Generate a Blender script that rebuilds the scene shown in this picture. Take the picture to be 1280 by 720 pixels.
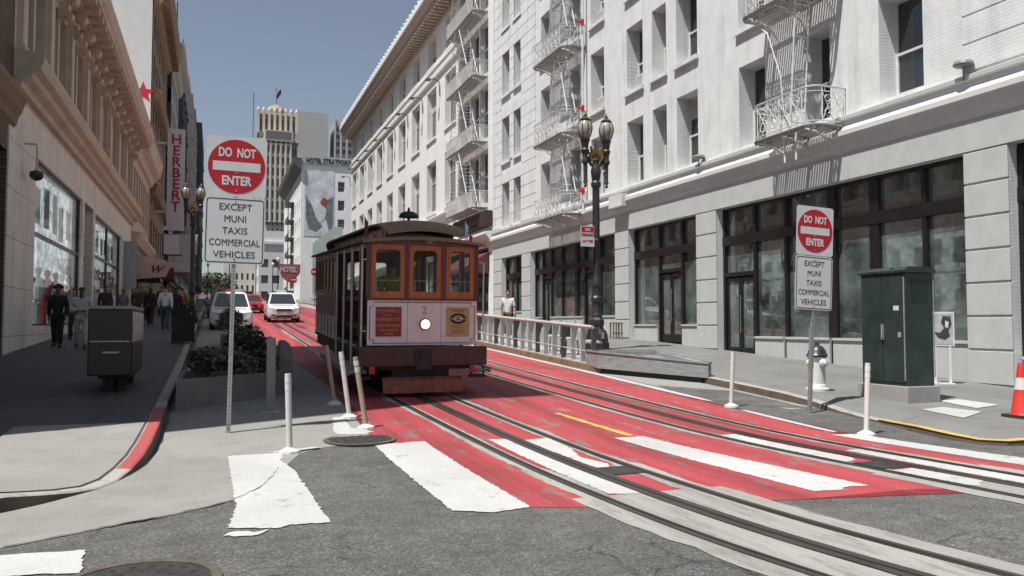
import bpy, bmesh, math, random
from math import sin, cos, pi, radians, sqrt, atan, atan2
from mathutils import Vector, Matrix, noise
random.seed(7)
for o in list(bpy.data.objects): bpy.data.objects.remove(o, do_unlink=True)
scene = bpy.context.scene
COL = scene.collection

# ------------------------------------------------------------------ camera
cam_data = bpy.data.cameras.new('camera'); cam = bpy.data.objects.new('camera', cam_data); COL.objects.link(cam)
cam_data.sensor_width = 36.0; cam_data.lens = 36.0 * 1000 / 1280
cam_data.clip_start = 0.05; cam_data.clip_end = 4000
cam.location = (0, 0, 1.6)
cam.rotation_euler = (radians(90 + 2.5766), 0, radians(-20.386))
scene.camera = cam

# ------------------------------------------------------------------ light
SUN_DIR = Vector((-1.0, -0.43, 2.45)).normalized()          # towards the sun
SUN_EL = math.asin(SUN_DIR.z); SUN_AZ = atan2(SUN_DIR.x, SUN_DIR.y)
world = bpy.data.worlds.new("World"); scene.world = world; world.use_nodes = True
wn = world.node_tree; wn.nodes.clear()
w_out = wn.nodes.new('ShaderNodeOutputWorld'); w_bg = wn.nodes.new('ShaderNodeBackground')
w_sky = wn.nodes.new('ShaderNodeTexSky'); w_hs = wn.nodes.new('ShaderNodeHueSaturation')
w_sky.sky_type = 'NISHITA'; w_sky.sun_disc = False
w_sky.sun_elevation = SUN_EL; w_sky.sun_rotation = SUN_AZ
w_sky.air_density = 1.0; w_sky.dust_density = 1.0; w_sky.ozone_density = 1.0
w_hs.inputs['Saturation'].default_value = 0.72; w_hs.inputs['Value'].default_value = 1.0
w_bg.inputs['Strength'].default_value = 0.074
wn.links.new(w_sky.outputs[0], w_hs.inputs['Color']); wn.links.new(w_hs.outputs[0], w_bg.inputs['Color'])
wn.links.new(w_bg.outputs[0], w_out.inputs[0])
sun_d = bpy.data.lights.new('sun', 'SUN'); sun_d.energy = 5.0; sun_d.angle = radians(0.53); sun_d.color = (1.0, 0.965, 0.91)
sun = bpy.data.objects.new('sun', sun_d); COL.objects.link(sun)
sun.rotation_euler = (-SUN_DIR).to_track_quat('-Z', 'Y').to_euler()
scene.view_settings.view_transform = 'Standard'; scene.view_settings.look = 'None'
scene.view_settings.exposure = 0.38; scene.view_settings.gamma = 1.0
scene.view_settings.use_curve_mapping = False
scene.render.engine = 'CYCLES'
scene.cycles.max_bounces = 6; scene.cycles.diffuse_bounces = 3; scene.cycles.glossy_bounces = 3
scene.cycles.transmission_bounces = 4; scene.cycles.transparent_max_bounces = 8
scene.cycles.caustics_reflective = False; scene.cycles.caustics_refractive = False

# ------------------------------------------------------------------ terrain
Y0, GR = 9.0, 0.045
def gz(y):
    """Height of the street: level crossing, then a 4.5 % climb that eases off far up the hill."""
    def ramp(s, t): return (sqrt(s * s + t * t) + s) / 2
    return GR * (ramp(y - Y0, 1.5) - ramp(y - 135, 12))
PITCH = atan(GR)

# ------------------------------------------------------------------ materials
MATS = {}
def nodes_of(m):
    m.use_nodes = True
    return m.node_tree, m.node_tree.nodes['Principled BSDF']
def mat(name, col, rough=0.6, metal=0.0, var=0.12, scale=6.0, bump=0.0, bscale=None, spec=0.5, coat=0.0, emit=None, estr=0.0, dirt=0.0, dirtcol=(0.05,0.045,0.04), stretch=None):
    """Principled material whose colour and roughness wander with noise; optional bump and blotchy dirt."""
    if name in MATS: return MATS[name]
    m = bpy.data.materials.new(name); nt, b = nodes_of(m); L = nt.links; N = nt.nodes
    tc = N.new('ShaderNodeTexCoord'); src = tc.outputs['Object']
    if stretch:
        mp = N.new('ShaderNodeMapping'); mp.inputs['Scale'].default_value = stretch; L.new(src, mp.inputs[0]); src = mp.outputs[0]
    n1 = N.new('ShaderNodeTexNoise'); n1.inputs['Scale'].default_value = scale; n1.inputs['Detail'].default_value = 6; n1.inputs['Roughness'].default_value = .65
    L.new(src, n1.inputs['Vector'])
    mr = N.new('ShaderNodeMapRange'); mr.inputs[1].default_value = .3; mr.inputs[2].default_value = .7
    mr.inputs[3].default_value = 1 - var; mr.inputs[4].default_value = 1 + var
    L.new(n1.outputs[0], mr.inputs[0])
    mx = N.new('ShaderNodeVectorMath'); mx.operation = 'SCALE'; mx.inputs[0].default_value = col[:3]
    L.new(mr.outputs[0], mx.inputs['Scale'])
    out = mx.outputs[0]
    if dirt > 0:
        n2 = N.new('ShaderNodeTexNoise'); n2.inputs['Scale'].default_value = scale * .45; n2.inputs['Detail'].default_value = 8; n2.inputs['Roughness'].default_value = .7
        L.new(src, n2.inputs['Vector'])
        r2 = N.new('ShaderNodeMapRange'); r2.inputs[1].default_value = .52; r2.inputs[2].default_value = .75; r2.inputs[4].default_value = dirt
        L.new(n2.outputs[0], r2.inputs[0])
        mc = N.new('ShaderNodeMixRGB'); mc.inputs[2].default_value = (*dirtcol, 1); L.new(r2.outputs[0], mc.inputs[0]); L.new(out, mc.inputs[1]); out = mc.outputs[0]
    L.new(out, b.inputs['Base Color'])
    rr = N.new('ShaderNodeMapRange'); rr.inputs[1].default_value = .3; rr.inputs[2].default_value = .7
    rr.inputs[3].default_value = max(.02, rough - .08); rr.inputs[4].default_value = min(1, rough + .08)
    L.new(n1.outputs[0], rr.inputs[0]); L.new(rr.outputs[0], b.inputs['Roughness'])
    b.inputs['Metallic'].default_value = metal; b.inputs['Specular IOR Level'].default_value = spec
    b.inputs['Coat Weight'].default_value = coat
    if bump > 0:
        nb = N.new('ShaderNodeTexNoise'); nb.inputs['Scale'].default_value = bscale or scale * 6; nb.inputs['Detail'].default_value = 5
        L.new(src, nb.inputs['Vector'])
        bp = N.new('ShaderNodeBump'); bp.inputs['Strength'].default_value = bump; bp.inputs['Distance'].default_value = .02
        L.new(nb.outputs[0], bp.inputs['Height']); L.new(bp.outputs[0], b.inputs['Normal'])
    if emit:
        b.inputs['Emission Color'].default_value = (*emit, 1); b.inputs['Emission Strength'].default_value = estr
    MATS[name] = m
    return m
def glass_mat(name, tint, rough=0.03, var=.5, scale=.5, spec=.6, ior=1.7):
    """Window glass over an unlit room: dark body that wanders, sharp mirror on top, slightly wavy."""
    if name in MATS: return MATS[name]
    m = mat(name, tint, rough=rough, var=var, scale=scale, spec=spec)
    nt = m.node_tree; b = nt.nodes['Principled BSDF']
    for l in list(b.inputs['Roughness'].links): nt.links.remove(l)
    b.inputs['Roughness'].default_value = rough; b.inputs['IOR'].default_value = ior
    tc = nt.nodes.new('ShaderNodeTexCoord')
    nb = nt.nodes.new('ShaderNodeTexNoise'); nb.inputs['Scale'].default_value = 1.1
    bp = nt.nodes.new('ShaderNodeBump'); bp.inputs['Strength'].default_value = .05; bp.inputs['Distance'].default_value = .05
    nt.links.new(tc.outputs['Object'], nb.inputs['Vector']); nt.links.new(nb.outputs[0], bp.inputs['Height']); nt.links.new(bp.outputs[0], b.inputs['Normal'])
    return m
def clear_glass(name, tint=(.9,.95,.93), amount=.85, ior=1.5):
    if name in MATS: return MATS[name]
    m = bpy.data.materials.new(name); nt, b = nodes_of(m); N = nt.nodes; L = nt.links
    tr = N.new('ShaderNodeBsdfTransparent'); tr.inputs[0].default_value = (*[c * amount for c in tint], 1)
    gl = N.new('ShaderNodeBsdfGlossy'); gl.inputs['Roughness'].default_value = .02
    fr = N.new('ShaderNodeFresnel'); fr.inputs[0].default_value = ior
    ge = N.new('ShaderNodeNewGeometry'); om = N.new('ShaderNodeMath'); om.operation = 'SUBTRACT'; om.inputs[0].default_value = 1; L.new(ge.outputs['Backfacing'], om.inputs[1])
    fm = N.new('ShaderNodeMath'); fm.operation = 'MULTIPLY'; L.new(fr.outputs[0], fm.inputs[0]); L.new(om.outputs[0], fm.inputs[1])
    mx = N.new('ShaderNodeMixShader'); L.new(fm.outputs[0], mx.inputs[0]); L.new(tr.outputs[0], mx.inputs[1]); L.new(gl.outputs[0], mx.inputs[2])
    L.new(mx.outputs[0], N['Material Output'].inputs[0])
    MATS[name] = m
    return m
def joint_mat(name, col, axes, bw, bh, joint=.012, jcol=None, var=.08, bump=.3, offset=.5, rough=.75):
    """Stone or brick laid in courses; axes picks which object axes run along and up."""
    if name in MATS: return MATS[name]
    m = bpy.data.materials.new(name); nt, b = nodes_of(m); N = nt.nodes; L = nt.links
    tc = N.new('ShaderNodeTexCoord'); sp = N.new('ShaderNodeSeparateXYZ'); cb = N.new('ShaderNodeCombineXYZ')
    L.new(tc.outputs['Object'], sp.inputs[0]); L.new(sp.outputs[axes[0]], cb.inputs[0]); L.new(sp.outputs[axes[1]], cb.inputs[1])
    br = N.new('ShaderNodeTexBrick'); L.new(cb.outputs[0], br.inputs['Vector'])
    br.offset = offset; br.inputs['Scale'].default_value = 1; br.inputs['Brick Width'].default_value = bw; br.inputs['Row Height'].default_value = bh
    br.inputs['Mortar Size'].default_value = joint; br.inputs['Mortar Smooth'].default_value = .2; br.inputs['Bias'].default_value = 0
    br.inputs['Color1'].default_value = (*[c * (1 - var) for c in col], 1); br.inputs['Color2'].default_value = (*[min(1, c * (1 + var)) for c in col], 1)
    jc = jcol or [c * .45 for c in col]; br.inputs['Mortar'].default_value = (*jc, 1)
    n = N.new('ShaderNodeTexNoise'); n.inputs['Scale'].default_value = 1.3; n.inputs['Detail'].default_value = 9; n.inputs['Roughness'].default_value = .7
    L.new(tc.outputs['Object'], n.inputs['Vector'])
    mr = N.new('ShaderNodeMapRange'); mr.inputs[1].default_value = .3; mr.inputs[2].default_value = .7; mr.inputs[3].default_value = .86; mr.inputs[4].default_value = 1.08
    L.new(n.outputs[0], mr.inputs[0])
    ms = N.new('ShaderNodeMapping'); ms.inputs['Scale'].default_value = (2.2, 2.2, .16); L.new(tc.outputs['Object'], ms.inputs[0])     # rain streaks
    ns = N.new('ShaderNodeTexNoise'); ns.inputs['Scale'].default_value = 1.4; ns.inputs['Detail'].default_value = 7; ns.inputs['Roughness'].default_value = .6; L.new(ms.outputs[0], ns.inputs['Vector'])
    rs = N.new('ShaderNodeMapRange'); rs.inputs[1].default_value = .50; rs.inputs[2].default_value = .78; rs.inputs[3].default_value = 1.02; rs.inputs[4].default_value = .76; L.new(ns.outputs[0], rs.inputs[0])
    mk = N.new('ShaderNodeMath'); mk.operation = 'MULTIPLY'; L.new(mr.outputs[0], mk.inputs[0]); L.new(rs.outputs[0], mk.inputs[1]); mr = mk
    mx = N.new('ShaderNodeVectorMath'); mx.operation = 'SCALE'; L.new(br.outputs['Color'], mx.inputs[0]); L.new(mr.outputs[0], mx.inputs['Scale'])
    L.new(mx.outputs[0], b.inputs['Base Color']); b.inputs['Roughness'].default_value = rough
    bp = N.new('ShaderNodeBump'); bp.inputs['Strength'].default_value = bump; bp.inputs['Distance'].default_value = .02
    inv = N.new('ShaderNodeMath'); inv.operation = 'SUBTRACT'; inv.inputs[0].default_value = 1; L.new(br.outputs['Fac'], inv.inputs[1])
    nb = N.new('ShaderNodeTexNoise'); nb.inputs['Scale'].default_value = 22; nb.inputs['Detail'].default_value = 4; L.new(tc.outputs['Object'], nb.inputs['Vector'])
    ad = N.new('ShaderNodeMath'); ad.operation = 'MULTIPLY_ADD'; ad.inputs[1].default_value = .35; L.new(nb.outputs[0], ad.inputs[0]); L.new(inv.outputs[0], ad.inputs[2])
    L.new(ad.outputs[0], bp.inputs['Height']); L.new(bp.outputs[0], b.inputs['Normal'])
    MATS[name] = m
    return m
def wear_mat(name, col, under, wear=.35, scale=3.0, fine=60, rough=.75, thresh=.56, bump=.25, gritty=.12, streak=None, stain=None, edge=.12, grid=None):
    """Road paint: noisy pigment worn through to the surface beneath in patches and specks."""
    if name in MATS: return MATS[name]
    m = bpy.data.materials.new(name); nt, b = nodes_of(m); N = nt.nodes; L = nt.links
    tc = N.new('ShaderNodeTexCoord'); src = tc.outputs['Object']
    if streak:
        mp = N.new('ShaderNodeMapping'); mp.inputs['Scale'].default_value = streak; L.new(src, mp.inputs[0]); s2 = mp.outputs[0]
    else: s2 = src
    n1 = N.new('ShaderNodeTexNoise'); n1.inputs['Scale'].default_value = scale; n1.inputs['Detail'].default_value = 10; n1.inputs['Roughness'].default_value = .72
    n2 = N.new('ShaderNodeTexNoise'); n2.inputs['Scale'].default_value = fine; n2.inputs['Detail'].default_value = 3
    n3 = N.new('ShaderNodeTexNoise'); n3.inputs['Scale'].default_value = .6; n3.inputs['Detail'].default_value = 6
    L.new(s2, n1.inputs['Vector']); L.new(src, n2.inputs['Vector']); L.new(src, n3.inputs['Vector'])
    r = N.new('ShaderNodeMapRange'); r.inputs[1].default_value = thresh; r.inputs[2].default_value = thresh + edge; r.inputs[4].default_value = wear
    L.new(n1.outputs[0], r.inputs[0])
    g = N.new('ShaderNodeMapRange'); g.inputs[1].default_value = .3; g.inputs[2].default_value = .7; g.inputs[3].default_value = 1 - gritty; g.inputs[4].default_value = 1 + gritty
    L.new(n2.outputs[0], g.inputs[0])
    g3 = N.new('ShaderNodeMapRange'); g3.inputs[1].default_value = .3; g3.inputs[2].default_value = .7; g3.inputs[3].default_value = .86; g3.inputs[4].default_value = 1.1
    L.new(n3.outputs[0], g3.inputs[0])
    mm = N.new('ShaderNodeMath'); mm.operation = 'MULTIPLY'; L.new(g.outputs[0], mm.inputs[0]); L.new(g3.outputs[0], mm.inputs[1])
    mx = N.new('ShaderNodeMixRGB'); mx.inputs[1].default_value = (*col, 1); mx.inputs[2].default_value = (*under, 1); L.new(r.outputs[0], mx.inputs[0])
    sc = N.new('ShaderNodeVectorMath'); sc.operation = 'SCALE'; L.new(mx.outputs[0], sc.inputs[0]); L.new(mm.outputs[0], sc.inputs['Scale'])
    fin = sc.outputs[0]
    if grid:       # scored joints of the pavement slabs
        br = N.new('ShaderNodeTexBrick'); br.offset = 0; br.inputs['Scale'].default_value = 1; br.inputs['Brick Width'].default_value = grid; br.inputs['Row Height'].default_value = grid; br.inputs['Mortar Size'].default_value = .010; br.inputs['Mortar Smooth'].default_value = .3
        br.inputs['Color1'].default_value = (.93, .93, .93, 1); br.inputs['Color2'].default_value = (1.05, 1.05, 1.05, 1); br.inputs['Mortar'].default_value = (.45, .45, .45, 1); br.inputs['Bias'].default_value = 0
        L.new(src, br.inputs['Vector']); mg = N.new('ShaderNodeVectorMath'); mg.operation = 'MULTIPLY'; L.new(fin, mg.inputs[0]); L.new(br.outputs['Color'], mg.inputs[1])
        vg = N.new('ShaderNodeTexVoronoi'); vg.inputs['Scale'].default_value = 2.3; L.new(src, vg.inputs['Vector'])      # trodden gum spots
        rg = N.new('ShaderNodeMapRange'); rg.inputs[1].default_value = .035; rg.inputs[2].default_value = .06; rg.inputs[3].default_value = .55; rg.inputs[4].default_value = 1; L.new(vg.outputs['Distance'], rg.inputs[0])
        sg = N.new('ShaderNodeVectorMath'); sg.operation = 'SCALE'; L.new(mg.outputs[0], sg.inputs[0]); L.new(rg.outputs[0], sg.inputs['Scale']); fin = sg.outputs[0]
    if stain:      # oil and tyre grime drawn out along the direction of travel
        mp2 = N.new('ShaderNodeMapping'); mp2.inputs['Scale'].default_value = (2.4, .09, 1); L.new(src, mp2.inputs[0])
        n4 = N.new('ShaderNodeTexNoise'); n4.inputs['Scale'].default_value = 1.0; n4.inputs['Detail'].default_value = 8; n4.inputs['Roughness'].default_value = .62; L.new(mp2.outputs[0], n4.inputs['Vector'])
        r4 = N.new('ShaderNodeMapRange'); r4.inputs[1].default_value = .45; r4.inputs[2].default_value = .72; r4.inputs[3].default_value = 1.06; r4.inputs[4].default_value = 1 - stain[0]; L.new(n4.outputs[0], r4.inputs[0])
        vo = N.new('ShaderNodeTexVoronoi'); vo.inputs['Scale'].default_value = 3.2; L.new(src, vo.inputs['Vector'])
        r5 = N.new('ShaderNodeMapRange'); r5.inputs[1].default_value = .05; r5.inputs[2].default_value = .13; r5.inputs[3].default_value = 1 - stain[1]; r5.inputs[4].default_value = 1.0; L.new(vo.outputs['Distance'], r5.inputs[0])
        m5 = N.new('ShaderNodeMath'); m5.operation = 'MULTIPLY'; L.new(r4.outputs[0], m5.inputs[0]); L.new(r5.outputs[0], m5.inputs[1])
        s5 = N.new('ShaderNodeVectorMath'); s5.operation = 'SCALE'; L.new(fin, s5.inputs[0]); L.new(m5.outputs[0], s5.inputs['Scale']); fin = s5.outputs[0]
    L.new(fin, b.inputs['Base Color']); b.inputs['Roughness'].default_value = rough
    bp = N.new('ShaderNodeBump'); bp.inputs['Strength'].default_value = bump; bp.inputs['Distance'].default_value = .012
    L.new(n2.outputs[0], bp.inputs['Height']); L.new(bp.outputs[0], b.inputs['Normal'])
    MATS[name] = m
    return m
def asphalt_mat():
    m = bpy.data.materials.new('asphalt'); nt, b = nodes_of(m); N = nt.nodes; L = nt.links
    tc = N.new('ShaderNodeTexCoord'); src = tc.outputs['Object']
    def noi(s, d=6, r=.6):
        n = N.new('ShaderNodeTexNoise'); n.inputs['Scale'].default_value = s; n.inputs['Detail'].default_value = d; n.inputs['Roughness'].default_value = r
        L.new(src, n.inputs['Vector']); return n.outputs[0]
    def rng(x, a, b_, c, d):
        r = N.new('ShaderNodeMapRange'); r.inputs[1].default_value = a; r.inputs[2].default_value = b_; r.inputs[3].default_value = c; r.inputs[4].default_value = d
        L.new(x, r.inputs[0]); return r.outputs[0]
    def mul(x, y):
        k = N.new('ShaderNodeMath'); k.operation = 'MULTIPLY'; L.new(x, k.inputs[0]); L.new(y, k.inputs[1]); return k.outputs[0]
    big = rng(noi(.35, 7), .3, .7, .74, 1.2); mid = rng(noi(3.0, 8, .7), .3, .7, .70, 1.26)
    vo = N.new('ShaderNodeTexVoronoi'); vo.inputs['Scale'].default_value = 85; L.new(src, vo.inputs['Vector'])
    sep = N.new('ShaderNodeSeparateColor'); L.new(vo.outputs['Color'], sep.inputs[0])
    grit = rng(sep.outputs[0], 0, 1, .5, 1.5)
    white = rng(sep.outputs[1], .95, .985, 1.0, 2.1)
    # cracks: wandering thin lines of a large distorted cell pattern, broken up by noise
    wv = N.new('ShaderNodeTexNoise'); wv.inputs['Scale'].default_value = 1.7; wv.inputs['Detail'].default_value = 5; L.new(src, wv.inputs['Vector'])
    av = N.new('ShaderNodeVectorMath'); av.operation = 'MULTIPLY_ADD'; av.inputs[1].default_value = (1.0, 1.0, 0); L.new(wv.outputs['Color'], av.inputs[0]); L.new(src, av.inputs[2])
    cv = N.new('ShaderNodeTexVoronoi'); cv.feature = 'DISTANCE_TO_EDGE'; cv.inputs['Scale'].default_value = .62; L.new(av.outputs[0], cv.inputs['Vector'])
    crack = rng(cv.outputs['Distance'], .001, .010, 0.0, 1.0)
    keep = rng(noi(.8, 3), .44, .54, 0, 1)
    ck = N.new('ShaderNodeMath'); ck.operation = 'MAXIMUM'; L.new(crack, ck.inputs[0]); L.new(keep, ck.inputs[1])
    crk = rng(ck.outputs[0], 0, 1, .42, 1)
    v = mul(mul(mul(big, mid), mul(grit, white)), crk)
    sc = N.new('ShaderNodeVectorMath'); sc.operation = 'SCALE'; sc.inputs[0].default_value = (.092, .091, .087); L.new(v, sc.inputs['Scale'])
    L.new(sc.outputs[0], b.inputs['Base Color']); b.inputs['Roughness'].default_value = .82
    hm = mul(sep.outputs[2], ck.outputs[0])
    bp = N.new('ShaderNodeBump'); bp.inputs['Strength'].default_value = .5; bp.inputs['Distance'].default_value = .01
    L.new(hm, bp.inputs['Height']); L.new(bp.outputs[0], b.inputs['Normal'])
    return m

M_ASPH = asphalt_mat()
M_RED = wear_mat('red_lane_paint', (.33, .046, .054), (.17, .145, .135), wear=.85, scale=3.0, thresh=.562, edge=.035, gritty=.25, fine=75, streak=(1.5, .5, 1), stain=(.5, .2))
M_WHITE = wear_mat('white_road_paint', (.44, .44, .43), (.14, .14, .134), wear=.9, scale=4.2, thresh=.58, gritty=.10, fine=45)
M_YEL = wear_mat('yellow_road_paint', (.5, .32, .09), (.25, .2, .15), wear=.7, scale=5, thresh=.55)
M_CONC = wear_mat('concrete_paving', (.27, .265, .25), (.17, .165, .155), wear=.6, scale=2.2, thresh=.52, gritty=.1, fine=70, rough=.85)
M_TRK = wear_mat('track_concrete', (.30, .29, .27), (.17, .165, .15), wear=.75, scale=3.0, thresh=.50, gritty=.14, fine=60, rough=.85, streak=(2.2, .4, 1), stain=(.35, .1))
M_SIDE = wear_mat('sidewalk_concrete', (.17, .169, .164), (.115, .138, .134), wear=.55, scale=1.8, thresh=.54, gritty=.2, fine=60, rough=.85, grid=1.35)
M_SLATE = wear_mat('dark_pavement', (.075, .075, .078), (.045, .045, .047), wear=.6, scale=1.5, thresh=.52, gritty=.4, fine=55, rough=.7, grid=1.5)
M_RAMP = wear_mat('corner_concrete', (.24, .234, .216), (.19, .185, .172), wear=.6, scale=1.6, thresh=.5, gritty=.07, fine=50, rough=.85)
M_KERB = wear_mat('kerb_concrete', (.33, .32, .30), (.15, .14, .13), wear=.7, scale=4, thresh=.52, gritty=.1)
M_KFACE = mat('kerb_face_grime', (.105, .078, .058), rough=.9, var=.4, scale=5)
M_KRED = wear_mat('red_kerb_paint', (.34, .07, .07), (.25, .2, .19), wear=.6, scale=5, thresh=.58)
M_RAIL = mat('rail_steel', (.075, .068, .062), rough=.42, metal=.5, var=.35, scale=9, dirt=.5, dirtcol=(.11, .085, .065), stretch=(1, .15, 1))
M_SLOT = mat('slot_dark', (.012, .011, .010), rough=.7, var=.3)

# ------------------------------------------------------------------ mesh tools
class MB:
    """Collects vertices and faces; build() links them as ONE mesh object."""
    def __init__(s): s.v = []; s.f = []; s.mi = []; s.M = None; s.cur = 0
    def add(s, vs, fs):
        k = len(s.v)
        if s.M is not None: vs = [s.M @ Vector(p) for p in vs]
        s.v += [tuple(p) for p in vs]
        for f in fs: s.f.append([i + k for i in f]); s.mi.append(s.cur)
        return s
    def box(s, x0, x1, y0, y1, z0, z1):
        x0, x1 = min(x0, x1), max(x0, x1); y0, y1 = min(y0, y1), max(y0, y1); z0, z1 = min(z0, z1), max(z0, z1)
        return s.add([(x0,y0,z0),(x1,y0,z0),(x1,y1,z0),(x0,y1,z0),(x0,y0,z1),(x1,y0,z1),(x1,y1,z1),(x0,y1,z1)],
                     [(0,3,2,1),(4,5,6,7),(0,1,5,4),(1,2,6,5),(2,3,7,6),(3,0,4,7)])
    def quad(s, a, b, c, d): return s.add([a, b, c, d], [(0, 1, 2, 3)])
    def poly(s, pts): return s.add(pts, [tuple(range(len(pts)))])
    def prism(s, pts, a, b):
        """Closed outline pts (3-D points, planar) pushed along vector from a to b (Vectors)."""
        n = len(pts); A = [Vector(p) + Vector(a) for p in pts]; B = [Vector(p) + Vector(b) for p in pts]
        nrm = Vector((0,0,0))
        for i in range(n): nrm += A[i].cross(A[(i+1) % n])
        fl = nrm.dot(Vector(b) - Vector(a)) < 0
        fs = [tuple(range(n))[::-1], tuple(range(n, 2*n))] + [(i, (i+1) % n, n + (i+1) % n, n + i) for i in range(n)]
        if fl: fs = [f[::-1] for f in fs]
        return s.add(A + B, fs)
    def tube(s, p0, p1, r0, r1=None, n=8, caps=True):
        r1 = r0 if r1 is None else r1
        p0 = Vector(p0); p1 = Vector(p1); d = (p1 - p0)
        if d.length < 1e-6: return s
        d.normalize(); u = d.orthogonal().normalized(); w = d.cross(u)
        vs = []
        for p, r in ((p0, r0), (p1, r1)):
            for i in range(n):
                a = 2*pi*i/n; vs.append(p + (u*cos(a) + w*sin(a))*r)
        fs = [(i, (i+1) % n, n + (i+1) % n, n + i) for i in range(n)]
        if caps: fs += [tuple(range(n))[::-1], tuple(range(n, 2*n))]
        return s.add(vs, fs)
    def path(s, pts, r, n=6):
        """Continuous round bar through pts."""
        P = [Vector(p) for p in pts]; m = len(P); vs = []; u = None
        for i in range(m):
            d = (P[min(i+1, m-1)] - P[max(i-1, 0)]).normalized()
            if u is None: u = d.orthogonal().normalized()
            else:
                u = (u - d*u.dot(d)); u = u.normalized() if u.length > 1e-5 else d.orthogonal().normalized()
            w = d.cross(u); rr = r[i] if isinstance(r, (list, tuple)) else r
            for k in range(n):
                a = 2*pi*k/n; vs.append(P[i] + (u*cos(a) + w*sin(a))*rr)
        fs = [(i*n + k, i*n + (k+1) % n, (i+1)*n + (k+1) % n, (i+1)*n + k) for i in range(m-1) for k in range(n)]
        fs += [tuple(range(n))[::-1], tuple(range((m-1)*n, m*n))]
        return s.add(vs, fs)
    def lathe(s, prof, c=(0,0,0), n=16, axis='z', cap=True):
        """prof: list of (radius, height)."""
        vs = []
        for r, h in prof:
            for i in range(n):
                a = 2*pi*i/n; x, y = r*cos(a), r*sin(a)
                p = {'z': (x, y, h), 'x': (h, x, y), 'y': (y, h, x)}[axis]
                vs.append((p[0]+c[0], p[1]+c[1], p[2]+c[2]))
        m = len(prof)
        fs = [(j*n + i, j*n + (i+1) % n, (j+1)*n + (i+1) % n, (j+1)*n + i) for j in range(m-1) for i in range(n)]
        if cap: fs += [tuple(range(n))[::-1], tuple(range((m-1)*n, m*n))]
        return s.add(vs, fs)
    def ball(s, c, r, n=10, m=7):
        rx, ry, rz = (r, r, r) if not isinstance(r, tuple) else r
        vs = [(c[0], c[1], c[2]-rz)]
        for j in range(1, m):
            t = -pi/2 + pi*j/m
            for i in range(n):
                a = 2*pi*i/n; vs.append((c[0]+rx*cos(t)*cos(a), c[1]+ry*cos(t)*sin(a), c[2]+rz*sin(t)))
        vs.append((c[0], c[1], c[2]+rz)); top = len(vs)-1
        fs = [(0, 1+(i+1) % n, 1+i) for i in range(n)] + [(top, 1+(m-2)*n+i, 1+(m-2)*n+(i+1) % n) for i in range(n)]
        fs += [(1+j*n+i, 1+j*n+(i+1) % n, 1+(j+1)*n+(i+1) % n, 1+(j+1)*n+i) for j in range(m-2) for i in range(n)]
        return s.add(vs, fs)
    def text(s, body, size, O, U, V, depth=.006, align='CENTER', width=None, shear=0, space=1.0, bold=.0):
        """Raised lettering: baseline centre O, U along the line, V up."""
        c = bpy.data.curves.new('lettering', 'FONT'); c.body = body; c.size = size; c.align_x = align; c.shear = shear; c.space_character = space
        c.extrude = depth/2; c.resolution_u = 3; c.offset = bold
        o = bpy.data.objects.new('lettering', c); COL.objects.link(o); bpy.context.view_layer.update()
        dg = bpy.context.evaluated_depsgraph_get(); me = bpy.data.meshes.new_from_object(o.evaluated_get(dg))
        U = Vector(U).normalized(); V = Vector(V).normalized(); W = U.cross(V); O = Vector(O)
        k = 1.0
        if width and len(me.vertices):
            xs = [q.co.x for q in me.vertices]; k = width / max(1e-4, max(xs) - min(xs))
        s.add([O + U*(q.co.x*k) + V*q.co.y + W*(q.co.z + depth/2) for q in me.vertices], [tuple(p.vertices) for p in me.polygons])
        bpy.data.objects.remove(o, do_unlink=True); bpy.data.curves.remove(c); bpy.data.meshes.remove(me)
        return s
    def build(s, name, mats, parent=None, smooth=False, bevel=0, off=None, segs=2, recalc=False):
        me = bpy.data.meshes.new(name)
        W = Vector(off) if off is not None else (Vector(parent['_w']) if parent is not None and '_w' in parent else Vector((0,0,0)))
        me.from_pydata([tuple(Vector(p) - W) for p in s.v], [], s.f)
        if not isinstance(mats, (list, tuple)): mats = [mats]
        for m in mats: me.materials.append(m)
        if len(mats) > 1: me.polygons.foreach_set('material_index', s.mi)
        if recalc:
            bm = bmesh.new(); bm.from_mesh(me); bmesh.ops.recalc_face_normals(bm, faces=bm.faces); bm.to_mesh(me); bm.free()
        if smooth:
            me.polygons.foreach_set('use_smooth', [True]*len(me.polygons))
            me.set_sharp_from_angle(angle=radians(smooth if not isinstance(smooth, bool) else 40))
        me.update()
        o = bpy.data.objects.new(name, me); COL.objects.link(o)
        if parent is not None:
            o.parent = parent
            if '_w' in parent: o['_w'] = list(parent['_w'])
        if bevel:
            bv = o.modifiers.new('bevel', 'BEVEL'); bv.width = bevel; bv.segments = segs; bv.limit_method = 'ANGLE'; bv.angle_limit = radians(40)
            bv.harden_normals = False
        return o
def tag(o, label, cat, group=None):
    o['label'] = label; o['category'] = cat
    if group: o['group'] = group
    return o
def thing(name, loc, label, cat, group=None, world=True, rot=(0,0,0)):
    """Empty at a thing's base. world=True: its parts are given in world coordinates (rot must be 0)."""
    o = bpy.data.objects.new(name, None); COL.objects.link(o); o.empty_display_size = .2
    o.location = loc; o.rotation_euler = rot
    if world: o['_w'] = list(loc)
    return tag(o, label, cat, group)
def solo(mb, name, mats, loc, label, cat, group=None, rot=(0,0,0), **k):
    """A thing that is one mesh, built in its own coordinates."""
    o = mb.build(name, mats, **k); o.location = loc; o.rotation_euler = rot
    return tag(o, label, cat, group)
def struct(mb, name, mats, **k):
    o = mb.build(name, mats, **k); o['kind'] = 'structure'; return o
def copy_tree(o, parent=None):
    c = o.copy(); COL.objects.link(c)
    if parent is not None: c.parent = parent
    for ch in list(o.children): copy_tree(ch, c)
    return c
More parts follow.
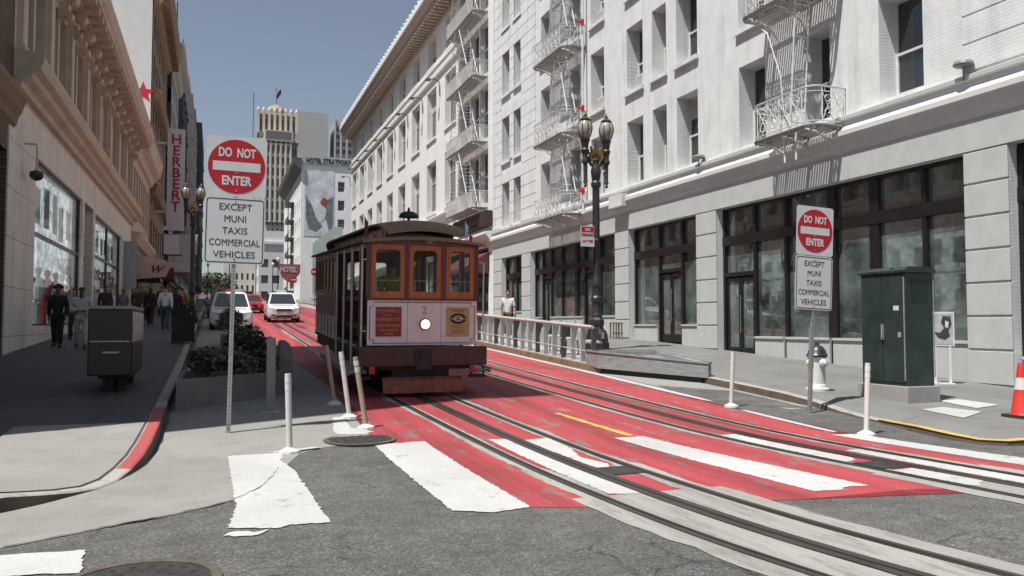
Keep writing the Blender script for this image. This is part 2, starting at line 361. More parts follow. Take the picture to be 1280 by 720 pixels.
def place_copy(o, loc, rot=None, label=None, scale=None):
    c = copy_tree(o); c.location = loc
    if rot is not None: c.rotation_euler = rot
    if label: c['label'] = label
    if scale: c.scale = scale
    return c
# ------------------------------------------------------------------ the ground, painted road, tracks, pavements
def smooth_pts(ctrl, ys):
    """x at each y through control points (y descending or ascending), cosine-free monotone cubic."""
    c = sorted(ctrl); out = []
    n = len(c)
    sl = [0]*n
    for i in range(n):
        a = c[max(i-1, 0)]; b = c[min(i+1, n-1)]; sl[i] = (b[1]-a[1])/(b[0]-a[0])
    for y in ys:
        if y <= c[0][0]: out.append(c[0][1] + sl[0]*(y-c[0][0])); continue
        if y >= c[-1][0]: out.append(c[-1][1]); continue
        for i in range(n-1):
            if c[i][0] <= y <= c[i+1][0]:
                h = c[i+1][0]-c[i][0]; t = (y-c[i][0])/h
                out.append((2*t**3-3*t**2+1)*c[i][1] + (t**3-2*t**2+t)*h*sl[i] + (-2*t**3+3*t**2)*c[i+1][1] + (t**3-t**2)*h*sl[i+1]); break
    return out
def yrange(a, b):
    ys = []; y = a
    while y < b - 1e-6:
        ys.append(y); y += .25 if y < 20 else (1.0 if y < 60 else 5.0)
    return ys + [b]
def strip(mb, ys, xl, xr, dz):
    """Sheet between two edges, laid dz above the street."""
    k = []
    for y, a, b in zip(ys, xl, xr): k += [(a, y, gz(y)+dz), (b, y, gz(y)+dz)]
    mb.add(k, [(2*i, 2*i+1, 2*i+3, 2*i+2) for i in range(len(ys)-1)])
def sheet(mb, outline, dz, step=.12, jag=.0, seed=1):
    """Ragged flat patch following the street: outline densified, roughened and filled in rows of y."""
    rnd = random.Random(seed); P = []
    n = len(outline)
    for i in range(n):
        a = outline[i]; b = outline[(i+1) % n]; d = math.dist(a, b); k = max(1, int(d/step))
        for j in range(k):
            t = j/k; P.append((a[0]+(b[0]-a[0])*t + rnd.gauss(0, jag), a[1]+(b[1]-a[1])*t + rnd.gauss(0, jag)))
    bm = bmesh.new(); vs = [bm.verts.new((x, y, 0)) for x, y in P]
    f = bm.faces.new(vs); bmesh.ops.triangulate(bm, faces=[f], ngon_method='EAR_CLIP')
    y0 = min(p[1] for p in P); y1 = max(p[1] for p in P); c = math.ceil(y0/.5)*.5
    while c < y1:
        bmesh.ops.bisect_plane(bm, geom=bm.verts[:]+bm.edges[:]+bm.faces[:], plane_co=(0, c, 0), plane_no=(0, 1, 0)); c += .5
    bm.verts.index_update(); bm.normal_update()
    fs = [[v.index for v in (f.verts if f.normal.z > 0 else reversed(f.verts))] for f in bm.faces]
    mb.add([(v.co.x, v.co.y, gz(v.co.y)+dz) for v in bm.verts], fs); bm.free()

# the street itself: one sheet to the horizon
gb = MB(); YS = [-600, -200, -60, -20, -8, -2] + [i*.5 for i in range(0, 60)] + list(range(30, 170, 4)) + [200, 260, 340, 500, 800, 1500]
XS = [-900, -300, -100, -40, -20, -10, -5, 0, 5, 10, 16, 30, 60, 140, 400, 1200]
vs = [(x, y, gz(y)) for y in YS for x in XS]; nx = len(XS)
gb.add(vs, [(j*nx+i, j*nx+i+1, (j+1)*nx+i+1, (j+1)*nx+i) for j in range(len(YS)-1) for i in range(nx-1)])
struct(gb, 'ground', M_ASPH)

# red transit lane
mb = MB(); ys = yrange(17.5, 150); rr = random.Random(3)
strip(mb, ys, [smooth_pts([(17.5, 2.24), (26, 1.95), (48, 1.9), (150, 1.9)], [y])[0] for y in ys], [smooth_pts([(17.5, 8.62), (28, 8.75), (150, 8.75)], [y])[0] for y in ys], .004)
sheet(mb, [(2.24, 17.5), (2.24, 13.9), (2.14, 11.4), (2.0, 10.3), (2.62, 10.25), (2.62, 6.6), (3.0, 6.44), (3.22, 6.6), (3.30, 6.95), (3.5, 6.9), (4.45, 6.7), (4.62, 6.25), (5.0, 6.16), (5.56, 6.25), (6.1, 6.22), (6.62, 6.15), (6.85, 6.4), (7.1, 5.9), (7.9, 5.5), (8.5, 5.35), (8.6, 6.4), (8.30, 9.2), (8.48, 11.4), (8.62, 17.5)], .004, jag=.018, seed=5)
struct(mb, 'red_lane', M_RED)

# two cable-car tracks
LC = [(-4, 6.4), (-2, 5.8), (2, 4.6), (4, 4.2), (5.3, 4.0), (7.1, 3.88), (10.1, 3.78), (13.8, 3.63), (16, 3.59), (40, 3.58), (150, 3.58)]
RC = [(-4, 8.9), (-1, 8.3), (3, 7.78), (5.7, 7.52), (8, 7.26), (10, 7.05), (12, 6.92), (15, 6.80), (19, 6.70), (40, 6.65), (150, 6.65)]
ys = yrange(-4, 150)
rnd = random.Random(11)
bed = MB(); rail = MB(); slot = MB(); gro = MB()
for C in (LC, RC):
    xc = smooth_pts(C, ys)
    # bare concrete between and beside the rails in the crossing
    yb = [y for y in yrange(-4, 10.2) if y < 6.9]
    xb = smooth_pts(C, yb)
    strip(bed, yb, [x-.82+rnd.gauss(0, .015) for x in xb], [x+.82+rnd.gauss(0, .015) for x in xb], .006)
    # worn ragged margins beside each rail further up
    yw = []; y = 6.7
    while y < 40: yw.append(y); y += .11 if y < 20 else .4
    xw = smooth_pts(C, yw)
    for sgn in (-1, 1):
        for side in (-1, 1):
            wv = []
            for i, yy in enumerate(yw):
                k = noise.noise((yy*.9, sgn*3.1+side*7.7, C[0][1])); f = noise.noise((yy*6, sgn+side*2.0, 4.0))
                base = .085 if side == sgn else .035
                if yy < 8.2: base += .05
                wv.append(max(.045, base + .07*k + .035*f))
            strip(bed, yw, [x+sgn*.5335 - (w+.05 if side < 0 else -.0) for x, w in zip(xw, wv)], [x+sgn*.5335 + (w+.05 if side > 0 else 0) for x, w in zip(xw, wv)], .0065 if side < 0 else .0068)
    for sgn in (-1, 1):
        strip(rail, ys, [x+sgn*.5335-.055 for x in xc], [x+sgn*.5335+.055 for x in xc], .014)
        strip(gro, ys, [x+sgn*.5335-.012-sgn*.02 for x in xc], [x+sgn*.5335+.012-sgn*.02 for x in xc], .018)
    strip(rail, ys, [x-.10 for x in xc], [x+.10 for x in xc], .0142)
    strip(gro, ys, [x-.012 for x in xc], [x+.012 for x in xc], .0182)
    # cover plate beside the slot
    for y0 in ([7.6] if C is LC else [6.9]):
        sheet(slot, [(xc[0]*0+smooth_pts(C, [y0])[0]+(.1 if C is LC else -.1), y0), (smooth_pts(C, [y0])[0]+(.5 if C is LC else -.45), y0), (smooth_pts(C, [y0+.42])[0]+(.5 if C is LC else -.45), y0+.42), (smooth_pts(C, [y0+.42])[0]+(.1 if C is LC else -.1), y0+.42)], .013)
struct(bed, 'track_concrete', M_TRK); struct(rail, 'track_rails', M_RAIL); struct(gro, 'track_groove', M_SLOT)
struct(slot, 'track_cover_plate', mat('iron_plate', (.05, .05, .05), rough=.55, metal=.4, var=.25, scale=7))

# crosswalk bars, lane edge line, yellow dash
mb = MB()
bars = [[(.17, 10.0), (.80, 10.02), (.74, 9.55), (.84, 8.9), (.90, 6.62), (.60, 6.66), (.50, 6.58), (.12, 6.72), (.2, 7.4)],
        [(1.93, 10.22), (2.60, 10.29), (2.62, 6.57), (2.25, 6.48), (1.93, 6.67)],
        [(3.44, 10.16), (3.68, 10.16), (3.80, 9.0), (3.86, 7.3), (3.80, 6.72), (3.50, 6.80)],
        [(3.88, 10.0), (4.26, 10.05), (4.24, 9.3), (4.10, 8.7), (4.22, 8.2), (4.12, 8.0), (3.99, 8.0)],
        [(5.12, 9.8), (5.58, 9.8), (6.1, 6.26), (5.85, 6.3), (5.7, 6.2), (5.40, 6.24)],
        [(6.66, 9.58), (6.92, 9.58), (7.15, 7.6), (7.05, 7.45), (6.86, 7.4)],
        [(6.95, 6.8), (7.27, 6.85), (7.42, 6.05), (7.25, 6.0), (7.15, 5.88), (7.04, 5.95)],
        [(7.46, 8.05), (7.68, 8.05), (7.90, 6.3), (7.95, 5.6), (7.66, 5.6)],
        [(8.24, 9.14), (8.62, 9.06), (9.06, 6.88), (9.2, 5.6), (8.75, 5.6)],
        [(-1.9, 6.56), (-.84, 6.42), (-.78, 5.86), (-1.1, 5.93), (-1.9, 5.96)]]
for i, b in enumerate(bars): sheet(mb, b, .009, step=.035, jag=.007, seed=20+i)
ys2 = yrange(17.0, 120)
strip(mb, ys2, [8.66+.02*noise.noise((y, 1, 1)) for y in ys2], [8.84+.02*noise.noise((y, 5, 2)) for y in ys2], .009)
sheet(mb, [(8.66, 17.0), (8.60, 13.2), (8.66, 12.6), (8.74, 12.9), (8.84, 17.0)], .009, jag=.012, seed=50)
sheet(mb, [(8.50, 11.6), (8.42, 9.35), (8.50, 9.3), (8.60, 11.6)], .009, jag=.012, seed=51)
sheet(mb, [(.62, 10.12), (1.22, 10.3), (1.24, 10.2), (.7, 10.04)], .009, step=.06, jag=.016, seed=52)
sheet(mb, [(.16, 6.60), (.40, 6.52), (.30, 6.40), (.08, 6.48)], .009, step=.05, jag=.02, seed=53)
sheet(mb, [(1.55, 11.1), (1.74, 12.6), (1.9, 12.6), (1.86, 11.6), (2.1, 11.2), (1.95, 11.0)], .0088, step=.07, jag=.02, seed=55)
struct(mb, 'crosswalk_paint', M_WHITE)
mb = MB(); sheet(mb, [(5.22, 12.1), (5.33, 12.1), (5.50, 9.9), (5.38, 9.9)], .009, jag=.008, seed=60)
struct(mb, 'yellow_lane_dash', M_YEL)

# concrete apron of the left bulb-out, with its ragged edge to the asphalt
mb = MB()
sheet(mb, [(-.6, 60), (1.95, 60), (1.9, 26), (2.2, 17.5), (2.2, 13.9), (2.1, 11.4), (1.95, 10.5), (1.30, 10.24), (.98, 9.95), (.78, 9.3), (.60, 8.75), (.36, 8.05), (.12, 7.66), (-.30, 7.34), (-.70, 7.12), (-1.40, 6.7), (-3.2, 5.7), (-7, 4.6), (-20, 3.4), (-20, 4.4), (-8, 5.75), (-4.4, 6.72), (-2.9, 7.27), (-2.2, 7.6), (-1.6, 8.02), (-1.2, 8.46), (-.9, 9.0), (-.72, 9.8), (-.6, 10.6)], .0035, step=.3, jag=.012, seed=70)
struct(mb, 'concrete_apron', M_RAMP)
mb = MB(); rc = random.Random(8)       # open crack along the apron's edge and across the first bar
ck = [(-1.40, 6.70), (-.68, 7.12), (-.30, 7.34), (.12, 7.66), (.28, 7.9), (.44, 8.2), (.60, 8.75), (.70, 9.25)]; P = []
for a, b in zip(ck, ck[1:]):
    n = max(2, int(math.dist(a, b)/.06))
    for i in range(n): t = i/n; P.append((a[0]+(b[0]-a[0])*t+rc.gauss(0, .008), a[1]+(b[1]-a[1])*t+rc.gauss(0, .008)))
wd = [.006+.016*abs(noise.noise((p[0]*3, p[1]*3, 1)))*2 for p in P]
mb.add([q for p, w in zip(P, wd) for q in ((p[0], p[1]-w, gz(p[1])+.0115), (p[0], p[1]+w, gz(p[1])+.0115))], [(2*i, 2*i+2, 2*i+3, 2*i+1) for i in range(len(P)-1)])
struct(mb, 'apron_crack', mat('crack_dark', (.03, .028, .026), rough=.95, var=.3), recalc=True)
# old asphalt patches (darker and lighter repairs)
mb = MB()
sheet(mb, [(9.0, 15.2), (10.1, 13.9), (9.9, 11.4), (9.2, 11.9), (8.75, 12.6), (8.9, 14.8)], .0035, jag=.02, seed=71)
sheet(mb, [(1.0, 4.2), (3.4, 3.0), (3.7, 1.2), (.4, 1.4)], .0035, jag=.02, seed=72)
struct(mb, 'asphalt_patch', mat('asphalt_patch', (.10, .098, .094), rough=.85, var=.4, scale=2, bump=.5, bscale=140))
mb = MB()   # light gutter strip along the right side of the lane
ysg = yrange(11.5, 120)
strip(mb, ysg, [8.9+.05*noise.noise((y*.7, 9, 2)) + max(0, 13.5-y)*.28 for y in ysg], [10.24 for y in ysg], .003)
struct(mb, 'gutter_concrete', M_CONC)

# --- pavements and kerbs
def kerb_line(pts, step=.18):
    out = []
    for a, b in zip(pts, pts[1:]):
        n = max(1, int(math.dist(a[:2], b[:2])/step))
        for i in range(n):
            t = i/n; out.append(tuple(a[k]+(b[k]-a[k])*t for k in range(3)))
    return out + [pts[-1]]
# (x, y, kerb height) going from the cross street round the corner and up Powell's left side
Lk = [(-24, 4.0, .15), (-8, 5.7, .15), (-4.4, 6.65, .15), (-2.9, 7.2, .15), (-2.2, 7.52, .15), (-1.85, 7.74, .15), (-1.62, 7.93, .135), (-1.42, 8.12, .095), (-1.22, 8.36, .05), (-1.02, 8.62, .02), (-.88, 8.95, .02), (-.78, 9.3, .06), (-.70, 9.75, .11), (-.66, 10.4, .15), (-.65, 11.6, .16), (-.66, 14, .16), (-.66, 20, .15), (-.7, 30, .15), (-.75, 60, .15), (-.75, 170, .15)]
Lk = kerb_line(Lk)
def side_normals(K, sgn):
    N = []
    for i in range(len(K)):
        a = Vector(K[max(i-1, 0)][:2]); b = Vector(K[min(i+1, len(K)-1)][:2]); d = (b-a).normalized()
        N.append(Vector((-d.y, d.x))*sgn)
    return N
def pavement(K, sgn, wallx, name, m, red=None, widthK=.16):
    N = side_normals(K, sgn)
    kb = MB(); kr = MB(); pv = MB(); rowsA = []; kf = MB()
    for i, (x, y, h) in enumerate(K):
        n = N[i]; g = lambda p: gz(p[1])
        q1 = Vector((x, y)) + n*.015; q2 = Vector((x, y)) + n*widthK; q3 = Vector((x, y)) + n*(widthK+.012); q4 = Vector((x, y)) + n*(1.7 if sgn > 0 or y > 12.5 else .5)
        rowsA.append(((x, y, g((x, y))-.05), (q1.x, q1.y, g(q1)+h-.012), (q1.x+n.x*.02, q1.y+n.y*.02, g(q1)+h), (q2.x, q2.y, g(q2)+h+.003), (q2.x, q2.y, g(q2)+h-.01), (q3.x, q3.y, g(q3)+h-.01), (q3.x, q3.y, g(q3)+h+.002), (q4.x, q4.y, g(q4)+max(h, .15)+.012)))
    for i in range(len(K)-1):
        a, b = rowsA[i], rowsA[i+1]
        t = kr if (red and red[0] <= K[i][1] < red[1] and K[i][0] > -3) else kb
        for k in range(0, 3): (kf if k == 0 else t).quad(*( (a[k], a[k+1], b[k+1], b[k]) if sgn > 0 else (a[k], b[k], b[k+1], a[k+1]) ))
        for k in (6,): pv.quad(*((a[k], a[k+1], b[k+1], b[k]) if sgn > 0 else (a[k], b[k], b[k+1], a[k+1])))
        kb.quad(*((a[3], a[6], b[6], b[3]) if sgn > 0 else (a[3], b[3], b[6], a[6])))
        # from 1.7 m in to the wall line
        p, q = a[7], b[7]
        def inn(c): return (wallx, max(c[1], 10.2), gz(max(c[1], 10.2))+.19)
        if sgn > 0 and p[1] >= 9.8 or sgn < 0 and p[1] >= 9.8:
            pv.quad(p, inn(p), inn(q), q)
        else:
            pv.add([p, inn((0, 10.2)), q], [(0, 1, 2)])
    struct(kb, name.replace('sidewalk', 'kerb'), M_KERB, smooth=30); struct(kf, name.replace('sidewalk', 'kerb_face'), M_KFACE)
    if red: struct(kr, 'red_kerb', M_KRED, smooth=30)
    return struct(pv, name, m, recalc=True)
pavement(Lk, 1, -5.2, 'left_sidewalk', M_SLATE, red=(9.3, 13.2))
Rk = [(26, 6.7, .15), (14, 7.25, .15), (11.2, 7.42, .12), (10.3, 7.5, .085), (9.75, 7.62, .06), (9.5, 7.85, .06), (9.48, 8.3, .075), (9.6, 8.95, .08), (9.78, 9.7, .05), (9.9, 10.3, .035), (9.98, 10.9, .05), (10.04, 11.6, .12), (10.12, 12.6, .15), (10.24, 14.2, .15), (10.3, 15.5, .15), (10.3, 60, .15), (10.3, 170, .15)]
Rk = kerb_line(Rk)
pavement(Rk, -1, 15.5, 'right_sidewalk', M_SIDE)
# smooth concrete flags of the left corner, over the darker pavement
mb = MB()
def corner(K, dzoff, a, b):
    N = side_normals(K, 1); R = []
    for i, (x, y, h) in enumerate(K):
        if not (a <= y <= b) or x < -9: continue
        row = []
        for t in (.20, .6, 1.0, 1.4, 1.7):
            q = Vector((x, y)) + N[i]*t; f = (t-.172)/(1.7-.172); row.append((q.x, q.y, gz(q.y) + (h+.002)*(1-f) + (max(h, .15)+.012)*f + dzoff))
        R.append(row)
    for i in range(len(R)-1):
        for k in range(4): mb.quad(R[i][k], R[i][k+1], R[i+1][k+1], R[i+1][k])
corner(Lk, .009, 5.0, 11.9)
struct(mb, 'corner_flags', M_RAMP, recalc=True)
# yellow kerb edge and the two white squares on the right corner
mb = MB(); N = side_normals(Rk, -1); P = [(i, k) for i, k in enumerate(Rk) if (7.3 < k[1] < 10.0 and k[0] < 13)]
for (i, a), (j, b) in zip(P, P[1:]):
    qa0 = Vector(a[:2])+N[i]*.0; qb0 = Vector(b[:2])+N[j]*.0; qa1 = Vector(a[:2])+N[i]*.15; qb1 = Vector(b[:2])+N[j]*.15
    mb.quad((qa0.x, qa0.y, gz(qa0.y)+a[2]+.008), (qb0.x, qb0.y, gz(qb0.y)+b[2]+.008), (qb1.x, qb1.y, gz(qb1.y)+b[2]+.009), (qa1.x, qa1.y, gz(qa1.y)+a[2]+.009))
struct(mb, 'yellow_kerb_edge', M_YEL, recalc=True)
from mathutils.bvhtree import BVHTree
def surface_z(x, y, name):
    o = bpy.data.objects[name]; r = o.ray_cast(Vector((x, y, 50)), Vector((0, 0, -1)))
    return r[1].z if r[0] else gz(y)
bpy.context.view_layer.update()
mb = MB(); rs = 'right_sidewalk'
for quad in ([(10.75, 9.90), (11.35, 10.02), (11.45, 9.38), (10.55, 8.95)], [(11.95, 10.62), (12.5, 10.70), (12.5, 9.92), (11.75, 9.72)]):
    A, B, C, D = [Vector(q) for q in quad]; n = 8; k = []
    for i in range(n+1):
        for j in range(n+1):
            u, v = i/n, j/n; q = (A*(1-u)+B*u)*(1-v)+(D*(1-u)+C*u)*v; k.append((q.x, q.y, surface_z(q.x, q.y, rs)+.010))
    mb.add(k, [(i*(n+1)+j, i*(n+1)+j+1, (i+1)*(n+1)+j+1, (i+1)*(n+1)+j) for i in range(n) for j in range(n)])
struct(mb, 'white_curb_ramp_squares', M_WHITE, recalc=True)
def lz(x, y): return surface_z(x, y, 'left_sidewalk')
def rz(x, y): return surface_z(x, y, 'right_sidewalk')
# ------------------------------------------------------------------ facade tools
class Face:
    """A wall plane: u along it, v = height, w = inwards from the face."""
    def __init__(s, O, U, N): s.O = Vector(O); s.U = Vector(U); s.N = Vector(N)
    def p(s, u, v, w=0): return s.O + s.U*u + Vector((0, 0, v)) - s.N*w
    def box(s, mb, u0, u1, v0, v1, w0, w1):
        """w0 outer, w1 inner"""
        P = s.p
        vs = [P(u0,v0,w0),P(u1,v0,w0),P(u1,v0,w1),P(u0,v0,w1),P(u0,v1,w0),P(u1,v1,w0),P(u1,v1,w1),P(u0,v1,w1)]
        fs = [(0,3,2,1),(4,5,6,7),(0,1,5,4),(1,2,6,5),(2,3,7,6),(3,0,4,7)]
        if s.U.cross(Vector((0,0,1))).dot(s.N) < 0: fs = [f[::-1] for f in fs]
        mb.add(vs, fs)
    def prof(s, mb, u0, u1, prof):
        """moulding: closed outline of (v, out) run from u0 to u1"""
        mb.prism([s.p(0, v, -o) for v, o in prof], s.U*u0, s.U*u1)
    def quadw(s, mb, a, b, c, d):
        q = [s.p(*a), s.p(*b), s.p(*c), s.p(*d)]; mb.quad(*q)
    def wall(s, mb, u0, u1, v0, v1, holes, depth, skip_bottom=False):
        us = sorted(set([u0, u1] + [h[0] for h in holes] + [h[1] for h in holes])); vs = sorted(set([v0, v1] + [h[2] for h in holes] + [h[3] for h in holes]))
        us = [u for u in us if u0 <= u <= u1]; vs = [v for v in vs if v0 <= v <= v1]
        k = lambda a, b, c, d: s.quadw(mb, a, b, c, d)
        for j in range(len(vs)-1):
            run = None
            for i in range(len(us)-1):
                cu, cv = (us[i]+us[i+1])/2, (vs[j]+vs[j+1])/2
                if any(h[0] < cu < h[1] and h[2] < cv < h[3] for h in holes): continue
                k((us[i], vs[j]), (us[i+1], vs[j]), (us[i+1], vs[j+1]), (us[i], vs[j+1]))
        for a, b, c, d in holes:
            k((a, c, 0), (a, c, depth), (a, d, depth), (a, d, 0)); k((b, c, depth), (b, c, 0), (b, d, 0), (b, d, depth))
            k((a, d, 0), (a, d, depth), (b, d, depth), (b, d, 0)); k((a, c, depth), (a, c, 0), (b, c, 0), (b, c, depth))
def shell(mb, x0, x1, y0, y1, z0, z1): mb.box(x0, x1, y0, y1, z0, z1)

M_HOTEL = joint_mat('hotel_stucco', (.68, .70, .695), (1, 2), .23, .078, joint=.010, jcol=(.65, .67, .665), var=.012, bump=.45, rough=.8)
M_HSTONE = mat('hotel_stone', (.46, .475, .465), rough=.8, var=.08, scale=2.2, dirt=.25, dirtcol=(.42, .41, .39), bump=.15, bscale=40)
M_TRIM = mat('hotel_trim', (.60, .615, .605), rough=.75, var=.08, scale=1.5, dirt=.4, dirtcol=(.40, .39, .37), stretch=(1, .5, 2))
M_WGLASS = glass_mat('window_glass', (.028, .032, .032))
M_SGLASS = glass_mat('shop_glass', (.085, .108, .100), var=.9, scale=.8, spec=.75, ior=2.1)
M_SASH = mat('white_sash', (.6, .6, .58), rough=.5, var=.1)
M_DARKF = mat('dark_shop_frame', (.012, .010, .010), rough=.35, var=.25, scale=3)
M_IRONW = mat('white_painted_iron', (.66, .66, .65), rough=.5, var=.12, scale=8, dirt=.25, dirtcol=(.35, .3, .26))
M_BLIND = mat('window_blind', (.42, .43, .40), rough=.7, var=.12, scale=2)
M_ROOF = mat('roof_gravel', (.22, .215, .21), rough=.9, var=.2, scale=4)

def make_window(parent, F, u0, u1, v0, v1, w, meeting=.5, fm=M_SASH, gm=M_WGLASS, bar=.06, mull=(), name='window', blind=0.0, sill=None):
    """Sash window as a frame with its pane as a sub-part."""
    f = MB(); d0, d1 = w - .07, w
    for a, b, c, d in ((u0, u0+bar, v0, v1), (u1-bar, u1, v0, v1), (u0+bar, u1-bar, v1-bar, v1), (u0+bar, u1-bar, v0, v0+bar)): F.box(f, a, b, c, d, d0, d1)
    if meeting: 
        m = v0 + (v1-v0)*meeting; F.box(f, u0+bar, u1-bar, m-.03, m+.03, d0-.02, d1)
    for q in mull:
        x = u0+(u1-u0)*q; F.box(f, x-.025, x+.025, v0+bar, v1-bar, d0+.012, d1)
    o = f.build(name, fm, parent)
    g = MB(); F.box(g, u0+.01, u1-.01, v0+.01, v1-.01, w-.025, w+.03); g.build('pane', gm, o)
    if sill:
        q = MB(); F.box(q, u0-.09, u1+.09, v0-.17, v0-.012, -.12, w-.2); q.build('sill', sill, o)
    if blind:
        b = MB(); F.box(b, u0+bar, u1-bar, v1-(v1-v0)*blind, v1-bar, w-.034, w-.0265); b.build('blind', M_BLIND, o)
    return o

# ------------------------------------------------------------------ the white corner hotel on the right
HX = 15.3
hotel = thing('hotel_building', (HX, 9.6, 0), 'white painted hotel with dark ground floor shop fronts, wrought balconies and deep window recesses', 'building')
F = Face((HX, 0, 0), (0, 1, 0), (-1, 0, 0))
rows = [(7.12, 9.62), (10.80, 13.38), (14.62, 17.15), (18.45, 20.95), (22.3, 24.8), (26.1, 28.6)]
cols = [(9.9, 10.9), (13.81, 15.11), (16.80, 17.79), (19.47, 20.74), (23.02, 24.34), (25.02, 26.02), (26.72, 28.0), (29.98, 31.26), (32.35, 33.45), (35.85, 36.98), (39.69, 40.78), (41.45, 42.65)]
fl = 5.33
bays = [(9.75, 11.76), (12.80, 22.0), (23.15, 27.88), (29.02, 38.33), (39.59, 42.74)]
holes = []
for (a, b) in cols:
    for (c, d) in rows: holes.append((a, b, c if a > 30 or c > 8 else c, d))
wall = MB()
F.wall(wall, 9.6, 44.2, 6.95, 30.5, holes, .62)
# lower wall: frieze and pilasters between the shop fronts
F.wall(wall, 9.6, 44.2, -.5, 6.0, [(a, b, -.6, fl) for a, b in bays], .42)
shell(wall, HX+.64, HX+14, 9.6, 44.2, -.5, 30.5)
wall.build('wall', M_HOTEL, hotel)
for (a, b) in [(11.76, 12.80), (22.0, 23.15), (27.88, 29.02), (38.33, 39.59), (42.74, 44.15)]:
    z = gz((a+b)/2) + .2; k = 0; stone = MB(); F.box(stone, a+.03, b-.03, z-.3, fl-.02, -.02, .1)
    top = fl - .012
    n = round((top - z)/.735); hgt = (top - z)/n
    for i in range(n): F.box(stone, a+.002, b-.002, z + i*hgt + (.0 if i == 0 else .022), z + (i+1)*hgt - .022, -.05, .1)
    stone.build('pilaster', M_HSTONE, hotel, bevel=.012)
fr = MB(); F.box(fr, 9.6, 44.2, fl-.0, 6.04, -.058, .0); fr.build('frieze', M_HSTONE, hotel)
co = MB()
F.prof(co, 9.6, 44.25, [(6.03, 0), (6.03, .07), (6.10, .08), (6.16, .12), (6.30, .15), (6.40, .19), (6.44, .27), (6.56, .27), (6.58, .20), (6.72, .10), (6.84, .10), (6.86, .19), (6.95, .20), (6.97, .16), (6.95, 0)])
for y in (27.7,): F.box(co, y, y+1.1, 6.24, 6.73, -.43, -.2)
co.build('cornice', M_TRIM, hotel)
tp = MB(); F.prof(tp, 9.4, 44.4, [(29.2, 0), (29.3, .3), (29.7, .8), (30.0, .9), (30.0, 1.0), (30.3, 1.0), (30.5, 0)]); tp.build('roof_cornice', M_TRIM, hotel)
# rusticated bay: proud courses round the paired windows, and a strip at the near corner
ru = MB(); ru2 = MB(); pitch = .62
z = 7.05; i = 0
while z < 29.0:
    segs = [(37.6, 39.69), (40.78, 41.45), (42.65, 44.12)]
    if not any(c - .05 < z + pitch/2 < d + .05 for c, d in rows): segs = [(37.6, 44.12)] if not any(c-.5 < z+pitch/2 < c for c, d in rows) else [(37.6, 39.6), (42.75, 44.12)]
    for a, b in segs: F.box(ru, a, b, z+.035, z+pitch-.0, -.055, .02)
    F.box(ru2, 11.3, 12.75, z+.035, z+pitch, -.055, .02)
    z += pitch
F.box(ru2, 11.34, 12.7, 7.05, 29, -.01, .02)
ru.build('coursed_bay', M_HOTEL, hotel); ru2.build('corner_courses', M_HOTEL, hotel)
rnd = random.Random(4)
wn_proto = {}
for (a, b) in cols:
    for r, (c, d) in enumerate(rows):
        if a < 12 and r == 0: pass
        make_window(hotel, F, a, b, c, d, .60, meeting=.46, blind=rnd.choice([0, 0, .3, .55, .75]), bar=.07, sill=None if (r == 0 and 13 < a < 30) else M_HOTEL)
# air conditioners in two of the paired windows and others
for (y, z) in ((40.0, 7.15), (26.95, 10.85), (30.3, 10.85), (30.3, 14.65), (41.8, 14.65)):
    ac = MB(); F.box(ac, y, y+.55, z, z+.5, .12, .5); 
    for k in range(6): F.box(ac, y+.04, y+.51, z+.06+k*.07, z+.09+k*.07, .105, .12)
    ac.build('air_conditioner', M_SASH, hotel)
# shop fronts
def shopfront(bay, mulls, doors, wide=(), gm=M_SGLASS, plinth=True):
    a, b = bay; g = gz((a+b)/2) + .2; w = .36; tr0, tr1 = 4.12, 4.42
    f = MB()
    z0 = g - .35
    edges = sorted([a, b] + list(mulls))
    F.box(f, a, b, fl-.09, fl, w-.12, w); F.box(f, a, b, tr0, tr1, w-.16, w)
    for m in [a+.05] + list(mulls) + [b-.05]:
        h = .15 if m in wide else .06
        F.box(f, m-h, m+h, z0, fl-.09, w-.14, w+.01)
    for d0, d1 in doors:
        F.box(f, d0, d1, g+2.55, g+2.68, w-.13, w+.01)
    fo = f.build('shop_window', M_DARKF, hotel)
    for u, v in zip(edges, edges[1:]):
        mid = (u+v)/2; isd = any(d0 <= mid <= d1 for d0, d1 in doors)
        p = MB(); F.box(p, u+.03, v-.03, tr1, fl-.06, w-.03, w+.04); p.build('pane', gm, fo)
        p = MB(); F.box(p, u+.03, v-.03, (g+2.68) if isd else g+.62, tr0, w-.03, w+.04); p.build('pane', gm, fo)
        if not isd and plinth:
            pl = MB(); F.box(pl, u+.06, v-.06, z0, g+.60, w-.2, w+.05); F.box(pl, u+.06, v-.06, g+.60, g+.66, w-.24, w+.02); pl.build('bulkhead', M_HSTONE, hotel)
    for d0, d1 in doors:
        d = MB(); mid = (d0+d1)/2
        for s0, s1 in ((d0+.07, mid-.012), (mid+.012, d1-.07)):
            for q in ((s0, s0+.09, g+.02, g+2.5), (s1-.09, s1, g+.02, g+2.5), (s0+.09, s1-.09, g+.02, g+.3), (s0+.09, s1-.09, g+2.38, g+2.5)): F.box(d, *q, w-.09, w-.02)
        do = d.build('door', M_DARKF, hotel)
        p = MB(); F.box(p, d0+.12, d1-.12, g+.1, g+2.45, w-.05, w-.03); p.build('pane', gm, do)
        h = MB()
        for s in (-.09, .09): h.tube(F.p(mid+s, g+.75, w-.17), F.p(mid+s, g+1.95, w-.17), .016); h.tube(F.p(mid+s, g+.85, w-.17), F.p(mid+s, g+.85, w-.08), .011); h.tube(F.p(mid+s, g+1.85, w-.17), F.p(mid+s, g+1.85, w-.08), .011)
        h.build('handle', mat('steel_handle', (.45, .45, .45), rough=.3, metal=.9), do)
shopfront(bays[1], [14.1, 15.62, 17.1, 18.95, 20.38], [(20.38, 21.95)], wide=(15.62, 17.1))
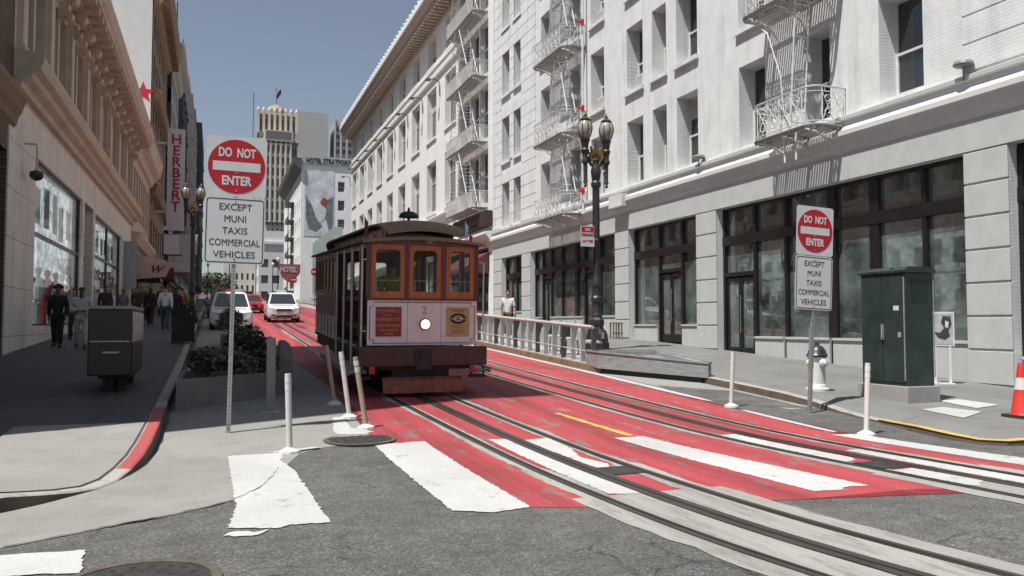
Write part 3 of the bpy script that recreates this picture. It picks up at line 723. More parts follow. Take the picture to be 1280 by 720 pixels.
shopfront(bays[2], [24.46, 26.0], [(24.46, 26.0)])
shopfront(bays[3], [30.9, 32.4, 33.3, 34.9, 36.2, 37.3], [(30.9, 32.4), (36.2, 37.3)], wide=(33.3,))
shopfront(bays[4], [41.0], [(41.0, 42.7)])
shopfront(bays[0], [10.7], [(9.8, 10.7)])
# small lamp fixture standing on the cornice
mb = MB(); mb.tube(F.p(12.6, 6.85, -.2), F.p(12.6, 7.18, -.2), .02); mb.lathe([(.02, 7.30), (.19, 7.26), (.21, 7.20), (.19, 7.17), (.05, 7.15)], (HX-.2, 12.6, 0), n=14); mb.build('cornice_floodlight', mat('grey_fixture', (.2, .2, .2), rough=.5), hotel)
mb = MB(); mb.tube(F.p(22.7, 6.85, -.2), F.p(22.7, 7.15, -.2), .02); mb.lathe([(.02, 7.27), (.19, 7.23), (.21, 7.17), (.19, 7.14), (.05, 7.12)], (HX-.2, 22.7, 0), n=14); mb.build('cornice_floodlight', MATS['grey_fixture'], hotel)

# ------------------------------------------------------------------ wrought-iron fire escapes
def scroll(c, r, a0, turns, F, w, n=22, sgn=1):
    """spiral in the plane of the railing: c=(u,v)"""
    return [F(c[0] + sgn*r*(1-.72*t/n)*cos(a0+turns*2*pi*t/n), c[1] + r*(1-.72*t/n)*sin(a0+turns*2*pi*t/n), w) for t in range(n+1)]
def balcony(root, FF, u0, u1, z, out, ornate=True, h=1.0, name='balcony', rnd_=.35):
    """railed landing on brackets"""
    P = lambda u, v, o: FF.p(u, v, -o)
    fl_ = MB(); rr = rnd_
    outl = [P(u0, z, 0), P(u0, z, out-rr)] + [P(u0+rr-rr*cos(t*pi/8), z, out-rr+rr*sin(t*pi/8)) for t in range(1, 5)] + [P(u1-rr+rr*sin(t*pi/8), z, out-rr+rr*cos(t*pi/8)) for t in range(0, 5)] + [P(u1, z, 0)]
    # slatted floor: rim + slats
    rim = outl; fl_.path([q for q in rim], .035, n=5); 
    a = u0+.05
    while a < u1-.05:
        d = rr - sqrt(max(0, rr*rr - (rr-min(a-u0, u1-a))**2)) if min(a-u0, u1-a) < rr else 0
        FF.box(fl_, a, a+.055, z-.05, z-.02, -(out-d-.02), -.01); a += .098
    FF.box(fl_, u0, u1, z-.09, z-.05, -.30, -.24); FF.box(fl_, u0+rr*.3, u1-rr*.3, z-.09, z-.05, -(out-.22), -(out-.28))
    fo = fl_.build('floor', mat('grey_grating', (.30, .30, .29), rough=.6, var=.2, scale=6), root)
    for u in (u0+.35, (u0+u1)/2, u1-.35):
        br = MB()
        br.path([P(u, z-.06, out-.05), P(u, z-.10, out*.6), P(u, z-.3, .25), P(u, z-.55, .02)], .03, n=5)
        br.path(scroll((0, 0), .12, 0, 1.4, lambda a, b, w: P(u, z-.2+b, .38+a), 0, n=14), .014, n=4)
        br.build('bracket', M_IRONW, root)
    ra = MB()
    top = [q + Vector((0, 0, h)) for q in outl]; mid = [q + Vector((0, 0, h-.13)) for q in outl]; low = [q + Vector((0, 0, .1)) for q in outl]
    ra.path(top, .024, n=5); ra.path(mid, .014, n=4); ra.path(low, .016, n=4)
    runs = [((u0, u1), lambda u, v, w: P(u, v, out), (u0+rr, u1-rr)), (None, lambda u, v, w: P(u0, v, u), (.05, out-rr)), (None, lambda u, v, w: P(u1, v, u), (.05, out-rr))]
    for _, fn, (a, b) in runs:
        L = b-a; k = max(1, round(L/.42))
        for i in range(k+1):
            u = a+L*i/k; ra.tube(fn(u, z, 0), fn(u, z+h, 0), .015, n=5)
        for i in range(k):
            c = a+L*(i+.5)/k; hw = L/k/2
            if ornate:
                ra.path(scroll((c, z+.34), hw*.85, pi/2, 1.5, fn, 0, n=16), .011, n=4); ra.path(scroll((c, z+.68), hw*.75, -pi/2, 1.5, fn, 0, n=16, sgn=-1), .011, n=4)
                ra.path([fn(c-hw, z+.1, 0), fn(c, z+.5, 0), fn(c+hw, z+.87, 0)], .010, n=4); ra.path([fn(c+hw, z+.1, 0), fn(c, z+.5, 0), fn(c-hw, z+.87, 0)], .010, n=4)
                ra.path([fn(c-hw*.5, z+h-.13, 0), fn(c-hw*.5, z+h, 0)], .009, n=4); ra.path([fn(c+hw*.5, z+h-.13, 0), fn(c+hw*.5, z+h, 0)], .009, n=4)
            else:
                for t in (-.5, 0, .5): ra.tube(fn(c+hw*t, z+.1, 0), fn(c+hw*t, z+h, 0), .010, n=4)
    ra.build('railing', M_IRONW, root)
def ladder(root, FF, u0, o0, z0, u1, o1, z1, width=.5, name='ladder', step=.28):
    """stringers parallel to the wall plane's outward axis spread along 'out' direction"""
    P = lambda u, v, o: FF.p(u, v, -o)
    mb = MB(); A = P(u0, z0, o0); B = P(u1, z1, o1); S = FF.N*width
    for s in (0, 1): mb.path([A+S*s, B+S*s], .026, n=5)
    d = B-A; n = int(d.length/step)
    for i in range(1, n): q = A+d*(i/n); mb.tube(q, q+S, .016, n=5)
    mb.build(name, M_IRONW, root)
fe = thing('fire_escape', (HX, 17.5, 6.7), 'white wrought iron fire escape with scrolled balconies on the hotel nearest the camera', 'fire escape', 'fire escapes on the white facades')
for i, z in enumerate((6.72, 10.42, 14.25, 18.1)):
    balcony(fe, F, 16.25, 18.75 if i == 0 else 19.2, z, 1.12)
for z in (6.72, 10.42, 14.25): ladder(fe, F, 17.35, .42, z+.02, 17.0, .42, z+4.3, width=.46)
ld = MB()
for u in (17.1, 17.55):
    ld.tube(F.p(u, 5.95, -.9), F.p(u, 6.7, -.9), .03)
ld.build('drop_ladder', M_IRONW, fe)
for z in (10.42, 14.25):   # gooseneck hand-rails of the stair opening
    mb = MB(); mb.path([F.p(18.9, z-.02, -1.0), F.p(18.2, z-.7, -.9), F.p(17.8, z-2.0, -.8), F.p(17.75, z-3.0, -.75)], .02); mb.build('handrail', M_IRONW, fe)
fe2 = thing('fire_escape', (HX, 33, 6.5), 'white wrought iron fire escape stacked behind the street lamp, with red valves beside its ladder', 'fire escape', 'fire escapes on the white facades')
for i, z in enumerate((6.45, 10.05, 13.9, 17.7, 21.5)):
    balcony(fe2, F, 31.75, 35.5, z, 1.1)
    if i < 4:
        ladder(fe2, F, 34.2, .4, z+.02, 33.1, .4, z+3.6, width=.5)
        mb = MB()
        for k in range(9):
            t = k/8; mb.tube(F.p(32.2+t*1.1, z+.1+t*3.5, -.35), F.p(32.2+t*1.1, z+.1+t*3.5, -.75), .02)
        mb.path([F.p(32.1, z+1.0, -.35), F.p(33.3, z+4.4, -.35)], .025); mb.path([F.p(32.1, z+1.0, -.75), F.p(33.3, z+4.4, -.75)], .025)
        mb.build('stair', M_IRONW, fe2)
# red standpipe with valves
sp_ = thing('standpipe', (HX-.25, 31.7, 6.9), 'white standpipe with red valves climbing beside the balconies behind the street lamp', 'pipe')
mb = MB(); mb.tube((HX-.25, 31.55, 6.4), (HX-.25, 31.55, 23), .055); mb.build('pipe', M_IRONW, sp_)
M_VALVE = mat('red_valve_paint', (.5, .02, .03), rough=.4)
for z in (7.3, 10.95, 14.8, 18.6):
    mb = MB(); mb.tube((HX-.25, 31.55, z-.02), (HX-.25, 31.55, z+.26), .075); mb.tube((HX-.25, 31.55, z+.12), (HX-.48, 31.5, z+.12), .05); mb.lathe([(.02, 0), (.09, .0), (.09, .04), (.02, .04)], (HX-.48, 31.5, z+.12), n=10, axis='x'); mb.build('valve', M_VALVE, sp_)

# ------------------------------------------------------------------ the second white building up the hill
M_B2 = mat('cream_white_masonry', (.72, .73, .71), rough=.8, var=.06, scale=1.2, dirt=.2, dirtcol=(.5, .48, .45), bump=.12, bscale=30)
M_B2C = mat('cornice_terracotta', (.42, .36, .31), rough=.8, var=.12, scale=2)
b2 = thing('commercial_building', (HX, 44.4, 0), 'white commercial building with tall window bays, brown eaves and crested cornice beyond the hotel', 'building')
wb = MB(); hl = []
bcols = [52.25 + 5.16*k for k in range(9)]
for k, c in enumerate(bcols):
    a, b = c, c+2.75
    hl += [(a, b, 10.0, 13.85), (a, b, 15.6, 19.45), (a+.15, b-.15, 21.2, 23.5)]
hl += [(45.3, 51.2, 8.9, 12.2), (45.3, 51.2, 12.9, 16.2), (45.3, 51.2, 16.9, 20.2), (45.3, 51.2, 20.9, 24.2)]
ghl = [(45.2, 50.8, -.5, 6.2)] + [(c-.9, c+3.6, -.5, 6.4) for c in bcols]
F.wall(wb, 44.3, 97.0, -.5, 25.2, hl+ghl, .5)
shell(wb, HX+.51, HX+16, 44.3, 97.0, -.5, 25.3)
wb.build('wall', M_B2, b2)
mb = MB()
F.prof(mb, 44.3, 97.1, [(23.75, 0), (23.85, .12), (24.2, .2), (24.3, .9), (24.45, 1.25), (24.9, 1.32), (25.3, 1.42), (25.3, 0)])
k = 44.6
while k < 97: F.box(mb, k, k+.28, 23.95, 24.26, -1.1, -.2); k += .62
co2 = mb.build('cornice', M_B2C, b2)
mb = MB(); k = 44.5
F.box(mb, 44.3, 97.1, 25.0, 25.34, -1.50, -1.0)
while k < 97:
    x = .0; P = [F.p(k+a, 25.34+b, -1.38) for a, b in ((-.2, 0), (.2, 0), (.2, .16), (.08, .22), (.1, .4), (0, .5), (-.1, .4), (-.08, .22), (-.2, .16))]
    mb.prism(P, Vector((0, 0, 0)), Vector((.16, 0, 0))); k += .95
mb.build('cresting', M_B2, co2)
mb = MB()
F.prof(mb, 51.4, 97.05, [(19.9, 0), (19.9, .1), (20.0, .16), (20.5, .16), (20.6, .26), (20.72, .26), (20.75, 0)])
k = 51.6
while k < 97: F.box(mb, k, k+.2, 20.08, 20.42, -.2, -.1); k += .42
F.prof(mb, 51.4, 97.05, [(9.0, 0), (9.0, .1), (9.25, .18), (9.4, .32), (9.5, .32), (9.52, 0)])
F.prof(mb, 44.3, 97.05, [(6.6, 0), (6.6, .25), (6.9, .5), (7.05, .5), (7.1, 0)])
mb.build('belt_course', M_B2, b2)
M_W2G = glass_mat('pale_window_glass', (.05, .06, .058), var=.7)
for c in bcols:
    for v0, v1, q in ((10.0, 13.85, .62), (15.6, 19.45, .62), (21.2, 23.5, .5)):
        o = .15 if v0 > 21 else 0
        make_window(b2, F, c+o, c+2.75-o, v0, v1, .47, meeting=q, mull=(.33, .67) if v0 < 21 else (.5,), gm=M_W2G, blind=rnd.choice([0, 0, .35, .5]), sill=M_B2)
for v in (8.9, 12.9, 16.9, 20.9):
    for u in (45.3, 47.27, 49.24): make_window(b2, F, u+.1, u+1.86, v, v+3.3, .47, meeting=.55, mull=(.5,), gm=M_WGLASS)
for v in (8.9, 12.9, 16.9, 20.9):
    for u in (47.27, 49.24): mb = MB(); F.box(mb, u-.09, u+.11, v, v+3.3, .1, .49); mb.build('pier', M_B2, b2)
for c0, c1 in [(45.2, 50.8)] + [(c-.9, c+3.6) for c in bcols]: make_window(b2, F, c0, c1, .2, 6.3, .42, meeting=.7, mull=(.33, .66), fm=M_DARKF, gm=M_SGLASS, name='shop_window')
aw = MB(); aw.prism([F.p(0, 5.9, -.06), F.p(0, 4.9, -1.6), F.p(0, 4.65, -1.6), F.p(0, 4.65, -.06)], Vector((0, 45.0, 0)), Vector((0, 51, 0)))
aw.build('awning', mat('dark_red_awning', (.10, .03, .03), rough=.8), b2)
aw = MB(); F.box(aw, 44.4, 51.2, 7.4, 8.3, -.5, -.02); aw.build('sign_band', mat('brown_sign_band', (.05, .03, .025), rough=.6), b2)
for c in bcols:
    lampb = MB(); lampb.path([F.p(c+4.0, 18.3, -.05), F.p(c+4.0, 19.4, -.12), F.p(c+4.0, 19.55, -.5), F.p(c+4.0, 19.5, -.9)], .04, n=5); lampb.lathe([(.05, 19.55), (.2, 19.5), (.22, 19.38), (.05, 19.36)], (HX-.95, c+4.0, 0), n=8); lampb.build('hooded_lamp', mat('dark_fixture', (.05, .05, .05), rough=.5), b2)
fe3 = thing('fire_escape', (HX, 48, 8.5), 'slender white fire escape with plain railings climbing the bay beside the brown eaved building front', 'fire escape', 'fire escapes on the white facades')
for i, z in enumerate((8.6, 12.6, 16.6, 20.6, 24.0)):
    balcony(fe3, F, 45.4, 51.3, z, .95, ornate=False, rnd_=.1)
    if i < 4: ladder(fe3, F, 50.8, .4, z+.02, 49.4, .4, z+4.0, width=.5); ladder(fe3, F, 46.2, .3, z+.02, 48.6, .3, z+4.0, width=.6)
# ------------------------------------------------------------------ left side of the street
LX = -5.0
FL = Face((LX, 0, 0), (0, 1, 0), (1, 0, 0))
M_CREAM = joint_mat('cream_stone', (.80, .74, .66), (1, 2), 2.6, 1.28, joint=.010, jcol=(.28, .25, .22), var=.03, bump=.2, offset=.35, rough=.7)
M_CREAMT = mat('cream_terracotta', (.60, .49, .38), rough=.75, var=.14, scale=1.6, dirt=.5, dirtcol=(.26, .20, .15), bump=.15, bscale=25)
M_BROWN = joint_mat('brown_brick', (.16, .095, .058), (1, 2), .6, .12, joint=.02, jcol=(.07, .045, .03), var=.18, bump=.5)
M_BROWNT = mat('brown_terracotta', (.24, .155, .085), rough=.7, var=.2, scale=4, dirt=.4, dirtcol=(.1, .06, .04))
M_MULL = mat('grey_mullion', (.10, .10, .095), rough=.5, var=.15)

# tall brown corner block, seen only at the edge of the frame but shading the street
bb = thing('brick_building', (LX, 10.2, 0), 'tall brown brick block with a terracotta cornice at the left edge of the photo', 'building')
mb = MB(); bh = []
for k in range(4):
    for f in range(4): bh.append((11.4+k*3.1, 13.2+k*3.1, 9.6+f*3.9, 12.2+f*3.9))
gh = [(10.9, 13.6, -.5, 4.6), (14.4, 17.0, -.5, 4.6), (17.8, 20.4, -.5, 4.6), (21.2, 23.3, .8, 6.0)]
FL.wall(mb, 10.0, 23.75, -.5, 25.2, bh+gh, .4); shell(mb, LX-18, LX-.41, 10.0, 23.75, -.5, 25.2)
mb.build('wall', M_BROWN, bb)
for h in bh: make_window(bb, FL, *h, .38)
for h in gh: make_window(bb, FL, h[0], h[1], max(.4, h[2]), h[3], .36, meeting=.72, fm=M_MULL, gm=M_SGLASS, name='shop_window')
mb = MB(); FL.prof(mb, 10.1, 23.9, [(6.7, 0), (6.8, .08), (7.0, .12), (7.15, .2), (7.35, .26), (7.45, .3), (7.6, .3), (7.6, 0)]); mb.build('cornice', M_BROWNT, bb)
mb = MB(); FL.prof(mb, 9.9, 23.95, [(24.0, 0), (24.1, .3), (24.6, .8), (24.9, 1.0), (25.2, 1.0), (25.3, 0)]); mb.build('roof_cornice', M_BROWNT, bb)
mb = MB(); FL.box(mb, 23.32, 23.74, -.4, 6.68, -.04, .1); mb.build('corner_pier', M_CREAM, bb)

# cream two-storey shop building with the great bracketed cornice
cb = thing('shop_building', (LX, 23.8, 0), 'cream stone shop building with huge display windows below a colonnade and bracketed cornice', 'building')
mb = MB()
W = [(26.85, 35.85), (36.3, 38.75), (39.4, 50.2), (51.2, 54.9)]
upw = []
p0 = 24.25
for k in range(8):
    y = p0 + 3.75*k; upw += [(y+.35, y+1.75, 9.15, 12.0), (y+2.0, y+3.4, 9.15, 12.0)]
hs = [(26.85, 35.85, 1.55, 6.55), (36.3, 38.75, -.5, 6.55), (39.4, 50.2, 2.35, 6.5), (51.2, 54.9, -.5, 6.4)]
FL.wall(mb, 23.76, 55.2, -.5, 8.25, hs, .5)
mb.build('wall', M_CREAM, cb)
mb = MB()
FL.wall(mb, 23.76, 55.2, 8.25, 13.2, upw, .55); shell(mb, LX-16, LX-.56, 23.76, 55.2, -.5, 13.3)
mb.build('upper_wall', M_CREAMT, cb)
M_WL = glass_mat('upper_glass_left', (.06, .065, .065), var=.6)
for h in upw: make_window(cb, FL, *h, .5, meeting=.58, mull=(.5,), fm=M_MULL, gm=M_WL, bar=.07)
for k in range(9):   # pilasters between the window bays, each with a base, shaft and scrolled console
    y = p0 + 3.75*k
    mb = MB(); FL.box(mb, y-.26, y+.26, 8.95, 12.15, -.16, .1); FL.box(mb, y-.32, y+.32, 8.7, 8.98, -.22, .1); FL.box(mb, y-.32, y+.32, 12.1, 12.3, -.24, .1)
    mb.build('pilaster', M_CREAMT, cb, bevel=.02)
for k in range(17):
    y = p0 + 1.875*k
    mb = MB(); FL.box(mb, y-.17, y+.17, 11.75, 12.72, -.30, .05)
    mb.lathe([(.01, -.22), (.2, -.22), (.2, .22), (.01, .22)], (LX+.38, y, 12.5), n=10, axis='y'); mb.lathe([(.01, -.2), (.13, -.2), (.13, .2), (.01, .2)], (LX+.30, y, 11.9), n=10, axis='y')
    mb.build('console', M_CREAMT, cb)
mb = MB()
FL.prof(mb, 23.76, 55.3, [(7.75, 0), (7.8, .16), (7.95, .22), (8.08, .40), (8.2, .46), (8.3, .62), (8.55, .70), (8.62, .7), (8.75, .45), (8.8, 0)])
mb.build('ledge', M_CREAMT, cb)
mb = MB()
FL.prof(mb, 23.76, 55.6, [(12.6, 0), (12.65, .30), (12.8, .42), (12.9, .46), (12.92, 1.02), (13.02, 1.06), (13.10, 1.14), (13.42, 1.24), (13.55, 1.24), (13.6, 0)])
y = 23.9
while y < 55.2: FL.box(mb, y, y+.42, 12.70, 12.93, -.98, -.3); y += .94
y = 23.8
while y < 55.4: FL.box(mb, y, y+.16, 12.66, 12.80, -.50, -.3); y += .31
mb.build('cornice', M_CREAMT, cb)
# display windows: frames, panes, and what stands inside them
M_DISP = clear_glass('display_glass', amount=.95, ior=1.4)
M_SHELF = mat('display_white', (.65, .65, .66), rough=.5, var=.2, scale=1.5)
M_SHOPGLOW = mat('display_back_glow', (.55, .56, .60), rough=.7, var=.8, scale=3.2, dirt=.95, dirtcol=(.03, .035, .05), emit=(.8, .86, 1), estr=.0)
_n = M_SHOPGLOW.node_tree; _b = _n.nodes['Principled BSDF']; _n.links.new(_b.inputs['Base Color'].links[0].from_socket, _b.inputs['Emission Color']); _b.inputs['Emission Strength'].default_value = .85  # emission added: backdrop glow stands in for the sunlit facade mirrored in the panes
M_MG_L = mat('display_grey', (.12, .13, .15), rough=.6, var=.6, scale=4); M_ROSE_L = mat('display_rose', (.35, .10, .10), rough=.7, var=.3, scale=4)
def display(a, b, z0, z1, split, mulls):
    f = MB()
    for q in ((a, a+.05, z0, z1), (b-.05, b, z0, z1), (a+.05, b-.05, z1-.06, z1), (a+.05, b-.05, z0, z0+.06), (a+.05, b-.05, split-.05, split+.05)): FL.box(f, *q, .12, .24)
    for m in mulls: FL.box(f, m-.035, m+.035, z0+.09, z1-.1, .13, .23)
    o = f.build('shop_window', M_DARKF, cb)
    g = MB(); FL.box(g, a+.05, b-.05, z0+.05, z1-.05, .19, .2); g.build('pane', M_DISP, o)
    g = MB(); FL.box(g, a-.2, b+.2, z0-.2, z1+.2, .50, .55); g.build('glow_backdrop', M_SHOPGLOW, o)
    r_ = random.Random(int(a*10))
    for k in range(int((b-a)/1.5)):     # tall photographs hung in the window
        y = a+.5+k*1.5+r_.random()*.4; g = MB(); FL.box(g, y, y+.75, split+.25+r_.random()*.3, z1-.25-r_.random()*.4, .42, .45); g.build('display_panel', M_SHELF if k % 2 else M_MG_L, o)
        g = MB(); yy = y+.3; FL.box(g, yy, yy+.10, z0+.05, z0+.8, .40, .46); g.lathe([(.02, z0+.75), (.16, z0+.85), (.14, z0+1.15), (.21, z0+1.45), (.06, z0+1.58), (.055, z0+1.64), (.10, z0+1.72), (.09, z0+1.86), (.01, z0+1.9)], (LX-.36, yy+.05, 0), n=10); g.build('mannequin', (M_MG_L, M_SHELF, M_ROSE_L)[k % 3], o)
    for k in range(int((b-a)/1.0)):
        y = a+.4+k*1.0+r_.random()*.3; g = MB(); w_ = .25+.3*r_.random(); t = z0+.5+r_.random()*(split-z0-.8)
        FL.box(g, y, y+w_, z0+.02, t, .34, .48); FL.box(g, y-.04, y+w_+.04, t, t+.05, .30, .49); g.build('display_stand', M_SHELF if r_.random() < .7 else MATS['red_valve_paint'], o)
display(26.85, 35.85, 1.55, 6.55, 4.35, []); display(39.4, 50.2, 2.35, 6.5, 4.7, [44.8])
mb = MB(); FL.box(mb, 36.3, 38.75, .5, 6.55, .42, .5); FL.box(mb, 36.3, 38.75, 4.3, 4.5, .3, .45); mb.build('entrance_panel', mat('brown_panel', (.10, .06, .04), rough=.35, var=.2), cb)
mb = MB(); FL.box(mb, 51.2, 54.9, .5, 6.4, .42, .5); 
for y in (51.3, 52.4, 53.6, 54.7): FL.box(mb, y-.05, y+.05, .5, 6.4, .3, .45)
FL.box(mb, 51.2, 54.9, 4.4, 4.6, .3, .45); mb.build('entrance', M_DARKF, cb)
mb = MB(); mb.box(LX+.05, LX+.75, 50.6, 50.66, 3.6, 6.3); mb.tube((LX, 50.63, 6.32), (LX+.8, 50.63, 6.32), .03); o = mb.build('banner', mat('grey_banner', (.30, .31, .32), rough=.8), cb)
# camera lamp on a bent arm on the cream wall
cl = thing('security_camera', (LX, 25.3, 5.7), 'small dark dome camera hung from a bent arm on the cream wall', 'camera')
mb = MB(); mb.path([(LX, 25.3, 6.6), (LX+.28, 25.3, 6.6), (LX+.30, 25.3, 6.5), (LX+.30, 25.3, 5.85)], .03); mb.build('arm', M_CREAMT, cl)
mb = MB(); mb.lathe([(.04, 5.88), (.17, 5.82), (.18, 5.70), (.13, 5.62), (.02, 5.57)], (LX+.3, 25.3, 0), n=14); mb.build('dome', mat('dark_dome', (.03, .03, .03), rough=.25), cl, smooth=True)

# lower ornate neighbour
nb_ = thing('shop_building', (LX, 55.5, 0), 'lower tan shop building with slim upper piers beyond the cream colonnade', 'building')
mb = MB(); hh = [(56.2+k*1.85, 57.45+k*1.85, 8.6, 11.8) for k in range(7)]; g2 = [(56.0, 59.8, -.5, 5.6), (60.4, 64.2, -.5, 5.6), (64.8, 68.6, -.5, 5.6)]
FL.wall(mb, 55.3, 69.2, -.5, 14.2, hh+g2, .4); shell(mb, LX-14, LX-.42, 55.3, 69.2, -.5, 14.2); mb.build('wall', M_CREAMT, nb_)
for h in hh: make_window(nb_, FL, *h, .38, fm=M_MULL)
for h in g2: make_window(nb_, FL, h[0], h[1], .8, h[3], .36, meeting=.7, fm=M_DARKF, gm=M_SGLASS, name='shop_window')
mb = MB(); FL.prof(mb, 55.65, 69.4, [(12.4, 0), (12.5, .2), (12.9, .35), (13.2, .75), (13.6, .85), (14.2, .95), (14.25, 0)]); FL.prof(mb, 55.65, 69.3, [(6.6, 0), (6.7, .3), (7.2, .55), (7.4, .55), (7.5, 0)]); mb.build('cornice', M_CREAMT, nb_)

# tall block whose white side wall carries the painted advertisement with the red star
st = thing('office_building', (LX, 69.5, 0), 'tall narrow block whose white painted side wall carries a red star', 'building')
mb = MB(); FT = Face((LX, 0, 0), (0, 1, 0), (1, 0, 0)); hh = [(71+k*3.1, 72.5+k*3.1, 8+f*3.4, 10.2+f*3.4) for k in range(5) for f in range(7)]
FT.wall(mb, 69.45, 87.5, -.5, 34, hh, .4); shell(mb, LX-20, LX-.42, 69.5, 87.5, -.5, 34); mb.build('wall', M_BROWNT, st)
for h in hh: make_window(st, FT, *h, .38)
mb = MB(); mb.box(LX-20, LX-.05, 69.30, 69.48, 13, 40); sw = mb.build('painted_wall', mat('white_painted_wall', (.62, .64, .65), rough=.8, var=.05, scale=1, bump=.2, bscale=8), st)
mb = MB(); P = []
for k in range(10):
    r = .88 if k % 2 == 0 else .36; a = pi/2 + k*pi/5; P.append((LX-.62+r*cos(a), 69.29, 20.05+r*sin(a)))
mb.prism(P, Vector((0, 0, 0)), Vector((0, -.012, 0))); mb.build('red_star', mat('star_red', (.50, .02, .04), rough=.7), sw)
mb = MB(); mb.text('gs.', .9, (LX-4.1, 69.29, 28.6), (1, 0, 0), (0, 0, 1), depth=.01); mb.build('lettering', mat('wall_letter_grey', (.10, .10, .11), rough=.8), sw)
mb = MB(); mb.poly([(LX-.06, 69.285, 33.9), (LX-1.9, 69.285, 33.9), (LX-1.3, 69.285, 32.0), (LX-.7, 69.285, 30.0), (LX-.06, 69.285, 27.5)]); mb.build('painted_swash', mat('swash_green', (.36, .45, .43), rough=.8), sw)
mb = MB(); FT.prof(mb, 69.5, 88.3, [(27.0, 0), (27.2, .3), (27.6, .6), (28.3, 1.2), (28.9, 1.35), (29.3, 1.4), (29.3, 0)])
y = 69.8
while y < 88: FT.box(mb, y, y+.35, 27.5, 28.2, -1.15, -.3); y += .9
FT.prof(mb, 69.6, 88, [(19.6, 0), (19.8, .5), (20.2, .7), (20.5, .7), (20.6, 0)]); FT.prof(mb, 69.6, 88, [(12.0, 0), (12.2, .4), (12.8, .6), (12.9, 0)]); mb.build('cornice', M_BROWNT, st)

# farther blocks on the left, one after another
def block(name, label, y0, y1, top, m, x=LX, floors=6, colw=3.0, z0=8.0, fh=3.6, bayw=0.0, mt=None, corn=.7, depth=14, setz=None):
    t = thing(name, (x, y0, 0), label, 'building')
    Fb = Face((x, 0, 0), (0, 1, 0), (1, 0, 0) if x < 5 else (-1, 0, 0)); sg = -1 if x < 5 else 1
    mb = MB(); hh = []
    n = int((y1-y0-.8)/colw)
    for f in range(floors):
        for k in range(n):
            a = y0+.7+k*colw; hh.append((a, a+colw*.52, z0+f*fh, z0+f*fh+2.1))
    Fb.wall(mb, y0, y1, -.5, top, hh, .4)
    if sg < 0: shell(mb, x-depth, x-.42, y0+.02, y1, -.5, top)
    else: shell(mb, x+.42, x+depth, y0+.02, y1, -.5, top)
    mb.build('wall', m, t)
    for h in hh: make_window(t, Fb, *h, .36, fm=M_MULL)
    mb = MB(); Fb.prof(mb, y0-.02, y1+.1, [(top-1.6, 0), (top-1.4, corn*.3), (top-.8, corn*.5), (top-.5, corn), (top, corn*1.1), (top+.05, 0)]); Fb.prof(mb, y0-.02, y1, [(6.2, 0), (6.3, .3), (6.8, .5), (6.9, 0)]); mb.build('cornice', mt or m, t)
    k = 0; a = y0+.4
    while a < y1-2.6:
        make_window(t, Fb, a, a+2.4, gz(a)+.3, 6.0, -.02, meeting=.7, fm=M_DARKF, gm=M_SGLASS, name='shop_window'); a += 3.2
    if bayw:
        a = y0+1.6
        while a < y1-3:
            mb = MB(); mb.prism([Fb.p(a, 0, 0), Fb.p(a+.6, 0, -bayw), Fb.p(a+2.2, 0, -bayw), Fb.p(a+2.8, 0, 0)], Vector((0, 0, 9)), Vector((0, 0, top-2.2)))
            for f in range(floors): mb.prism([Fb.p(a-.1, 0, 0), Fb.p(a+.5, 0, -bayw-.15), Fb.p(a+2.3, 0, -bayw-.15), Fb.p(a+2.9, 0, 0)], Vector((0, 0, 9+f*fh)), Vector((0, 0, 9.35+f*fh)))
            mb.build('bay_window', mt or m, t); a += 4.6
    return t
M_PALE = mat('pale_masonry', (.40, .36, .32), rough=.8, var=.12, scale=1.2, dirt=.3, dirtcol=(.25, .21, .18))
M_ROSE = mat('rose_brick', (.28, .16, .12), rough=.8, var=.15, scale=2)
M_GREEN = mat('dark_green_metal', (.03, .04, .038), rough=.6, var=.2)
M_GREYB = mat('grey_masonry', (.42, .42, .41), rough=.8, var=.1, scale=1)
block('hotel_building', 'pale stone hotel carrying the tall vertical red letter sign', 88.0, 104, 30.5, M_PALE, floors=6, corn=1.1, x=-4.5)
block('apartment_building', 'rose brick block with dark bay windows far up the left pavement', 106, 128, 33, M_ROSE, floors=7, bayw=.9, mt=M_GREEN)
block('office_building', 'pale tower with stepped bays far up the left side of the street', 132, 168, 40, M_PALE, floors=8, bayw=1.3)
block('apartment_building', 'dark green fronted tower closing the left side of the far street', 172, 205, 45, M_GREYB, floors=9, bayw=2.0, mt=M_GREEN)
# two masts on a roof
ms = thing('radio_mast', (-5.6, 110, 33), 'pair of thin dark radio masts rising from a left rooftop', 'mast')
mb = MB(); mb.tube((-5.2, 112, 33), (-5.2, 112, 43.8), .07); mb.build('mast', M_DARKF, ms); mb = MB(); mb.tube((-4.5, 114, 33), (-4.5, 114, 39.6), .06); mb.build('mast', M_DARKF, ms)
mb = MB(); mb.box(-5.9, -4.2, 111.4, 114.6, 33.0, 33.25); mb.build('base', M_DARKF, ms)

# --- signs over the left pavement
M_SIGNW = mat('sign_white', (.60, .60, .61), rough=.5, var=.06)
M_LRED = mat('letter_red', (.34, .02, .035), rough=.5)
M_BLACK = mat('sign_black', (.015, .015, .015), rough=.5)
hs_ = thing('blade_sign', (-4.0, 75, 9), 'tall white vertical blade sign with red letters reading HERBERT', 'sign')
mb = MB(); mb.box(-4.05, -2.65, 74.9, 75.3, 10.0, 18.6); mb.box(-4.3, -2.6, 74.85, 75.35, 9.7, 10.0); mb.box(-5.0, -4.05, 75.05, 75.15, 17.2, 17.4); mb.box(-5.0, -4.05, 75.05, 75.15, 11.2, 11.4); hb = mb.build('panel', M_SIGNW, hs_)
for i, ch in enumerate('HERBERT'):
    mb = MB(); mb.text(ch, 1.22, (-3.33, 74.89, 17.25-i*.98), (1, 0, 0), (0, 0, 1), depth=.03, bold=.025); mb.build('lettering', M_LRED, hb)
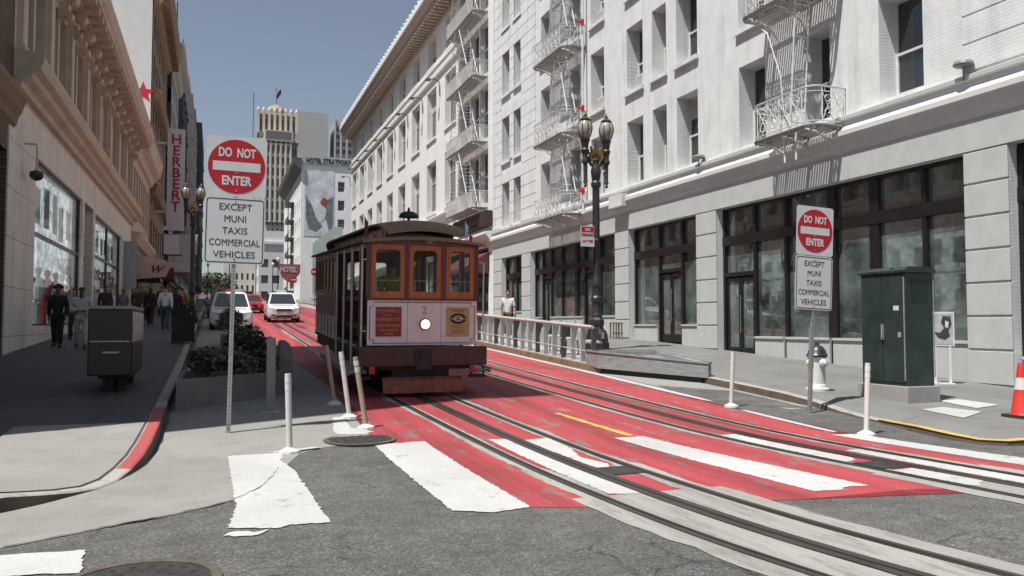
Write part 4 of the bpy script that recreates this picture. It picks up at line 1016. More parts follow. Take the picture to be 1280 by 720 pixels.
ws = thing('blade_sign', (-4.3, 55.2, 4.6), 'cream rounded blade sign with a red script letter w', 'sign')
mb = MB(); mb.prism([(LX+.1, 0, 6.2), (LX+1.9, 0, 5.85), (LX+2.15, 0, 5.4), (LX+1.9, 0, 4.75), (LX+.1, 0, 4.55)], Vector((0, 58.0, 0)), Vector((0, 58.2, 0))); o = mb.build('panel', M_CREAMT, ws)
mb = MB(); mb.text('w', 1.1, (LX+1.25, 57.99, 5.0), (1, 0, 0), (0, 0, 1), depth=.02, shear=.45); mb.build('lettering', mat('maroon_letter', (.16, .02, .025), rough=.6), o)
ba = thing('awning', (LX, 60, 5), 'small black dome awning over a left shop doorway', 'awning')
mb = MB(); mb.prism([(LX+.02, 0, 5.6), (LX+.9, 0, 5.25), (LX+1.5, 0, 4.7), (LX+1.5, 0, 4.5), (LX+.02, 0, 4.5)], Vector((0, 59, 0)), Vector((0, 62, 0))); mb.build('canopy', M_BLACK, ba)
wa = thing('awning', (LX, 83, 6), 'long white shop canopy sticking out far up the left pavement', 'awning')
mb = MB(); mb.box(LX+.02, LX+2.9, 83, 84.5, 6.6, 7.5); mb.build('canopy', M_SIGNW, wa)
rs_ = thing('shop_sign', (-3.4, 66, 5), 'small red box sign hanging over the left pavement', 'sign')
mb = MB(); mb.box(-4.4, -3.3, 74, 74.3, 5.6, 6.4); mb.box(LX, -4.4, 74.1, 74.2, 6.1, 6.2); mb.build('panel', mat('sign_red', (.28, .02, .03), rough=.6), rs_)
gs_ = thing('hanging_sign', (-2.0, 62, 7), 'pale banner sign hanging beside the far left lamp post', 'sign')
mb = MB(); mb.box(-2.45, -1.25, 62, 62.08, 6.6, 8.0); mb.tube((LX, 62.04, 8.02), (-1.2, 62.04, 8.02), .03); mb.build('panel', M_GREYB, gs_)
gs_ = thing('hanging_sign', (-2.6, 68, 7), 'dark bordered white square sign hanging below the green panel', 'sign')
mb = MB(); mb.box(-4.1, -2.6, 71, 71.1, 7.2, 9.0); mb.tube((LX, 71.04, 8.9), (-2.6, 71.04, 8.9), .03); o = mb.build('panel', M_BLACK, gs_); mb = MB(); mb.box(-4.0, -2.7, 70.985, 71.0, 7.3, 8.9); mb.build('face', M_SIGNW, o)

# more small signs and canopies cluttering the far left pavement
for nm, lab, ct, (x0, x1), (y0, y1), (z0, z1), m in (
    ('blade_sign', 'small dark green vertical sign beyond the tall white letter sign', 'sign', (-4.3, -3.5), (92, 92.2), (9.5, 13.5), M_GREEN),
    ('blade_sign', 'small cream vertical sign above the far white canopy', 'sign', (-4.4, -3.3), (98, 98.2), (8.6, 11.4), M_CREAMT),
    ('awning', 'dark maroon shop canopy beyond the script letter sign', 'awning', (-4.95, -3.2), (72, 75), (5.2, 5.8), MATS['dark_red_awning']),
    ('awning', 'cream shop canopy deep in the far left row', 'awning', (-4.4, -2.6), (92, 96), (7.0, 7.7), M_CREAMT),
    ('blade_sign', 'pale grey square sign far beyond the left twin lamp', 'sign', (-4.5, -2.9), (110, 110.2), (9.0, 11.0), M_SIGNW)):
    t = thing(nm, (LX, y0, z0), lab, ct); mb = MB(); mb.box(x0, x1, y0, y1, z0, z1); mb.build('panel' if ct == 'sign' else 'canopy', m, t, bevel=.04)
    mb = MB(); mb.tube((LX-.02, (y0+y1)/2, z1-.1), (x0+.1, (y0+y1)/2, z1-.1), .04); mb.build('bracket', M_DARKF, t)
# ------------------------------------------------------------------ far up the hill
M_GLFIN = clear_glass('fin_glass', tint=(.75, .92, .86), amount=.75)
gf = thing('glass_facade_building', (14.6, 97.4, 0), 'low shop building with pale green glass fins along its front beyond the cable car', 'building')
mb = MB(); mb.box(14.9, 30, 97.4, 121, -.5, 10.2); mb.build('wall', M_GREYB, gf)
mb = MB(); mb.box(14.7, 14.88, 98, 120.5, 5.4, 10.0); mb.build('glazing', glass_mat('green_glazing', (.16, .22, .20), var=.3), gf)
for k in range(14):
    y = 98+k*1.72; mb = MB(); mb.box(13.4, 14.7, y, y+.12, 5.6, 12.4+1.2*(k % 2)); mb.build('fin', mat('frosted_fin', (.42, .50, .47), rough=.25, var=.15), gf)
mb = MB(); mb.box(13.2, 14.8, 97.6, 121, 5.2, 5.5); mb.build('canopy', M_GREYB, gf)

ht = thing('hotel_building', (15.3, 158, 0), 'white hotel block with its name along the roof line above a photographic mural', 'building')
FS = Face((0, 158, 0), (1, 0, 0), (0, -1, 0)); FWs = Face((15.3, 0, 0), (0, 1, 0), (-1, 0, 0))
mb = MB(); hh = [(22.3+k*2.6, 23.6+k*2.6, 9+f*3.7, 11+f*3.7) for k in range(3) for f in range(6)]
FS.wall(mb, 15.3, 34, -.5, 33.5, hh, .4); wh = [(160+k*4, 161.6+k*4, 9+f*3.7, 11.2+f*3.7) for k in range(9) for f in range(6)]
FWs.wall(mb, 158, 198, -.5, 33.5, wh, .4); mb.box(15.71, 34, 158.41, 198, -.5, 33.4); mb.build('wall', mat('white_plaster', (.86, .86, .85), rough=.8, var=.07, scale=.6), ht)
for h in hh: make_window(ht, FS, *h, .36)
for h in wh: make_window(ht, FWs, *h, .36)
mb = MB(); FWs.prof(mb, 157.4, 198, [(31.2, 0), (31.6, .6), (32.6, 1.4), (33.4, 1.6), (33.6, 1.6), (33.62, 0)]); mb.build('cornice', M_MULL, ht)
mb = MB(); FS.box(mb, 15.2, 34, 32.6, 34.2, -.25, .1); o = mb.build('parapet', M_GREYB, ht)
mb = MB(); mb.text('HOTEL STRATFORD', 1.35, (20.4, 157.74, 32.85), (1, 0, 0), (0, 0, 1), depth=.05, width=8.6, bold=.02); mb.build('lettering', M_BLACK, o)
mu = MB(); FS.box(mu, 15.9, 21.6, 18.6, 31.5, -.06, -.0); mo = mu.build('mural', mat('mural_pale', (.62, .64, .68), rough=.7, var=.3, scale=.5, dirt=.6, dirtcol=(.17, .20, .25)), ht)
def blob(pts, z, m): mb = MB(); mb.prism([FS.p(u, v, -z) for u, v in pts], Vector((0, 0, 0)), Vector((0, -.015, 0))); mb.build('mural_shape', m, mo)
M_MG = mat('mural_grey', (.17, .18, .20), rough=.7, var=.5, scale=1.2); M_ML = mat('mural_light', (.62, .63, .65), rough=.7, var=.2, scale=1)
blob([(16.2, 26.5), (17.4, 24.5), (18.2, 22), (19.4, 20.6), (18.2, 19.4), (16.8, 20.0), (16.2, 22)], .06, M_MG); blob([(19.9, 25.5), (21.4, 26.5), (21.4, 20.5), (20.6, 19.6), (20.2, 21.5), (19.6, 23)], .06, M_MG)
blob([(18.2, 24.2), (19.3, 24.8), (20.1, 23.8), (19.8, 22.0), (18.8, 21.2), (18.1, 22.4)], .078, M_ML); blob([(18.9, 25.2), (19.5, 26.3), (20.2, 25.9), (20.1, 24.9), (19.4, 24.5)], .095, mat('mural_red', (.36, .06, .07), rough=.7))
fe4 = thing('fire_escape', (15.3, 170, 8), 'dark fire escape on the shaded front of the hotel with the mural', 'fire escape')
mb = MB()
for f in range(6):
    z = 8.4+f*3.7; FWs.box(mb, 172, 180, z, z+.2, -1.2, .0); FWs.box(mb, 172, 180, z+.9, z+1.0, -1.25, -1.15)
    for k in range(6): FWs.box(mb, 172+k*1.58, 172.1+k*1.58, z, z+1.0, -1.25, -1.15)
mb.tube(FWs.p(176, 4, -.9), FWs.p(176, 28, -.9), .09); mb.build('landings', M_MULL, fe4)

dk = thing('tower_building', (28, 480, 0), 'tall stone hotel tower with crenellated crown and flags in the far distance', 'tower')
M_DRK = mat('tower_stone', (.56, .51, .44), rough=.8, var=.08, scale=.1, dirt=.2, dirtcol=(.33, .30, .26))
M_DRB = mat('tower_brown', (.30, .23, .17), rough=.8, var=.15, scale=.2)
M_DWIN = mat('tower_window', (.15, .152, .155), rough=.2, var=.3)
def tower(parent, x0, x1, y0, y1, z0, z1, nx, fl_h, m, name='wall', mw=M_DWIN, frac=.5, wh=.55, ny=0):
    Ft = Face((0, y0, 0), (1, 0, 0), (0, -1, 0)); cw = (x1-x0)/nx; hh = []
    z = z0+1
    while z < z1-fl_h*.8:
        for k in range(nx): hh.append((x0+cw*(k+.5-frac/2), x0+cw*(k+.5+frac/2), z, z+fl_h*wh))
        z += fl_h
    mb = MB(); Ft.wall(mb, x0, x1, z0, z1, hh, .8); 
    Fw = Face((x0, 0, 0), (0, 1, 0), (-1, 0, 0)); n2 = max(1, int((y1-y0)/cw)); h2 = []
    z = z0+1
    while z < z1-fl_h*.8:
        for k in range(n2): h2.append((y0+cw*(k+.5-frac/2), y0+cw*(k+.5+frac/2), z, z+fl_h*wh))
        z += fl_h
    Fw.wall(mb, y0, y1, z0, z1, h2, .8); Fw2 = Face((x1, 0, 0), (0, 1, 0), (1, 0, 0)); Fw2.wall(mb, y0, y1, z0, z1, [], .8)
    mb.quad((x0, y0, z1), (x1, y0, z1), (x1, y1, z1), (x0, y1, z1)); mb.quad((x0, y1, z0), (x1, y1, z0), (x1, y1, z1), (x0, y1, z1))
    o = mb.build(name, m, parent)
    g = MB(); g.box(x0+.82, x1-.1, y0+.82, y1-.1, z0, z1-.1); g.build('glazing', mw, o)
    return o
tower(dk, 21.5, 45, 480, 505, 0, 72, 9, 3.6, M_DRK, frac=.28)
tower(dk, 19, 45, 482, 505, 72, 100, 9, 3.6, M_DRK, frac=.28, name='upper_wall')
tower(dk, 26, 40, 476, 490, 60, 106, 5, 6.5, M_DRK, frac=.42, wh=.7, name='shaft')
mb = MB()
for k in range(6): mb.box(26+k*2.8-.35, 26+k*2.8+.35, 475.3, 476, 60, 108)
mb.build('fins', M_DRK, dk)
tower(dk, 20, 44, 481, 503, 100, 108, 8, 6, M_DRB, frac=.6, name='terrace_storey')
mb = MB(); mb.box(19, 45, 479.5, 504, 107.6, 109.0); mb.box(25.2, 41, 475, 490, 107.0, 113.2); mb.build('terrace', M_DRK, dk)
mb = MB(); mb.box(26, 40, 475.5-.7, 475.2, 108.4, 112.6); mb.build('lounge_window', M_DWIN, dk)
tower(dk, 22, 43.5, 482, 500, 113.2, 124.5, 7, 9.6, M_DRB, frac=.3, name='crown', wh=.7)
mb = MB()
for k in range(8):
    x = 22+k*3.07; mb.box(x-.7, x+.7, 481.2, 483, 113, 125.5); mb.lathe([(.9, 125.5), (1.0, 126.2), (.5, 127.4), (.05, 128.4)], (x, 482.1, 0), n=8)
mb.box(22, 43.5, 481.4, 482, 123.6, 124.8); mb.build('crown_piers', M_DRK, dk)
mb = MB(); mb.lathe([(6, 124.5), (6, 128), (4, 130.5), (.3, 132)], (32.5, 490, 0), n=14); mb.build('dome', M_DRB, dk)
mb = MB(); mb.tube((32.5, 489, 130), (32.5, 489, 141.5), .18); mb.build('flagpole', M_MULL, dk)
mb = MB(); mb.prism([(32.6, 489, 137), (33.4, 489, 139.5), (35.0, 489, 141.3), (35.2, 489, 138.6), (33.6, 489, 136.2), (32.6, 489, 134.2)], Vector((0, 0, 0)), Vector((0, .1, 0))); mb.build('flag', M_BLACK, dk)
mb = MB(); mb.tube((19.3, 484, 108), (19.3, 484, 136), .22); mb.build('mast', M_MULL, dk)
wg = thing('tower_building', (52, 520, 0), 'plain pale slab tower with a windowless top rising behind the crenellated tower', 'tower')
mb = MB(); mb.box(44, 67, 521, 540, 0, 137.5); mb.build('wall', M_GREYB, wg)
tower(wg, 45, 67, 519, 521, 40, 107, 5, 5.6, mat('tower_concrete', (.40, .38, .35), rough=.8, var=.06, scale=.2), name='window_grid', frac=.78, wh=.62)
sm = thing('tower_building', (80, 520, 0), 'slim ribbed tower half hidden behind the brown eaves of the cream building', 'tower')
tower(sm, 71, 94, 519, 545, 0, 133, 6, 4.8, M_GREYB, name='wall', frac=.55, wh=.55)
mb = MB()
for k in range(7): mb.box(71+k*3.83-.5, 71+k*3.83+.5, 517.8, 519, 0, 134)
mb.build('ribs', M_GREYB, sm)
lw = thing('apartment_building', (11.5, 238, 0), 'low white corner block with wide dark windows at the end of the street', 'building')
tower(lw, 11.6, 24, 238, 262, 3, 24.6, 4, 4.6, mat('bright_plaster', (.66, .66, .65), rough=.8, var=.05, scale=.5), frac=.66, wh=.5)
mb = MB(); mb.box(11.3, 24.4, 237.6, 262, 24.4, 25.2); mb.box(12, 24, 238.4, 262, 25.2, 28.3); mb.build('attic', MATS['bright_plaster'], lw)
aw_ = thing('apartment_building', (4, 250, 0), 'white building with small arched windows closing the view between the signs', 'building')
tower(aw_, 2.2, 11.4, 252, 275, 3, 20, 6, 3.6, mat('cream_plaster', (.60, .57, .52), rough=.8, var=.06, scale=.5), frac=.4, wh=.55)
bg = thing('office_building', (-8, 280, 0), 'brown far block behind the square trees', 'building')
tower(bg, -14, 2, 280, 300, 3, 17, 8, 3.6, mat('pinkish_block', (.36, .24, .21), rough=.8, var=.1, scale=.5), frac=.4, wh=.55)

# neon hotel sign far up the right pavement
hn = thing('blade_sign', (13, 174, 9), 'red hotel blade sign hanging out over the far right pavement', 'sign')
mb = MB(); mb.prism([(10.9, 0, 12.9), (15.1, 0, 12.9), (15.1, 0, 11.2), (14.2, 0, 10.2), (13.0, 0, 9.4), (11.8, 0, 10.4)], Vector((0, 156, 0)), Vector((0, 156.5, 0))); o = mb.build('panel', mat('neon_red_panel', (.34, .10, .10), rough=.5, var=.45, scale=2), hn)
mb = MB(); mb.text('HOTEL', 1.4, (12.95, 155.98, 11.4), (1, 0, 0), (0, 0, 1), depth=.05, bold=.03, width=3.0); mb.build('lettering', M_SIGNW, o)
nn = 0
def small_sign(x, y, z, label):
    s = thing('do_not_enter_sign', (x, y, gz(y)), label, 'sign')
    mb = MB(); mb.tube((x, y, gz(y)), (x, y, z+.4), .04); mb.build('post', M_MULL, s)
    mb = MB(); mb.lathe([(.01, -.02), (.42, -.02), (.42, 0), (.01, 0)], (x, y-.05, z), n=18, axis='y'); o = mb.build('plate', M_LRED, s)
    mb = MB(); mb.box(x-.3, x+.3, y-.085, y-.075, z-.07, z+.07); mb.build('bar', M_SIGNW, o)
small_sign(8.9, 100, gz(100)+2.9, 'small round no entry sign on a thin post far up the right kerb')
small_sign(9.6, 84, gz(84)+3.6, 'small round red sign on a post partway up the right kerb')
# row of slim lamp and signal poles far up the kerbs
for i, (x, y, h) in enumerate([(9.2, 130, 6), (2.0, 128, 6.5), (-1.2, 150, 6), (9.4, 145, 6)]):
    p = thing('street_light', (x, y, gz(y)), ['thin far street light on the right beyond the hotel sign', 'thin far street light in mid view left of the white car', 'thin far street light far up the left kerb', 'farthest thin street light on the right kerb'][i], 'street light', 'slim far street lights')
    mb = MB(); mb.lathe([(.18, 0), (.16, .5), (.08, .6), (.06, h)], (x, y, gz(y)), n=8); mb.build('pole', M_DARKF, p)
    mb = MB(); mb.lathe([(.05, h), (.2, h+.15), (.24, h+.5), (.05, h+.8)], (x, y, gz(y)), n=8); mb.build('globe', M_SIGNW, p)

# trees of the far square: trunk, limbs and a crown of many small leaf clumps
M_LEAF = mat('tree_leaves', (.07, .085, .04), rough=.6, var=.5, scale=1.2)
M_LEAF2 = mat('shrub_leaves', (.060, .072, .048), rough=.5, var=.6, scale=9)
M_BARK = mat('bark', (.09, .07, .05), rough=.9, var=.3)
def leaves(mb, c, r, n, s, rnd, flat=.75):
    for _ in range(n):
        while True:
            p = Vector((rnd.uniform(-1, 1), rnd.uniform(-1, 1), rnd.uniform(-1, 1)))
            if p.length < 1: break
        if p.length < .45 and rnd.random() < .6: continue
        q = Vector(c) + Vector((p.x*r[0], p.y*r[1], p.z*r[2]))
        u = Vector((rnd.gauss(0, 1), rnd.gauss(0, 1), rnd.gauss(0, .6))).normalized(); v = u.cross(Vector((rnd.gauss(0, 1), rnd.gauss(0, 1), rnd.gauss(0, 1)))).normalized()
        a = s*rnd.uniform(.6, 1.3); mb.add([q-u*a, q-v*a*.45, q+u*a, q+v*a*.45], [(0, 1, 2, 3)])
def tree(x, y, h, r, label, seed):
    rnd_ = random.Random(seed); t = thing('street_tree', (x, y, gz(y)), label, 'tree', 'trees in the far square')
    mb = MB(); z = gz(y); mb.path([(x, y, z), (x+.1, y, z+h*.3), (x-.1, y, z+h*.55)], [.22, .16, .1])
    cs = []
    for k in range(6):
        a = k*1.1+rnd_.random(); e = (x+cos(a)*r*.55, y+sin(a)*r*.55, z+h*(.55+.35*rnd_.random())); mb.path([(x, y, z+h*.35), ((x+e[0])/2, (y+e[1])/2, z+h*.55), e], [.1, .07, .03]); cs.append(e)
    mb.build('trunk', M_BARK, t)
    lf = MB()
    for e in cs+[(x, y, z+h*.85)]: leaves(lf, e, (r*.5, r*.5, h*.16), 130, .42, rnd_)
    lf.build('crown', M_LEAF, t)
tree(-.6, 215, 9, 4.2, 'leafy tree just left of the big sign post, far up the street', 1); tree(2.6, 225, 8, 3.6, 'leafy tree just right of the big sign post, far up the street', 2); tree(-4.5, 232, 8, 4, 'leafy tree farthest left in the distant square', 3)
# ------------------------------------------------------------------ the cable car
M_MAROON = mat('maroon_paint', (.12, .016, .015), rough=.35, var=.2, scale=5, coat=.3)
M_CARCREAM = mat('cream_enamel', (.74, .67, .64), rough=.35, var=.05, scale=4, dirt=.18, dirtcol=(.45, .36, .32), coat=.3)
M_WOOD = mat('varnished_wood', (.40, .105, .022), rough=.35, var=.35, scale=5, coat=.4, stretch=(6, 1, .6))
M_WOODD = mat('dark_wood', (.20, .10, .05), rough=.5, var=.4, scale=5, stretch=(1, 6, 1))
M_CROOF = mat('car_roof_canvas', (.20, .135, .08), rough=.7, var=.2, scale=3, dirt=.4, dirtcol=(.10, .07, .05))
M_UNDER = mat('under_iron', (.030, .022, .020), rough=.7, var=.4, scale=6)
M_RUST = mat('rusty_fender', (.26, .085, .05), rough=.8, var=.4, scale=7, dirt=.6, dirtcol=(.10, .045, .032))
M_POLE = mat('white_pole', (.62, .60, .57), rough=.35, var=.08)
M_CGLASS = clear_glass('car_glass', amount=.88)
M_GOLD = mat('gilt_letter', (.48, .34, .10), rough=.5, var=.15)
M_BRASS = mat('brass', (.45, .31, .12), rough=.35, metal=.8)
M_LINE = mat('dark_lining', (.10, .03, .03), rough=.5)
cc = thing('cable_car', (3.655, 14.5, gz(14.5)+.018), 'maroon and cream wooden cable car numbered 2, waiting on the left track', 'cable car', world=False, rot=(PITCH, 0, 0))
def ring(mb, outer, inner, y0, y1):
    """frame between two outlines of equal count in the x-z plane"""
    n = len(outer); vs = [(x, y, z) for y in (y0, y1) for L in (outer, inner) for x, z in L]
    fs = []
    for i in range(n):
        j = (i+1) % n
        fs += [(i, j, n+j, n+i), (2*n+i, 3*n+i, 3*n+j, 2*n+j), (i, 2*n+i, 2*n+j, j), (n+i, n+j, 3*n+j, 3*n+i)]
    mb.add(vs, fs)
def arched(x0, x1, z0, z1, r):
    """outline with rounded upper corners, 12 points, and its matching outer rectangle"""
    P = [(x0, z0), (x1, z0)]
    for k in range(5): a = k*pi/8; P.append((x1-r+r*cos(a), z1-r+r*sin(a)))
    for k in range(5): a = pi/2+k*pi/8; P.append((x0+r+r*cos(a), z1-r+r*sin(a)))
    return P
def outer_of(x0, x1, z0, z1, n=12):
    P = [(x0, z0), (x1, z0)]
    for k in range(5): t = k/4; P.append((x1, z0+(z1-z0)*.85+(z1-z0)*.15*min(1, 2*t)) if t <= .5 else (x1-(x1-x0)*.5*.4*(2*t-1), z1))
    for k in range(5): t = k/4; P.append((x0+(x1-x0)*.5*.4*(1-2*t), z1) if t <= .5 else (x0, z1-(z1-z0)*.15*(2*t-1)))
    return P
LEN = 8.3
def endwall(ys, sgn):
    """front (sgn 1) or rear (sgn -1) dash with three sash windows"""
    Y = lambda d: ys + sgn*d
    mb = MB(); mb.box(-1.045, -.302, Y(.16), Y(.22), .94, 1.785); mb.box(-.296, .342, Y(.16), Y(.22), .94, 1.785); mb.box(.348, 1.045, Y(.16), Y(.22), .94, 1.785)
    d = mb.build('dash_panel', M_CARCREAM, cc, bevel=.006)
    if sgn > 0:
        # dark lining with notched corners round the whole panel
        mb = MB(); y = Y(.155); x0, x1, z0, z1, c = -1.0, 1.0, .985, 1.74, .07
        P = [(x0+c, z0), (x1-c, z0), (x1-c, z0+c), (x1, z0+c), (x1, z1-c), (x1-c, z1-c), (x1-c, z1), (x0+c, z1), (x0+c, z1-c), (x0, z1-c), (x0, z0+c), (x0+c, z0+c)]
        mb.path([(x, y, z) for x, z in P + P[:1]], .007, n=4)
        mb.build('lining', M_LINE, d)
    mb = MB()
    for a, b in ((-1.06, -.985), (-.36, -.28), (.335, .43), (.985, 1.06)): mb.box(a, b, Y(.15), Y(.27), 1.785, 2.84)
    mb.box(-1.06, 1.06, Y(.14), Y(.28), 1.775, 1.815); mb.box(-1.06, 1.06, Y(.14), Y(.28), 2.80, 2.86)
    mb.build('corner_posts', M_MAROON, cc)
    for a, b in ((-.985, -.36), (-.28, .335), (.43, .985)):
        f = MB(); ring(f, outer_of(a, b, 1.815, 2.80), arched(a+.085, b-.085, 1.94, 2.71, .09), Y(.165), Y(.225))
        o = f.build('sash_window', M_WOOD, cc, recalc=True)
        g = MB(); g.box(a+.06, b-.06, Y(.192), Y(.198), 1.92, 2.73); g.build('pane', M_CGLASS, o)
        r = MB(); r.tube((a+.08, Y(.21), 2.14), (b-.08, Y(.21), 2.14), .008); r.build('guard_rail', M_POLE, o)
endwall(0, 1); endwall(LEN, -1)
# bumper beam, coupler, fender, steps
mb = MB(); mb.box(-1.215, 1.215, 0, .17, .57, .92); mb.build('bumper', mat('bumper_wood', (.075, .035, .03), rough=.65, var=.4, scale=8, dirt=.5, dirtcol=(.14, .06, .05)), cc, bevel=.015)
mb = MB(); mb.box(-.18, .12, -.03, .0, .50, .88); mb.box(-.1, .06, -.06, -.03, .72, .82); mb.build('coupler_plate', M_UNDER, cc, bevel=.008)
mb = MB()
P = [(.18, .36), (.10, .30), (.05, .18), (.03, .07), (.07, .06), (.09, .18), (.14, .28), (.22, .34)]
mb.prism([(-.76, y, z) for y, z in P], Vector((0, 0, 0)), Vector((1.52, 0, 0)))
mb.lathe([(.0, -.02), (.035, -.02), (.035, .02), (0, .02)], (-.02, .045, .16), n=10, axis='y'); mb.build('fender', M_RUST, cc, bevel=.01)
mb = MB(); mb.box(-1.0, 1.0, .25, LEN-.25, .48, .74); mb.box(-1.05, 1.05, .17, LEN-.17, .72, .80); mb.box(-.55, .55, .3, 1.0, .25, .5); mb.build('underframe', M_UNDER, cc)
for y in (1.5, 2.7, 5.7, 6.9):
    for x in (-.5335, .5335):
        mb = MB(); mb.lathe([(.03, -.05), (.26, -.05), (.29, -.03), (.29, .05), (.2, .06), (.03, .06)], (x, y, .29), n=20, axis='x'); mb.build('wheel', M_UNDER, cc)
for y in (2.1, 6.3):
    mb = MB(); mb.box(-.68, -.60, y-.95, y+.95, .22, .42); mb.box(.60, .68, y-.95, y+.95, .22, .42); mb.box(-.68, .68, y-.1, y+.1, .26, .38); mb.build('truck_frame', M_UNDER, cc)
for s in (-1, 1):
    mb = MB(); mb.box(s*1.03, s*1.36, .22, 4.3, .44, .475); mb.box(s*1.34, s*1.37, .22, 4.3, .40, .49); 
    for y in (.4, 1.7, 3.0, 4.1): mb.box(s*1.0, s*1.34, y, y+.05, .40, .47)
    mb.build('running_board', mat('grey_step', (.30, .28, .27), rough=.6, var=.3, scale=6), cc)
# step irons at the front corners
for s in (-1, 1):
    mb = MB(); mb.path([(s*.95, .25, .55), (s*.98, .22, .36), (s*1.22, .22, .34), (s*1.24, .3, .52)], .025); mb.box(s*.95, s*1.25, .16, .34, .32, .36); mb.build('step_iron', M_UNDER, cc)
# floor, open benches, bulkhead, closed saloon
mb = MB(); mb.box(-1.04, 1.04, .22, LEN-.22, .80, .84); mb.build('floor', M_WOODD, cc)
for s in (-1, 1):
    mb = MB(); mb.box(s*.42, s*.95, 1.0, 4.1, 1.18, 1.24); mb.box(s*.44, s*.48, 1.0, 4.1, .84, 1.18); 
    for z in (1.4, 1.56, 1.72): mb.box(s*.36, s*.40, 1.0, 4.1, z, z+.12)
    for y in (1.0, 2.0, 3.05, 4.02): mb.box(s*.36, s*.42, y, y+.06, .84, 1.86); mb.box(s*.42, s*.92, y, y+.05, 1.0, 1.2)
    mb.build('bench', M_WOODD, cc)
mb = MB()
for a, b, c, d in ((-1.04, -.93, .84, 2.85), (-.42, -.33, .84, 2.85), (.33, .42, .84, 2.85), (.93, 1.04, .84, 2.85), (-.93, -.42, .84, 1.7), (.42, .93, .84, 1.7), (-.93, -.42, 2.7, 2.85), (.42, .93, 2.7, 2.85), (-.33, .33, 2.65, 2.83)): mb.box(a, b, 4.2, 4.26, c, d)
mb.build('bulkhead', M_MAROON, cc)
# grip levers and gripman's stand
mb = MB(); mb.tube((-.1, 1.2, .84), (-.05, 1.0, 2.0), .025); mb.tube((.12, 1.3, .84), (.12, 1.2, 1.9), .02); mb.tube((.25, 1.3, .84), (.3, 1.35, 1.75), .02); mb.box(-.25, .35, 1.0, 1.6, .84, .98); mb.build('grip_levers', M_UNDER, cc)
for s in (-1, 1):
    # saloon side: lower cream/red panelling and a run of sash windows
    mb = MB(); mb.box(s*1.0, s*1.05, 4.26, LEN-.24, .80, 1.32); mb.build('saloon_panel', M_CARCREAM, cc)
    mb = MB(); mb.box(s*1.0, s*1.052, 4.26, LEN-.24, 1.325, 1.80); mb.build('saloon_band', mat('car_red_band', (.26, .03, .035), rough=.4, var=.15), cc)
    mb = MB(); n = 6; L = (LEN-.24-4.26)/n
    for k in range(n): 
        a = 4.26+k*L
        mb.box(s*1.005, s*1.06, a-.035, a+.035, .82, 2.83); 
    mb.box(s*.99, s*1.06, 4.26, LEN-.24, 1.80, 1.86); mb.box(s*.99, s*1.06, 4.26, LEN-.24, 2.76, 2.835)
    mb.build('saloon_posts', M_MAROON, cc)
    for k in range(n):
        a = 4.26+k*L; f = MB()
        for q in ((a+.04, a+.10, 1.86, 2.76), (a+L-.10, a+L-.04, 1.86, 2.76), (a+.10, a+L-.10, 1.86, 1.94), (a+.10, a+L-.10, 2.68, 2.76)): f.box(s*1.01, s*1.045, *q)
        o = f.build('saloon_window', M_WOOD, cc); g = MB(); g.box(s*1.025, s*1.03, a+.06, a+L-.06, 1.88, 2.74); g.build('pane', M_CGLASS, o)
    # open section posts, poles and valance
    mb = MB(); mb.box(s*.99, s*1.06, .27, 4.26, 2.74, 2.84); mb.build('valance', M_MAROON, cc)
    for y in (1.05, 2.1, 3.15, 4.15):
        mb = MB(); mb.box(s*.98, s*1.05, y-.035, y+.035, .84, 2.75); mb.build('post', M_MAROON, cc)
    for y in (.42, 1.55, 2.6, 3.65):
        mb = MB(); mb.tube((s*1.11, y, .5), (s*1.11, y, 2.8), .022); mb.tube((s*1.02, y, 2.78), (s*1.11, y, 2.78), .018); mb.tube((s*1.02, y, .86), (s*1.11, y, .86), .018); mb.build('grab_pole', M_POLE, cc)
    mb = MB(); mb.path([(s*1.08, .16, 1.2), (s*1.16, .12, 1.22), (s*1.16, .12, 2.5), (s*1.08, .16, 2.52)], .016); mb.build('grab_handle', M_POLE, cc)
# roofs: low arched main roof, raised clerestory, upper roof drooping at the ends
mb = MB(); n = 10; st_ = [.02, .12, .5, LEN-.5, LEN-.12, LEN-.02]; dz = [-.02, 0, 0, 0, 0, -.02]; vs = []
for y, d in zip(st_, dz):
    for i in range(n+1):
        t = -1+2*i/n; vs.append((1.17*t, y, 2.865+.11*(1-t*t)+d))
    for i in range(n+1):
        t = 1-2*i/n; vs.append((1.17*t, y, 2.83+.08*(1-t*t)+d))
m_ = 2*(n+1)
mb.add(vs, [(j*m_+i, j*m_+(i+1) % m_, (j+1)*m_+(i+1) % m_, (j+1)*m_+i) for j in range(len(st_)-1) for i in range(m_)] + [tuple(range(m_)), tuple(range((len(st_)-1)*m_, len(st_)*m_))])
mb.build('main_roof', M_CROOF, cc, recalc=True, smooth=35)
mb = MB(); mb.box(-.66, .66, .5, LEN-.5, 2.9, 3.19); mb.build('clerestory', M_MAROON, cc)
mb = MB(); mb.box(-.5, .42, .485, .5, 2.99, 3.13); o = mb.build('clerestory_light', mat('dark_clerestory_glass', (.02, .018, .018), rough=.15), cc)
for s in (-1, 1):
    for k in range(9):
        y = .75+k*.82; mb = MB(); mb.box(s*.655, s*.668, y, y+.6, 2.99, 3.13); mb.build('clerestory_light', MATS['dark_clerestory_glass'], cc)
st_ = [.08, .18, .34, .6, 1.2, LEN-1.2, LEN-.6, LEN-.34, LEN-.18, LEN-.08]; dz = [-.20, -.12, -.055, -.015, 0, 0, -.015, -.055, -.12, -.20]; wd = [.70, .77, .81, .83, .84, .84, .83, .81, .77, .70]; vs = []
